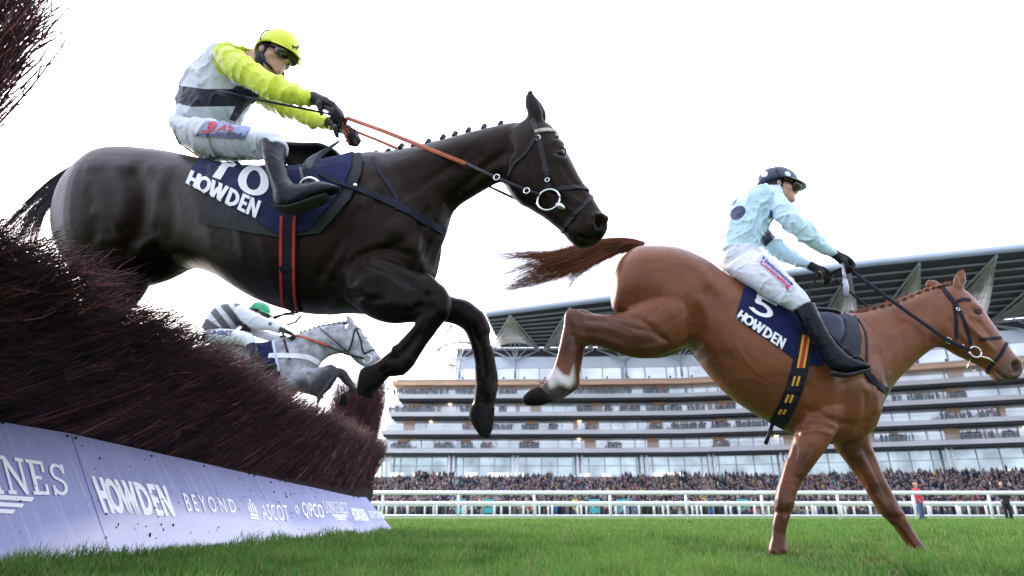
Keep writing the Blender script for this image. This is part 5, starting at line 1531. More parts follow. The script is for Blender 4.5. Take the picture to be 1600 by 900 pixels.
def helmet(c, fwd, up, H, m, parent, s_=1.0, peak=True, mrk=None, tie=True):
    f_, u, s = frame3(fwd, up); T = lambda x, y, z: c + (f_ * x + s * y + u * (z - .52)) * H
    v = []; f = []; n = 32; rows = 12
    for i in range(rows + 1):
        ph = math.pi / 2 * i / rows
        z = .60 + .54 * math.sin(ph) * s_; r_ = math.cos(ph) ** .8 if i < rows else 0.001
        for k in range(n):
            a = 2 * math.pi * k / n; 
            g = 1 + .012 * math.sin(5 * a) + .01 * mnoise.noise(Vector((math.cos(a) * 3, math.sin(a) * 3, z * 6)))
            zz = z - (.10 * max(0, -math.cos(a)) if i == 0 else 0) + (.05 * max(0, math.cos(a)) if i == 0 else 0)
            v.append(T(-.04 + .63 * r_ * g * math.cos(a), .47 * r_ * g * math.sin(a), zz))
    nn = len(v)
    c0 = T(-.03, 0, .6)
    v += [q + (c0 - q) * .07 for q in v]
    for i in range(rows):
        for k in range(n):
            k2 = (k + 1) % n; f.append((i * n + k, i * n + k2, (i + 1) * n + k2, (i + 1) * n + k)); f.append((nn + i * n + k, nn + (i + 1) * n + k, nn + (i + 1) * n + k2, nn + i * n + k2))
    for k in range(n): k2 = (k + 1) % n; f.append((k, k + nn, k2 + nn, k2))
    f.append(tuple(rows * n + k for k in range(n))); f.append(tuple(nn + rows * n + k for k in reversed(range(n))))
    o = MB().add([tuple(q) for q in v], f).build('helmet', m, parent, True)
    if mrk: mark(o, *mrk)
    # peak
    v = []; f = []; n = 17; rws = 5
    for lay in (0, 1):
        for r_ in range(rws + 1):
            t = r_ / rws
            for k in range(n):
                a = (-1 + 2 * k / (n - 1)) * 1.15
                x = -.03 + (.56 + .30 * t * math.cos(a) ** .8) * math.cos(a * .92) ; y = (.46 + .05 * t) * math.sin(a)
                z = .67 - .13 * t * math.cos(a) - .05 * (1 - math.cos(a)) - lay * .025
                v.append(T(x, y, z))
    m_ = (rws + 1) * n
    for r_ in range(rws):
        for k in range(n - 1):
            q = (r_ * n + k, r_ * n + k + 1, (r_ + 1) * n + k + 1, (r_ + 1) * n + k); f.append(q); f.append(tuple(x + m_ for x in reversed(q)))
    rim = [k for k in range(n)] + [r_ * n + n - 1 for r_ in range(1, rws + 1)] + [rws * n + k for k in range(n - 2, -1, -1)] + [r_ * n for r_ in range(rws - 1, 0, -1)]
    for i in range(len(rim)): a, b_ = rim[i], rim[(i + 1) % len(rim)]; f.append((a, a + m_, b_ + m_, b_))
    MB().add([tuple(q) for q in v], f).build('peak', m, o, True)
    if tie:
        b = MB(); b.tube([T(-.03 + .6 * math.cos(R(100)) , .47 * math.sin(R(a)) , .64 + .5 * math.cos(R(a))) for a in ()] or [T(-.10, .495, .60), T(-.15, .50, .74), T(-.18, .44, .60 + .29 * s_), T(-.13, .25, .60 + .45 * s_), T(-.10, 0, .60 + .535 * s_)], .0035, 6)
        b.tube([T(-.10, -.495, .60), T(-.15, -.50, .74), T(-.18, -.44, .60 + .29 * s_), T(-.13, -.25, .60 + .45 * s_), T(-.10, 0, .60 + .535 * s_)], .0035, 6); b.build('elastic', M_dark, o, True)
    return o
def goggles(T, H, parent, c, band=True):
    b = MB()
    pts = [T(.36, -.30, .50), T(.47, -.17, .50), T(.485, 0, .52), T(.47, .17, .50), T(.36, .30, .50)]
    b.tube(pts, [.09 * H, .17 * H, .14 * H, .17 * H, .09 * H], 14)
    o = b.build('goggles', M_goggle, parent, True)
    b = MB(); b.tube([T(.36, -.31, .50), T(.1, -.37, .53), T(-.2, -.36, .57)], .05 * H, 8, flat=.2); b.tube([T(.36, .31, .50), T(.1, .37, .53), T(-.2, .36, .57)], .05 * H, 8, flat=.2); b.build('goggle_strap', M_strap, o, True)
def skull_cap(T, H, m, parent):
    """close hood over ears, nape and jaw"""
    v = []; f = []; n = 20
    lv = [(-.75, -.26, -.70, .31), (-.5, -.14, -.58, .29), (-.25, -.05, -.5, .27), (-.05, -.0, -.42, .27), (.1, .10, -.42, .31), (.25, .16, -.46, .345), (.4, .20, -.50, .37), (.55, .24, -.53, .38), (.7, .26, -.53, .375)]
    for z, fx, bx, w_ in lv:
        for k in range(n): a = 2 * math.pi * k / n; v.append(T((fx + bx) / 2 + (fx - bx) / 2 * math.cos(a), w_ * math.sin(a), z))
    for i in range(len(lv) - 1):
        for k in range(n): f.append((i * n + k, i * n + (k + 1) % n, (i + 1) * n + (k + 1) % n, (i + 1) * n + k))
    f += [tuple(reversed(range(n))), tuple(range((len(lv) - 1) * n, len(lv) * n))]
    return MB().add([tuple(q) for q in v], f).build('hood', m, parent, True)
def snood(T, H, parent):
    v = []; f = []; n = 20
    lv = [(-.15, .36, -.30, .24), (.0, .45, -.32, .28), (.12, .49, -.34, .31), (.22, .515, -.36, .335), (.27, .53, -.38, .345)]
    for z, fx, bx, w_ in lv:
        for k in range(n): a = 2 * math.pi * k / n; v.append(T((fx + bx) / 2 + (fx - bx) / 2 * math.cos(a), w_ * math.sin(a), z + .1 * (1 - math.cos(a)) / 2))
    for i in range(len(lv) - 1):
        for k in range(n): f.append((i * n + k, i * n + (k + 1) % n, (i + 1) * n + (k + 1) % n, (i + 1) * n + k))
    o = MB().add([tuple(q) for q in v], f).build('face_scarf', M_hood, parent, True)
    m_ = o.modifiers.new('s', 'SOLIDIFY'); m_.thickness = .003
    return o
def glove(name, wrist, knuck, curl_to, side, m, parent, scale=1.0, thumb=1, extra=None):
    """a gloved fist: palm from wrist to knuckles, four fingers of different lengths curling towards curl_to, thumb off the side"""
    W = Vector(wrist); K = Vector(knuck); d = (K - W).normalized(); sd_ = Vector(side).normalized(); sd_ = (sd_ - d * sd_.dot(d)).normalized(); cu = Vector(curl_to); cu = (cu - sd_ * cu.dot(sd_) - d * cu.dot(d)).normalized()
    s_ = scale; P = []
    for q in (-.028, -.010, .010, .028): P.append(tubes([W + sd_ * q * .7 * s_, W + (K - W) * .5 + sd_ * q * .9 * s_, K + sd_ * q * s_], [.017 * s_, .019 * s_, .0145 * s_], 10))
    P.append(tubes([W - d * .05 * s_, W, W + d * .03 * s_], [.027 * s_, .027 * s_, .029 * s_], 12))
    for i, (q, L) in enumerate(((-.031, .85), (-.0105, 1.0), (.0105, .95), (.031, .78))):
        a = K + sd_ * q * s_; L *= s_
        p1 = a + (d * .85 + cu * .5).normalized() * .036 * L; p2 = p1 + (d * -.05 + cu * 1).normalized() * .028 * L; p3 = p2 + (-d * .9 + cu * .3).normalized() * .022 * L; p4 = p3 + (-d * .9 - cu * .25).normalized() * .008 * L
        P.append(tubes([a - d * .02, a, p1, p2, p3, p4], [.0105 * s_, .0108 * s_, .0100 * s_, .0094 * s_, .0085 * s_, .006 * s_], 9))
    t0 = W + (K - W) * .3 + sd_ * .026 * thumb * s_ + cu * .012 * s_; t1 = t0 + (d * .6 + sd_ * .55 * thumb + cu * .5).normalized() * .034 * s_; t2 = t1 + (d * .75 - sd_ * .2 * thumb + cu * .65).normalized() * .028 * s_; t3 = t2 + (d * .3 - sd_ * .6 * thumb + cu * .5).normalized() * .018 * s_
    P.append(tubes([t0 - d * .02 * s_ - sd_ * .01 * thumb * s_, t0, t1, t2, t3], [.014 * s_, .015 * s_, .012 * s_, .0105 * s_, .007 * s_], 9))
    return fuse(name, P, .0035 * s_, m, parent, 2)
def lay(o, name, poly, m, parent, off=.004, th=.002, step=4):
    return patch(name, bvh_of(o), poly, off, th, m, parent, step)

# ------------------------------------------------------------ rider of the dark horse
r1 = thing('person', 'jockey in white silks with bright yellow sleeves and cap riding the dark horse', 'person', tuple(PD.pt(360, 225)))
j_torso = [(277, 200, 352, 205, .15), (272, 170, 368, 190, .155), (277, 145, 384, 172, .16), (292, 120, 398, 150, .17), (310, 97, 405, 132, .18), (333, 80, 408, 118, .18), (356, 74, 406, 106, .14), (380, 75, 404, 99, .085), (394, 77, 410, 98, .075)]
armN = [(338, 84, 350, 112, .06, .12), (350, 73, 348, 118, .068, .16), (372, 76, 362, 127, .068, .19), (395, 92, 381, 137, .062, .2), (417, 106, 404, 149, .058, .19), (441, 119, 430, 159, .054, .17), (470, 135, 460, 163, .046, .14), (487, 143, 480, 165, .04, .12), (498, 148, 488, 164, .034, .11)]
armF = [(372, 100, 372, 140, .06, -.14), (402, 130, 395, 160, .058, -.18), (428, 148, 415, 172, .052, -.18), (458, 164, 450, 186, .048, -.15), (485, 170, 476, 196, .043, -.11), (508, 178, 501, 202, .038, -.08), (526, 186, 521, 205, .03, -.07)]
thN = [(280, 175, 290, 236, .10, .08), (310, 184, 310, 247, .10, .12), (345, 187, 345, 249, .10, .19), (385, 197, 380, 247, .092, .26), (415, 204, 405, 244, .08, .30), (438, 211, 418, 240, .07, .32), (447, 224, 424, 246, .06, .33)]
thF = offset_secs([(s[0] + 8, s[1] + 4, s[2] + 8, s[3] + 4, s[4], 0) for s in thN[:3]], -.14) + [(400, 202, 395, 250, .09, -.26), (435, 212, 428, 250, .08, -.3), (462, 226, 452, 252, .07, -.32), (470, 238, 458, 256, .055, -.32)]
hips = [(276, 172, 350, 192, .15), (273, 195, 345, 212, .165), (277, 218, 330, 236, .15), (286, 236, 320, 246, .11)]
f1 = (PD.u * math.cos(R(20)) - Vector((0, 0, 1)) * math.sin(R(20)) + PD.n * .12).normalized()
u1 = Vector((0, 0, 1)) * math.cos(R(20)) + PD.u * math.sin(R(20))
H1 = .215; c1 = PD.pt(431, 87, .02)
hp, T1h = head_parts(c1, f1, u1, H1)
shk = lambda secs, k=.68: loft(PD, secs, 2, 16, shrink=k)
fuse('body', hp + [shk(j_torso), shk(armN), shk(armF), shk(thN), shk(thF), shk(hips),
     tubes([T1h(-.2, 0, 0), PD.pt(395, 92), PD.pt(370, 105)], [.055, .06, .07], 14)], .009, M_skin, r1, 3)
M_silk1 = mat('white_silk', (0.62, 0.65, 0.74), 0.5, 0.05, 10, 0.15, 60, sheen=.2, marks=(('band', (0.008, 0.010, 0.03), .6), ('sleeves', (0.62, 0.72, 0.03), .8)))
jk = fuse('silks', [loft(PD, j_torso, 3, 28, 2.2), loft(PD, armN, 3, 20), loft(PD, armF, 3, 18)], .0085, M_silk1, r1, 4)
wrinkle(jk, .016, 7, 1, (1.6, .8, .8)); wrinkle(jk, .007, 16, 5, (1.3, .7, 1))
mark(jk, 'band', [[(268, 132), (283, 134), (320, 139), (372, 139), (378, 132), (420, 140), (398, 158), (385, 168), (368, 190), (358, 187), (368, 166), (300, 167), (268, 160)], [(442, 158), (455, 160), (454, 184), (440, 184)]])
mark(jk, 'sleeves', [[(332, 76), (345, 66), (380, 66), (520, 140), (535, 180), (530, 212), (455, 195), (400, 160), (388, 140), (357, 121), (340, 112), (333, 98)]])
M_breech = mat('white_breeches', (0.62, 0.65, 0.74), 0.65, 0.05, 6, 0.15, 60, sheen=.1, var2=(0.66, 0.68, 0.77))
fleck(M_breech, 60, .70, (.2, .16, .13), .5); fleck(M_silk1, 50, .68, (.12, .09, .07), .5)
bc = fuse('breeches', [loft(PD, hips, 3, 26, 2.2), loft(PD, thN, 3, 22), loft(PD, thF, 3, 20)], .0085, M_breech, r1, 4)
wrinkle(bc, .011, 8, 9, (1.7, .8, .7)); wrinkle(bc, .0035, 18, 2, (1.5, .7, .9))
wb = mat('slate_patch', (.25, .31, .5), .6)
pt = lay(bc, 'logo_patch', [(322, 190), (352, 192), (392, 200), (383, 216), (350, 214), (307, 212)], wb, bc)
bvp = bvh_of(pt); M_rlet = mat('red_lettering', (.6, .015, .05), .6); M_blet = mat('navy_lettering', (.02, .04, .15), .6)
letter('lettering', '3', ((322, 190), (341, 191), (335, 208), (313, 208)), lambda x, y: hit(bvp, x, y), M_rlet, pt, off=.002, bold=.05, shear=.2)
letter('lettering', "A's", ((343, 193), (368, 196), (363, 206), (337, 205)), lambda x, y: hit(bvp, x, y), M_rlet, pt, off=.002, bold=.04, shear=.2)
lay(bc, 'logo_band', [(310, 208.5), (345, 210), (384, 212.5), (382, 217), (345, 214.5), (307, 212.5)], M_blet, bc, .0075)
letter('lettering', 'scffld', ((335, 204), (380, 208), (378, 213), (333, 210)), lambda x, y: hit(bvp, x, y), M_blet, pt, off=.002, bold=.03, shear=.3)
letter('lettering', 'ONM', ((384, 136), (405, 141), (402, 152), (386, 150)), lambda x, y: hit(bvh_jk, x, y), M_cloth_white, jk, off=.003, bold=.03) if False else None
bvh_jk = bvh_of(jk)
letter('lettering', 'AJA', ((386, 134), (406, 143), (403, 152), (388, 148)), lambda x, y: hit(bvh_jk, x, y), M_cloth_white, jk, off=.003, bold=.03)
bootN = [(405, 226, 447, 224, .056, .33), (409, 245, 446, 243, .056, .35), (415, 268, 451, 264, .052, .36), (422, 288, 457, 280, .048, .365), (428, 305, 468, 290, .046, .37), (430, 320, 482, 288, .044, .375), (455, 327, 492, 285, .042, .38), (484, 316, 505, 284, .038, .385), (508, 306, 521, 288, .03, .39), (524, 300, 529, 292, .018, .39)]
bo = fuse('boot', [loft(PD, bootN, 3, 22)], .006, M_boot, r1, 3); wrinkle(bo, .002, 12, 3, (.6, 1, 1.6))
v, f = loft(PD, [(430, 322, 433, 330, .04, .37), (456, 325, 458, 332, .042, .38), (486, 313, 490, 322, .038, .385), (512, 303, 518, 310, .03, .39)], 2, 12); MB().add([tuple(q) for q in v], f).build('boot_sole', M_dark, bo, True)
bootF = [(440, 238, 475, 240, .055, -.33), (448, 262, 480, 262, .05, -.35), (452, 285, 485, 280, .046, -.36), (456, 300, 500, 285, .044, -.37), (480, 304, 520, 285, .04, -.38), (520, 298, 535, 288, .025, -.39)]
fuse('boot', [loft(PD, bootF, 3, 18)], .007, M_boot, r1, 3)
# the folded cuff of the breeches at the knee
p1w, p2w = PD.pt(494, 157, .11), PD.pt(524, 166, .10)
glove('glove', PD.pt(500, 158, .11), PD.pt(527, 171, .10), (0, 0, -1), PD.n, M_glove, r1, 1.18, thumb=1)
glove('glove', PD.pt(524, 196, -.07), PD.pt(552, 207, -.07), (0, 0, -1), PD.n, M_glove, r1, 1.15, thumb=1)
b = MB(); b.tube(path3(PD, [(541, 186, .06), (537, 200, .0), (548, 214, -.05), (556, 224, -.07)]), .009, 8, flat=.4); b.tube(path3(PD, [(560, 207, -.07), (548, 200, -.03), (536, 205, .0), (545, 222, -.03)]), .008, 8, flat=.4); b.build('rein_loop', M_rubber, hd, True)
hm = helmet(c1, f1, u1, H1, mat('yellow_cap', (.66, .72, .03), .5, .06, 8, .25, 40, sheen=.2), r1, 1.16)
goggles(T1h, H1, r1, c1)
#
M_hood = mat('navy_hood', (0.007, 0.010, 0.024), .7, .2, 20, .3, 80)
skull_cap(T1h, H1, M_hood, r1)
b = MB(); b.tube([T1h(.02, -.36, .3), T1h(.2, -.31, .08), T1h(.34, 0, .0), T1h(.2, .31, .08), T1h(.02, .36, .3)], .008, 8); b.build('chin_strap', M_hood, r1, True)
# small horse emblem on the cap (plain blob of dark print)
bvm = bvh_of(hm)
EMB = rects([(.1, .3, .8, .6), (.7, .5, .95, .95), (.15, 0, .28, .35), (.6, 0, .73, .35), (0, .35, .12, .8)])
letter('cap_badge', EMB, ((457, 68), (468, 71), (466, 79), (455, 76)), lambda x, y: hit(bvm, x, y), M_dark, hm, off=.002)
wh = thing('riding_whip', 'long black whip held level across the body of the jockey in yellow sleeves', 'whip', tuple(PD.pt(440, 160, .2)))
b = MB(); b.tube(path3(PD, [(341, 144, .30), (358, 147, .30), (380, 152, .29)]), [.012, .0125, .009], 10); b.build('handle', M_strap, wh, True)
b = MB(); b.tube(path3(PD, [(378, 151, .29), (440, 163, .25), (510, 177, .16), (530, 184, .12)]), [.007, .006, .0045, .0035], 8); b.build('shaft', M_strap, wh, True)
# ============================================================ the chestnut horse, just landed
PC = Plane((1.9, 3.66, 0), R(-4))
g0 = ground(1215, 869); PC.p0 = Vector((g0.x, g0.y + .12, 0))
hc = thing('racehorse', 'chestnut racehorse number 5 landing on its forelegs with tail streaming', 'horse', tuple(PC.pt(1250, 760)))
cb = [(965, 412, 953, 450, .08), (975, 398, 957, 484, .17), (995, 385, 975, 500, .24), (1025, 383, 1010, 520, .265), (1062, 387, 1045, 537, .275), (1100, 404, 1075, 545, .27), (1133, 427, 1092, 566, .25), (1165, 445, 1126, 606, .26), (1205, 462, 1163, 636, .275),
      (1245, 476, 1205, 661, .28), (1282, 486, 1240, 679, .27), (1315, 489, 1275, 690, .245), (1340, 500, 1308, 695, .21), (1360, 530, 1342, 688, .17), (1378, 575, 1362, 675, .11)]
cn_ = [(1285, 486, 1310, 680, .17), (1322, 489, 1366, 650, .15), (1350, 486, 1393, 606, .125), (1385, 478, 1420, 577, .1), (1420, 465, 1444, 555, .088), (1452, 452, 1464, 543, .08), (1476, 449, 1482, 546, .074)]
ch = [(1480, 445, 1455, 495, .07), (1500, 449, 1463, 522, .092), (1518, 462, 1475, 543, .1), (1532, 480, 1496, 556, .098), (1544, 498, 1516, 566, .086), (1556, 514, 1533, 574, .072), (1568, 530, 1546, 585, .062), (1580, 547, 1554, 596, .058), (1592, 562, 1567, 599, .055), (1599, 574, 1584, 597, .038)]
lA = [(1250, 640, 1330, 640, .12, .1), (1238, 685, 1300, 690, .1, .13), (1230, 715, 1280, 718, .082, .14), (1219, 746, 1258, 748, .066, .14), (1211, 772, 1244, 774, .058, .14), (1209, 790, 1241, 792, .058, .14), (1209, 803, 1236, 804, .05, .14), (1206, 820, 1231, 820, .042, .14), (1205, 838, 1227, 838, .036, .14), (1200, 855, 1232, 856, .05, .14), (1202, 868, 1232, 868, .044, .14)]
lAh = [(1202, 864, 1233, 864, .048, .14), (1200, 873, 1238, 873, .056, .14), (1200, 879, 1247, 879, .062, .14)]
lB = [(1290, 640, 1362, 640, .1, -.1), (1299, 690, 1361, 688, .09, -.12), (1317, 716, 1370, 715, .076, -.13), (1336, 742, 1381, 742, .064, -.13), (1352, 766, 1394, 768, .056, -.13), (1364, 786, 1405, 788, .054, -.13), (1376, 804, 1414, 803, .05, -.13), (1392, 820, 1421, 816, .042, -.13), (1406, 838, 1431, 834, .038, -.13), (1420, 858, 1444, 852, .042, -.13), (1432, 871, 1453, 860, .042, -.13), (1447, 876, 1466, 866, .04, -.13)]
lBh = [(1440, 876, 1462, 862, .046, -.13), (1462, 878, 1476, 867, .056, -.13), (1482, 880, 1490, 871, .056, -.13), (1500, 880, 1503, 876, .03, -.13)]
hN = [(1060, 420, 1085, 520, .14, .1), (1020, 450, 1066, 540, .15, .12), (985, 482, 1030, 558, .11, .14), (958, 490, 990, 559, .08, .15), (934, 492, 950, 546, .062, .15), (914, 489, 925, 538, .05, .15), (896, 482, 908, 540, .043, .15), (883, 489, 903, 543, .04, .15), (880, 512, 901, 552, .037, .15), (873, 544, 898, 566, .033, .15), (867, 568, 895, 584, .034, .15), (858, 588, 893, 604, .038, .15), (848, 600, 878, 617, .036, .15), (838, 607, 862, 626, .036, .15)]
hNh = [(842, 604, 866, 627, .042, .15), (829, 609, 852, 632, .05, .15), (820, 616, 836, 634, .05, .15), (815, 624, 822, 633, .03, .15)]
sh = lambda S, dx, dy, do: [(a + dx, b_ + dy, c + dx, d + dy, w_, o - do) for a, b_, c, d, w_, o in S]
hF = sh(hN, 12, 0, .30); hFh = sh(hNh, 14, -4, .30)
M_chest = coat_mat('chestnut_coat', (0.150, 0.048, 0.019), marks=(('points', (0.065, 0.021, 0.011), 16.0), ('sock', (0.62, 0.6, 0.57), 2.5), ('dirty', (0.05, 0.04, 0.035), 4.0), ('muzzle', (0.09, 0.05, 0.04), 8.0), ('nostril', (0.015, 0.006, 0.005), 1.5)), rough=0.38, spec=0.42, var=.18, nscale=2.2)
PC.coat = M_chest; fleck(M_chest, 55, .66, (.045, .03, .02), .7); fleck(M_dark_coat, 55, .68, (.03, .024, .02), .6)
cbody = fuse('body', [loft(PC, cb, 3, 36, 2.15), loft(PC, cn_, 3, 28), loft(PC, ch, 3, 28, 2.2), loft(PC, lA, 3, 20, 2.1), loft(PC, lB, 3, 20, 2.1), loft(PC, hN, 3, 22), loft(PC, hF, 3, 20),
      loft(PC, lAh, 2, 18), loft(PC, lBh, 2, 18), loft(PC, hNh, 2, 18), loft(PC, hFh, 2, 18),
      ear(PC, (1487, 452), (1507, 455), (1504, 415), .05, None, .026), ear(PC, (1449, 452), (1472, 450), (1452, 434), -.05, None, .022)], .0092, M_chest, hc, 8)
# the ear pockets, muscle and vein relief
sculpt(cbody, [([(960, 490), (1000, 500), (1040, 530)], -.012, 6), ([(1085, 545), (1092, 500), (1105, 460)], -.018, 13), ([(1060, 540), (1085, 525), (1115, 545)], .010, 9), ([(1020, 430), (1050, 470), (1060, 510)], .006, 14), ([(985, 420), (975, 460), (975, 490)], -.005, 9),
  ([(1100, 430), (1120, 450)], .010, 10), ([(1095, 560), (1110, 545), (1140, 560)], -.010, 10), ([(920, 510), (960, 512), (1000, 525)], .007, 8), ([(905, 500), (950, 500)], -.004, 5), ([(884, 520), (880, 545)], .004, 5), ([(893, 540), (885, 575)], -.004, 5),
  ([(1262, 640), (1290, 655), (1340, 665)], -.010, 6), ([(1255, 560), (1262, 610), (1262, 650)], .008, 14), ([(1290, 565), (1300, 610), (1300, 650)], .010, 18), ([(1318, 560), (1322, 610), (1318, 660)], -.006, 6), ([(1345, 580), (1345, 620), (1335, 660)], .012, 14), ([(1375, 600), (1362, 640), (1350, 672)], -.009, 5),
  ([(1300, 520), (1340, 560), (1360, 600)], -.007, 9), ([(1240, 600), (1250, 640), (1245, 675)], -.006, 6), ([(1400, 490), (1380, 540), (1350, 570)], -.006, 10), ([(1440, 470), (1425, 510), (1400, 560)], .006, 14), ([(1465, 460), (1455, 500), (1455, 535)], -.009, 6),
  ([(1475, 480), (1478, 520), (1498, 545)], .009, 9), ([(1505, 500), (1530, 525), (1550, 545)], .007, 5), ([(1515, 520), (1535, 550)], -.006, 6), ([(1520, 475), (1532, 483)], .009, 4.5), ([(1518, 493), (1532, 496)], .005, 5), ([(1523, 487), (1530, 488)], -.009, 4.5),
  ([(1586, 570), (1588, 578)], -.035, 5.5), ([(1580, 578), (1580, 566), (1588, 561), (1596, 567)], .008, 3), ([(1556, 580), (1572, 592), (1586, 592)], -.012, 3), ([(1560, 594)], .008, 6), ([(1240, 700), (1225, 745), (1218, 770)], .005, 5), ([(1265, 700), (1245, 745)], -.007, 5), ([(1218, 780), (1232, 785)], .006, 7), ([(1221, 805), (1217, 860)], -.005, 3.5), ([(1227, 805), (1224, 860)], .003, 2.5),
  ([(1318, 700), (1350, 745), (1372, 780)], .006, 6), ([(1350, 700), (1370, 745), (1390, 780)], -.008, 5), ([(1380, 790), (1400, 805)], .006, 8), ([(1398, 818), (1430, 862)], -.004, 3.5), ([(1340, 715), (1355, 740)], .006, 8),
  ([(1150, 560), (1160, 600), (1180, 630)], .003, 8), ([(1180, 560), (1190, 610)], .003, 7), ([(1010, 400), (1060, 405), (1110, 430)], .004, 10), ([(1498, 424), (1503, 440)], -.012, 5)])
sculpt(cbody, [([(1311, 575), (1314, 620), (1308, 665)], -.006, 6), ([(1250, 668), (1275, 662), (1302, 670)], -.007, 4), ([(1252, 676), (1275, 672), (1296, 678)], .006, 3), ([(1262, 600), (1275, 640), (1300, 655)], -.006, 5), ([(1320, 600), (1345, 590), (1365, 600)], -.006, 5), ([(1352, 615), (1352, 650), (1340, 675)], -.009, 4), ([(1366, 600), (1370, 640)], .008, 6),
  ([(1222, 760), (1218, 790)], .006, 5), ([(1238, 765), (1232, 790)], .006, 5), ([(1228, 758), (1224, 780)], -.006, 3), ([(1213, 800), (1238, 802)], -.005, 3), ([(1218, 810), (1213, 858)], -.007, 2.6), ([(1226, 810), (1222, 858)], .006, 2.6), ([(1206, 862), (1228, 862)], .007, 5),
  ([(1244, 700), (1236, 745)], -.007, 4), ([(1258, 705), (1250, 740)], .007, 5), ([(1230, 720), (1224, 750)], .005, 4), ([(1330, 720), (1352, 760)], -.007, 4), ([(1345, 712), (1368, 755)], .007, 5), ([(1362, 712), (1380, 750)], -.006, 4), ([(1370, 778), (1388, 800)], .007, 5), ([(1392, 785), (1404, 805)], .005, 4),
  ([(1396, 822), (1424, 862)], -.008, 2.6), ([(1406, 820), (1432, 858)], .006, 2.6), ([(1384, 812), (1410, 806)], -.005, 3), ([(1430, 862), (1446, 866)], .007, 5),
  ([(1092, 470), (1108, 500), (1105, 540)], .009, 9), ([(1120, 470), (1135, 500), (1128, 540)], -.006, 8), ([(1000, 505), (1030, 500), (1060, 480)], .004, 8), ([(1045, 400), (1040, 440), (1020, 490)], -.005, 7), ([(960, 500), (985, 512), (1015, 518), (1040, 532)], -.008, 3.5), ([(1005, 545), (1030, 540), (1048, 528)], .006, 5),
  ([(920, 500), (950, 505), (985, 520)], -.006, 4), ([(908, 525), (935, 528), (970, 540)], .006, 5), ([(890, 490), (897, 505)], .006, 5), ([(896, 525), (900, 540)], -.007, 4), ([(884, 545), (876, 572)], -.006, 3), ([(893, 548), (886, 575)], .005, 3), ([(872, 592), (880, 600)], .008, 6),
  ([(1140, 600), (1165, 590), (1200, 600)], .0035, 4), ([(1150, 540), (1180, 580), (1215, 600)], .003, 3), ([(1400, 500), (1410, 540), (1390, 580)], -.005, 6), ([(1350, 520), (1375, 545), (1385, 580)], .006, 9), ([(1435, 480), (1420, 500), (1395, 515)], -.004, 5),
  ([(1485, 500), (1500, 530), (1512, 550)], -.006, 3.5), ([(1505, 495), (1520, 515), (1540, 530)], .004, 3), ([(1530, 505), (1548, 525)], -.005, 3.5), ([(1498, 520), (1510, 530), (1525, 545)], .003, 2.5)])
wrinkle(cbody, .0009, 12, 11)
skin_mark_legs(cbody, 'points', [(x, y, r_) for x, y, r_ in ((1220, 790, 24), (1217, 820, 22), (1216, 850, 24), (1255, 720, 20), (1395, 800, 26), (1412, 830, 24), (1440, 862, 26), (1340, 715, 22), (1370, 765, 22), (930, 515, 30), (965, 525, 32), (1000, 540, 30), (895, 505, 30), (1040, 550, 20), (893, 540, 24), (1250, 745, 16))], 0, 1)
mark(cbody, 'sock', [[(868, 572), (880, 585), (890, 588), (897, 570), (899, 600), (890, 616), (872, 622), (852, 612), (858, 590)]])
mark(cbody, 'dirty', [[(860, 606), (874, 600), (890, 606), (900, 596), (900, 640), (800, 640), (805, 600), (850, 592)], [(1480, 860), (1510, 860), (1510, 890), (1470, 890)]])
mark(cbody, 'nostril', [[(1582, 568), (1589, 564), (1594, 571), (1592, 580), (1586, 583), (1582, 577)], [(1556, 579), (1572, 591), (1588, 591), (1588, 593), (1572, 593), (1555, 581)]])
mark(cbody, 'muzzle', [[(1570, 560), (1600, 560), (1605, 600), (1550, 606), (1552, 585)]])
bvH = bvh_of(cbody)
for hs in (lAh, lBh, hNh, hFh):
    v, f = loft(PC, hs, 3, 20, 2.0, wscale=1.07); MB().add([tuple(q) for q in v], f).build('hoof', M_horn, hc, True)
eye(PC, 1527, 488, bvH, .023, hc)
hair_lock(PC, [[(875, 600, .15), (865, 612, .17), (850, 618, .2), (838, 612, .2)], [(890, 604, .15), (880, 618, .17), (868, 628, .2), (856, 630, .2)], [(862, 596, .12), (850, 600, .1), (838, 598, .1)]], 260, .011, .0014, 9, M_hair, 'fetlock_hair', hc, (0.05, 0.04, 0.035), .006, segs=5)
# tail streaming behind
TG = [[(1006, 379, 0), (980, 374, 0), (945, 377, .02), (905, 387, .04), (862, 399, .05), (810, 398, .05), (756, 402, .05)],
      [(1006, 381, 0), (978, 376, .02), (940, 382, .03), (900, 396, .04), (860, 408, .04), (820, 416, .04), (768, 432, .05)],
      [(1004, 384, 0), (974, 382, .0), (936, 392, 0), (896, 408, 0), (855, 420, 0), (810, 440, 0), (774, 466, 0)],
      [(1002, 386, 0), (968, 390, -.02), (935, 402, -.02), (900, 418, -.03), (862, 432, -.03), (825, 444, -.03), (780, 452, -.03)],
      [(1000, 388, -.02), (962, 394, -.03), (930, 408, -.04), (905, 425, -.04), (890, 440, -.04), (882, 452, -.04)]]
hair_lock(PC, TG, 2300, .013, .0017, 5, M_hair, 'tail', hc, (0.20, 0.06, 0.028), .024, segs=14, minlen=.5)
hair_lock(PC, [[(1003, 382, .0), (975, 380, .02), (950, 386, .02)], [(1003, 386, .0), (975, 386, .0), (950, 394, .0)]], 500, .012, .003, 6, M_hair, 'tail_dock', hc, (0.12, 0.04, 0.02), .004, segs=8)
hair_lock(PC, [[(905, 410, 0), (893, 440, .02), (880, 465, .05), (862, 472, .05), (846, 464, .05)]], 14, .004, .0012, 7, M_hair, 'stray_tail_hair', hc, (0.12, 0.04, 0.02), .004)
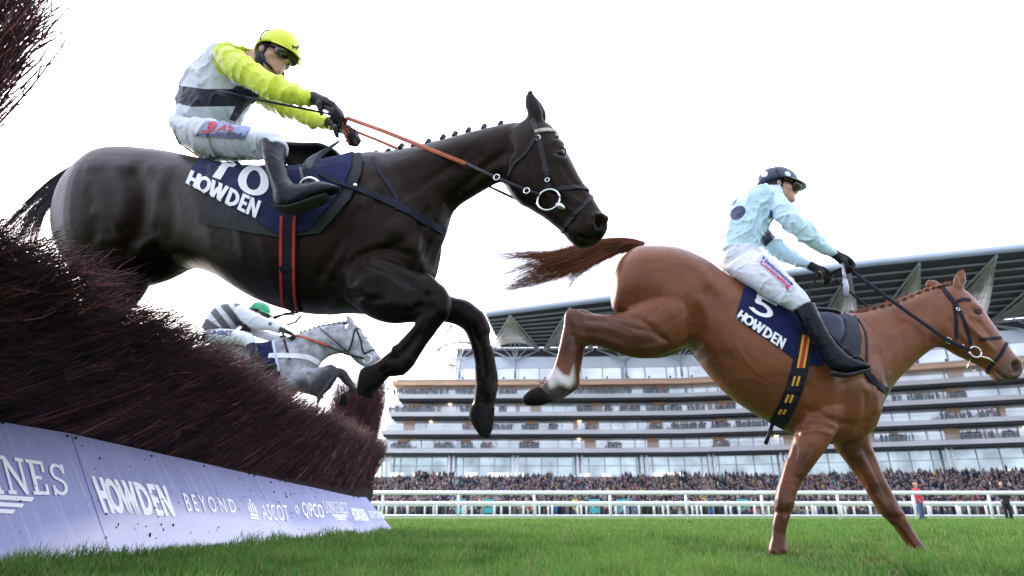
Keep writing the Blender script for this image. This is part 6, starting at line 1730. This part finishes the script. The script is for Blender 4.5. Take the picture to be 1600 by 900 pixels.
hair_lock(PC, [[(900, 398, 0), (878, 388, .02), (862, 375, .05), (848, 366, .05)]], 10, .004, .0012, 8, M_hair, 'stray_tail_hair', hc, (0.12, 0.04, 0.02), .004)
# plaited mane
b = MB(); cr = [(1330, 489), (1352, 485), (1378, 480), (1401, 473), (1424, 463), (1447, 453), (1466, 448)]
b.tube(path3(PC, [(x, y + 3, 0) for x, y in cr]), .02, 8)
for i, (x, y) in enumerate(crom(cr, 2)):
    p = PC.pt(x, y - .5, .01); v, f = ball(p, (.017, .02, .013), 10, 8); b.add([tuple(q + (q - p) * .5 * mnoise.noise(q * 90)) for q in v], f)
b.build('plaited_mane', mat('chestnut_plait', (0.15, 0.05, 0.022), 0.6, 0.3, 60, 0.8, 200), hc, True)
hair_lock(PC, [[(1332, 492, 0.03), (1345, 484, .03), (1362, 482, .03)], [(1470, 446, .0), (1486, 442, .02), (1498, 450, .03)]], 130, .010, .0016, 12, M_hair, 'loose_mane', hc, (0.22, 0.08, 0.035), .006, segs=5)
# tack
cpad = patch('grey_pad', bvH, [(1318, 490), (1338, 500), (1345, 530), (1341, 556), (1330, 572), (1312, 572), (1300, 540), (1306, 500)], .004, .010, mat('black_pad', (.015, .02, .03), .7, .2, 12, .3, 60), hc, 6)
ccl = patch('saddlecloth', bvh_of(cbody, cpad), [(1149, 496), (1158, 466), (1162, 448), (1190, 458), (1232, 482), (1270, 486), (1304, 488), (1322, 501), (1321, 522), (1312, 545), (1300, 562), (1277, 573), (1241, 561), (1218, 544), (1182, 520)], .004, .005, M_navy, hc, 5, wav=.006, wscale=9)
bvL = bvh_of(ccl); cl = lambda x, y: hit(bvL, x, y)
letter('lettering', HOWDEN, ((1158, 484), (1229, 530), (1222, 546), (1150, 496)), cl, M_cloth_white, ccl, off=.003)
FIVE = rects([(.2, .82, .9, .82, .95, 1, .22, 1), (.2, .5, .38, .5, .4, .9, .22, .9)] + arc(.42, .34, .46, .34, 125, -150, .2, .16, 16))
letter('numeral', FIVE, ((1174, 452), (1219, 476), (1209, 504), (1168, 485)), cl, M_cloth_white, ccl, off=.003)
bvT = bvh_of(cbody, ccl, cpad)
cg = strap('girth', bvT, [(1263, 515), (1256, 550), (1246, 590), (1232, 630), (1212, 666)], .048, .007, M_strap, hc, .004)
bvg = bvh_of(cg)
for xo, mm in ((-4.5, M_yellow), (0, M_red), (4.5, M_yellow)):
    for (a, c_) in (((1260, 524), (1251, 575)),): strap('stripe', bvg, [(a[0] + xo, a[1]), (c_[0] + xo, c_[1])], .0065, .003, mm, cg, .001)
for xo, mm in ((-4, M_yellow), (3, M_yellow)):
    for (a, c_) in (((1246, 588), (1242, 603)), ((1236, 617), (1231, 629)), ((1225, 640), (1221, 647))): strap('stripe', bvg, [(a[0] + xo, a[1]), (c_[0] + xo, c_[1])], .0065, .003, mm, cg, .001)
b = MB(); b.tube(path3(PC, [(1208, 660, .12), (1202, 678, .14), (1196, 694, .15)]), .012, 8, flat=.4, up=(0, -1, 0)); b.build('strap_end', M_black_leather, hc, True)
strap('breast_strap', bvT, [(1322, 545), (1340, 566), (1362, 592), (1385, 612)], [.010, .016, .022, .022], .007, M_strap, hc, .003)
strap('neck_strap', bvT, [(1336, 493), (1347, 508), (1354, 530), (1354, 566)], .008, .004, M_black_leather, hc, .002)
cbr = lambda nm, path, hw=.009, m=M_strap: strap(nm, bvH, path, hw, .004, m, hc, .002)
cbr('headpiece', [(1473, 450), (1482, 462), (1492, 474)], .014); cbr('browband', [(1490, 474), (1504, 468), (1516, 469)], .011)
cbr('cheekpiece', [(1493, 474), (1502, 492), (1510, 512), (1517, 538)], .010); cbr('throat_lash', [(1491, 474), (1494, 500), (1494, 530)], .010)
cbr('noseband', [(1530, 531), (1548, 529), (1564, 528)], .010); cbr('drop_noseband', [(1573, 536), (1562, 556), (1546, 574), (1538, 586)], .010)
ring('bit_ring', PC, 1524, 550, .09, 9, .005, M_steel, hc)
for x, y, r_ in ((1482, 532, 5), (1504, 541, 3), (1497, 483, 2.5)): ring('rein_ring', PC, x, y, .105, r_, .003, M_steel, hc)
b = MB(); b.tube(path3(PC, [(1530, 556, .08), (1544, 560, .07), (1556, 568, .06)]), [.005, .007, .005], 8); b.tube(path3(PC, [(1516, 560, .08), (1511, 575, .08), (1520, 580, .08), (1532, 572, .07)]), .004, 8); b.build('bit_cheek', M_steel, hc, True)
b = MB(); b.tube(path3(PC, [(1326, 420, .10), (1366, 450, .12), (1420, 489, .14), (1480, 531, .12), (1516, 547, .10)]), .014, 8, flat=.35, up=(0, -1, 0)); b.build('rein', M_strap, hc, True)
b = MB(); b.tube(path3(PC, [(1306, 436, -.04), (1330, 458, -.04), (1358, 482, -.05)]), .010, 8, flat=.35, up=(0, -1, 0)); b.tube(path3(PC, [(1283, 428, -.05), (1266, 448, 0), (1264, 470, .05), (1272, 480, .08), (1292, 474, .05), (1310, 456, -.02)]), .006, 8); b.tube(path3(PC, [(1318, 418, .08), (1303, 424, .04), (1295, 432, -.02)]), .008, 8); b.build('rein_slack', M_strap, hc, True)
sadC = fuse('saddle', [loft(PC, [(1228, 478, 1230, 488, .09), (1250, 484, 1250, 496, .13), (1275, 486, 1272, 500, .15), (1298, 486, 1298, 502, .13), (1310, 490, 1310, 506, .07)], 3, 18)], .009, M_black_leather, hc, 3)
v, f = loft(PC, [(1278, 488, 1272, 505, .01, .25), (1300, 488, 1290, 530, .012, .28), (1316, 498, 1306, 540, .012, .28), (1321, 515, 1316, 532, .008, .26)], 3, 12); MB().add([tuple(q) for q in v], f).build('saddle_flap', mat('dark_flap', (.02, .028, .06), .35, .2, 20, .1, 60), hc, True)
b = MB(); b.tube(path3(PC, [(1296, 520, .31), (1318, 545, .33), (1338, 562, .35)]), .013, 8, flat=.3); b.build('stirrup_leather', M_black_leather, hc, True)
ring('stirrup_iron', PC, 1335, 570, .36, 14, .008, M_black_leather, hc, .8, .03)

# ------------------------------------------------------------ its rider
r2 = thing('person', 'jockey in pale blue silks with navy spots and navy cap riding the chestnut horse', 'person', tuple(PC.pt(1190, 440)))
t2 = [(1121, 396, 1180, 400, .14), (1120, 378, 1194, 380, .15), (1124, 355, 1203, 358, .16), (1131, 336, 1210, 343, .165), (1142, 317, 1216, 330, .175), (1160, 304, 1222, 318, .175), (1180, 297, 1224, 310, .13), (1196, 291, 1224, 305, .08)]
aN = [(1206, 299, 1197, 330, .06, .1), (1224, 303, 1204, 338, .07, .16), (1240, 320, 1217, 351, .064, .19), (1253, 336, 1232, 362, .06, .2), (1266, 348, 1247, 375, .056, .19), (1280, 361, 1263, 387, .052, .17), (1295, 377, 1281, 398, .044, .14), (1305, 388, 1296, 403, .038, .12), (1313, 396, 1305, 405, .033, .11)]
aF = [(1190, 340, 1180, 375, .06, -.14), (1206, 362, 1190, 388, .055, -.18), (1222, 377, 1202, 399, .05, -.18), (1240, 389, 1222, 410, .046, -.16), (1257, 400, 1243, 418, .042, -.12), (1268, 407, 1260, 421, .036, -.1), (1277, 413, 1271, 425, .03, -.08)]
hp2 = [(1183, 388, 1122, 394, .14), (1190, 396, 1124, 412, .155), (1196, 410, 1136, 430, .15), (1200, 424, 1150, 440, .11)]
tN = [(1180, 392, 1130, 420, .11, .08), (1198, 398, 1145, 434, .11, .14), (1214, 411, 1166, 447, .105, .2), (1231, 427, 1188, 460, .095, .25), (1248, 445, 1210, 472, .085, .29), (1262, 460, 1227, 481, .078, .31), (1269, 472, 1238, 487, .07, .32)]
tF = [(1180, 392, 1130, 420, .11, -.08), (1214, 420, 1166, 447, .1, -.22), (1240, 440, 1200, 472, .09, -.3), (1258, 462, 1228, 488, .07, -.33)]
f2 = (PC.u * math.cos(R(6)) - Vector((0, 0, 1)) * math.sin(R(6)) + PC.n * .05).normalized(); u2 = Vector((0, 0, 1)) * math.cos(R(6)) + PC.u * math.sin(R(6))
H2 = .235; c2 = PC.pt(1217, 292, 0)
hp, T2h = head_parts(c2, f2, u2, H2)
sk2 = lambda secs, k=.66: loft(PC, secs, 2, 16, shrink=k)
fuse('body', hp + [sk2(t2), sk2(aN), sk2(aF), sk2(tN), sk2(tF), sk2(hp2), tubes([T2h(-.2, 0, 0), PC.pt(1208, 308), PC.pt(1195, 320)], [.06, .065, .075], 14)], .009, M_skin, r2, 3)
M_silk2 = mat('pale_blue_silk', (0.50, 0.69, 0.80), 0.35, 0.05, 10, 0.15, 60, sheen=.25, spec=.5, marks=(('spots', (0.012, 0.022, 0.10), .5), ('arm_band', (0.012, 0.014, 0.045), .6)))
s2 = fuse('silks', [loft(PC, t2, 3, 28, 2.2), loft(PC, aN, 3, 20), loft(PC, aF, 3, 18)], .009, M_silk2, r2, 3)
wrinkle(s2, .018, 7, 21, (1.3, .8, 1)); wrinkle(s2, .009, 15, 15, (1.3, .7, 1.0))
ell = lambda cx, cy, a, b_, rt, n=20: [(cx + a * math.cos(t) * math.cos(rt) - b_ * math.sin(t) * math.sin(rt), cy + a * math.cos(t) * math.sin(rt) + b_ * math.sin(t) * math.cos(rt)) for t in np.linspace(0, 6.283, n, endpoint=False)]
mark(s2, 'spots', [ell(1153, 332.5, 13.5, 9.8, R(-38)), ell(1146, 315, 8, 4, R(-45)), ell(1205, 335, 3, 8, 0)])
mark(s2, 'arm_band', [[(1200, 355), (1212, 370), (1196, 386), (1188, 376)], [(1209, 340), (1214, 352), (1204, 362), (1200, 350)]])
b2 = fuse('breeches', [loft(PC, hp2, 3, 26, 2.2), loft(PC, tN, 3, 22), loft(PC, tF, 3, 20)], .009, M_breech, r2, 4)
wrinkle(b2, .010, 8, 31, (1.2, .8, 1)); wrinkle(b2, .006, 17, 2, (1, .8, 1.4))
lp = lay(b2, 'logo_patch', [(1183, 407), (1191, 399), (1198, 402), (1217, 420), (1243, 450), (1235, 457)], mat('lilac_patch', (.50, .52, .72), .6), b2)
bvl = bvh_of(lp); lc = lambda x, y: hit(bvl, x, y)
letter('lettering', 'Nationwide', ((1193, 400), (1241, 442), (1237, 447), (1190, 405)), lc, M_blet, lp, off=.002, bold=.03)
letter('lettering', 'Concreting', ((1190, 406), (1237, 446), (1231, 453), (1186, 411)), lc, M_rlet, lp, off=.002, bold=.035)
bN2 = [(1238, 480, 1273, 474, .062, .32), (1246, 496, 1279, 488, .058, .34), (1255, 512, 1288, 506, .054, .35), (1266, 530, 1298, 524, .05, .36), (1277, 546, 1308, 538, .047, .365), (1286, 561, 1318, 548, .045, .37), (1298, 578, 1328, 556, .044, .375), (1318, 584, 1336, 560, .042, .38), (1338, 581, 1348, 565, .036, .385), (1358, 576, 1361, 570, .02, .39)]
o = fuse('boot', [loft(PC, bN2, 3, 22)], .006, M_boot, r2, 3); wrinkle(o, .003, 12, 13, (.6, 1, 1.6))
v, f = loft(PC, [(1300, 580, 1302, 587, .038, .375), (1320, 584, 1322, 590, .04, .38), (1342, 579, 1345, 585, .036, .385), (1357, 575, 1360, 580, .025, .39)], 2, 12); MB().add([tuple(q) for q in v], f).build('boot_sole', M_dark, o, True)
fuse('boot', [loft(PC, [(1240, 485, 1270, 485, .06, -.33), (1262, 520, 1292, 515, .05, -.35), (1285, 550, 1315, 540, .045, -.36), (1315, 570, 1335, 555, .04, -.37), (1350, 575, 1354, 566, .025, -.38)], 3, 16)], .008, M_boot, r2, 3)
glove('glove', PC.pt(1309, 400, .11), PC.pt(1327, 411, .11), (0, 0, -1), PC.n, M_glove, r2, 1.2)
glove('glove', PC.pt(1276, 420, -.06), PC.pt(1293, 429, -.05), (0, 0, -1), PC.n, M_glove, r2, 1.2)
hm2 = helmet(c2, f2, u2, H2, mat('navy_cap', (.008, .014, .06), .5, .1, 8, .25, 40, sheen=.2, spec=.5, marks=(('spots', (.62, .8, .86), .4),)), r2, 1.08,
   mrk=('spots', [ell(1194.5, 272, 5.6, 4.4, R(-30)), ell(1231, 271.5, 5.4, 3.8, R(35)), ell(1207, 261, 3, 1.2, 0)]))
goggles(T2h, H2, r2, c2); skull_cap(T2h, H2, M_hood, r2)
w2 = thing('riding_whip', 'silver handled whip pointing down from the glove of the jockey in pale blue', 'whip', tuple(PC.pt(1320, 440, .13)))
M_silver = mat('silver_grip', (0.42, 0.43, 0.56), .35, .1, 30, .2, 90, metal=.2)
b = MB(); b.tube(path3(PC, [(1320, 436, .14), (1322, 448, .14), (1322.5, 463, .14)]), [.014, .017, .016], 12); b.build('handle', M_silver, w2, True)
b = MB(); b.tube(path3(PC, [(1317, 412, .13), (1318.5, 425, .14), (1320, 438, .14)]), [.009, .009, .012], 10); b.tube(path3(PC, [(1317, 413, .12), (1300, 395, -.1), (1260, 370, -.4)]), [.005, .004, .003], 6); b.build('shaft', M_silver, w2, True)

# ============================================================ the grey, beyond the fence
PG = Plane((-2.0, 7.6, 0), R(-6))
hg = thing('racehorse', 'dappled grey racehorse rising behind the brush fence', 'horse', tuple(PG.pt(450, 640)))
gb_ = [(300, 560, 300, 600, .1), (330, 538, 330, 640, .24), (370, 535, 370, 640, .26), (410, 536, 410, 640, .27), (440, 530, 436, 630, .24), (465, 528, 460, 615, .2), (485, 545, 478, 600, .13)]
gn = [(430, 530, 440, 610, .17), (455, 524, 487, 590, .145), (475, 518, 501, 568, .12), (498, 511, 517, 556, .1), (520, 507, 532, 553, .088), (538, 505, 544, 551, .08)]
gh = [(548, 503, 536, 532, .07), (558, 508, 540, 548, .09), (566, 518, 548, 558, .095), (573, 528, 556, 566, .088), (580, 538, 563, 571, .072), (588, 549, 571, 575, .06), (595, 558, 578, 576, .055), (598, 564, 587, 575, .045)]
gA = [(455, 580, 450, 610, .09, .1), (480, 577, 475, 615, .075, .13), (503, 572, 495, 621, .06, .14), (517, 568, 506, 622, .05, .14), (528, 574, 512, 620, .045, .14), (531, 582, 505, 624, .04, .14), (520, 600, 495, 622, .035, .14), (505, 615, 492, 640, .035, .14), (495, 640, 480, 650, .04, .14)]
gB = [(500, 580, 500, 600, .07, -.12), (526, 574, 522, 590, .05, -.14), (540, 578, 530, 592, .044, -.14), (548, 590, 537, 600, .04, -.14), (554, 600, 545, 606, .036, -.14), (556, 607, 543, 611, .036, -.14), (546, 616, 535, 613, .036, -.14), (544, 624, 532, 622, .045, -.14), (541, 632, 529, 629, .04, -.14)]
M_grey = mat('dappled_grey_coat', (0.27, 0.28, 0.31), 0.5, 0.45, 9.0, 0.1, 60, spec=.3, marks=(('points', (0.03, 0.03, 0.035), 9.0), ('nose', (0.12, 0.12, 0.14), 6.0)), detail=6)
PG.coat = M_grey
gbody = fuse('body', [loft(PG, gb_, 3, 28), loft(PG, gn, 3, 24), loft(PG, gh, 3, 22, 2.2), loft(PG, gA, 3, 16), loft(PG, gB, 3, 16), ear(PG, (543, 508), (553, 512), (543, 489), .05, None), ear(PG, (546, 506), (556, 512), (548, 493), -.05, None)], .016, M_grey, hg, 5)
skin_mark_legs(gbody, 'points', [(x, y, 24) for x, y in ((515, 595), (500, 610), (540, 585), (548, 600), (545, 615), (530, 580), (535, 628))] + [(475, 605, 16)], 0, 1)
skin_mark_legs(gbody, 'nose', [(594, 572, 13)], 0, 1)
sculpt(gbody, [([(545, 540), (560, 556)], .008, 5), ([(540, 520), (538, 545)], -.012, 4), ([(560, 535), (575, 555)], .007, 3), ([(590, 562), (593, 566)], -.02, 2.5), ([(480, 580), (500, 590)], .01, 6), ([(470, 560), (455, 590)], -.01, 6), ([(515, 590), (500, 612)], -.015, 3)])
bvQ = bvh_of(gbody)
eye(PG, 572, 527, bvQ, .024, hg)
v, f = loft(PG, [(544, 618, 533, 615, .045, -.14), (545, 628, 530, 625, .052, -.14), (541, 635, 528, 632, .045, -.14)], 2, 14); MB().add([tuple(q) for q in v], f).build('hoof', M_horn, hg, True)
b = MB(); cr = [(470, 519), (484, 515), (498, 510), (513, 507), (530, 504), (542, 503)]
b.tube(path3(PG, [(x, y + 2, 0) for x, y in cr]), .022, 6)
for x, y in crom(cr, 2): b.ball(PG.pt(x, y, 0), .02, 8, 6)
b.build('plaited_mane', mat('grey_plait', (0.06, 0.06, 0.07), .6), hg, True)
gbr = lambda nm, path, hw=.011: strap(nm, bvQ, path, hw, .005, M_black_leather, hg, .003)
gbr('cheekpiece', [(556, 513), (563, 530), (567, 548), (572, 556)]); gbr('browband', [(554, 516), (562, 513), (567, 516)]); gbr('noseband', [(571, 552), (580, 548), (588, 546)]); gbr('throat_lash', [(554, 516), (550, 535), (545, 549)])
ring('bit_ring', PG, 574, 561, .09, 6.5, .006, M_steel, hg)
b = MB(); b.tube(path3(PG, [(462, 524, .08), (485, 530, .12), (512, 540, .12)]), .018, 8, flat=.4, up=(0, -1, 0)); b.build('rein_grip', M_rubber, hg, True)
b = MB(); b.tube(path3(PG, [(511, 540, .12), (540, 553, .12), (569, 560, .1)]), .014, 8, flat=.4, up=(0, -1, 0)); b.tube(path3(PG, [(500, 513, .1), (520, 530, .13), (545, 552, .12)]), .008, 6); b.build('rein', M_black_leather, hg, True)
gcl = patch('saddlecloth', bvQ, [(395, 536), (428, 529), (434, 560), (438, 585), (432, 610), (395, 610)], .006, .008, M_navy, hg, 5)
strap('cloth_edging', bvh_of(gbody, gcl), [(426, 530), (431, 555), (436, 580)], .016, .006, mat('pale_edging', (.5, .56, .7), .6), hg, .006)
strap('breast_girth', bvh_of(gbody, gcl), [(420, 556), (450, 556), (480, 558), (498, 567)], .032, .008, mat('white_sheepskin', (.72, .74, .8), .9, .1, 30, .4, 80), hg, .006)
gbr('neck_strap', [(443, 528), (448, 545), (453, 562)], .014)
r3 = thing('person', 'jockey crouching in white silks with grey hoops and green cap on the grey horse', 'person', tuple(PG.pt(350, 530)))
t3 = [(315, 512, 345, 530, .15), (322, 495, 356, 524, .17), (332, 482, 366, 518, .18), (345, 474, 378, 508, .185), (360, 471, 388, 502, .18), (375, 472, 398, 497, .14)]
a3 = [(368, 474, 372, 500, .08, .12), (382, 478, 382, 506, .08, .17), (396, 486, 392, 512, .075, .19), (412, 494, 408, 516, .068, .18), (428, 501, 424, 518, .056, .15), (440, 508, 436, 522, .045, .13)]
a3f = [(380, 500, 380, 520, .07, -.12), (400, 510, 398, 526, .06, -.16), (425, 520, 420, 534, .05, -.12), (445, 524, 444, 535, .04, -.08)]
l3 = [(330, 515, 318, 536, .12, .1), (355, 514, 350, 538, .12, .18), (380, 517, 378, 540, .1, .25), (396, 524, 390, 546, .08, .29), (398, 540, 384, 556, .07, .3)]
f3 = (PG.u * math.cos(R(16)) - Vector((0, 0, 1)) * math.sin(R(16)) + PG.n * .1).normalized(); u3 = Vector((0, 0, 1)) * math.cos(R(16)) + PG.u * math.sin(R(16))
H3 = .24; c3 = PG.pt(405, 489, 0)
hp, T3h = head_parts(c3, f3, u3, H3)
sk3 = lambda secs, k=.68: loft(PG, secs, 2, 14, shrink=k)
fuse('body', hp + [sk3(t3), sk3(a3), sk3(a3f), sk3(l3), tubes([T3h(-.2, 0, 0), PG.pt(388, 490), PG.pt(375, 492)], [.06, .07, .08])], .014, M_skin, r3, 2)
M_silk3 = mat('hooped_silk', (0.62, 0.63, 0.7), .5, .05, 8, .3, 20, marks=(('hoops', (.10, .095, .12), .5), ('star', (.06, .06, .09), .4)))
s3 = fuse('silks', [loft(PG, t3, 3, 22, 2.2), loft(PG, a3, 3, 16), loft(PG, a3f, 3, 14)], .012, M_silk3, r3, 3); wrinkle(s3, .012, 8, 41)
def hoop(x0, y0, x1, y1, w_): d = np.array([x1 - x0, y1 - y0]); n_ = np.array([-d[1], d[0]]) / np.linalg.norm(d) * w_; return [(x0 + n_[0], y0 + n_[1]), (x1 + n_[0], y1 + n_[1]), (x1 - n_[0], y1 - n_[1]), (x0 - n_[0], y0 - n_[1])]
mark(s3, 'hoops', [hoop(312, 500, 345, 522, 8), hoop(331, 483, 359, 518, 5.5), hoop(348, 474, 378, 512, 5.5), hoop(368, 468, 372, 478, 5)])
ST_ = [(422 + (5.2 if k % 2 == 0 else 2) * math.sin(k * math.pi / 5), 506 - (5.2 if k % 2 == 0 else 2) * math.cos(k * math.pi / 5)) for k in range(10)]
mark(s3, 'star', [ST_])
b3 = fuse('breeches', [loft(PG, l3, 3, 18), loft(PG, offset_secs(l3[:4], -.38), 2, 14)], .014, M_breech, r3, 3)
bvb = bvh_of(b3, s3)
letter('lettering', 'UNIBET', ((327, 516), (364, 517), (363, 524), (328, 523)), lambda x, y: hit(bvb, x, y), M_blet, b3, off=.006, bold=.03)
glove('glove', PG.pt(440, 515, .12), PG.pt(457, 522, .12), (0, 0, -1), PG.n, M_glove, r3, 1.4)
glove('glove', PG.pt(445, 528, -.06), PG.pt(455, 530, -.05), (0, 0, -1), PG.n, M_glove, r3, 1.2)
hm3 = helmet(c3, f3, u3, H3, mat('green_cap', (.03, .33, .15), .5, .1, 8, .25, 40), r3, 1.0); goggles(T3h, H3, r3, c3); skull_cap(T3h, H3, M_hood, r3)
b = MB(); b.tube(path3(PG, [(392, 540, .32), (398, 556, .34), (408, 572, .35)]), [.065, .055, .05], 12); b.tube(path3(PG, [(405, 572, .35), (420, 574, .36), (432, 572, .37)]), [.05, .04, .025], 10); b.build('boot', M_boot, r3, True)
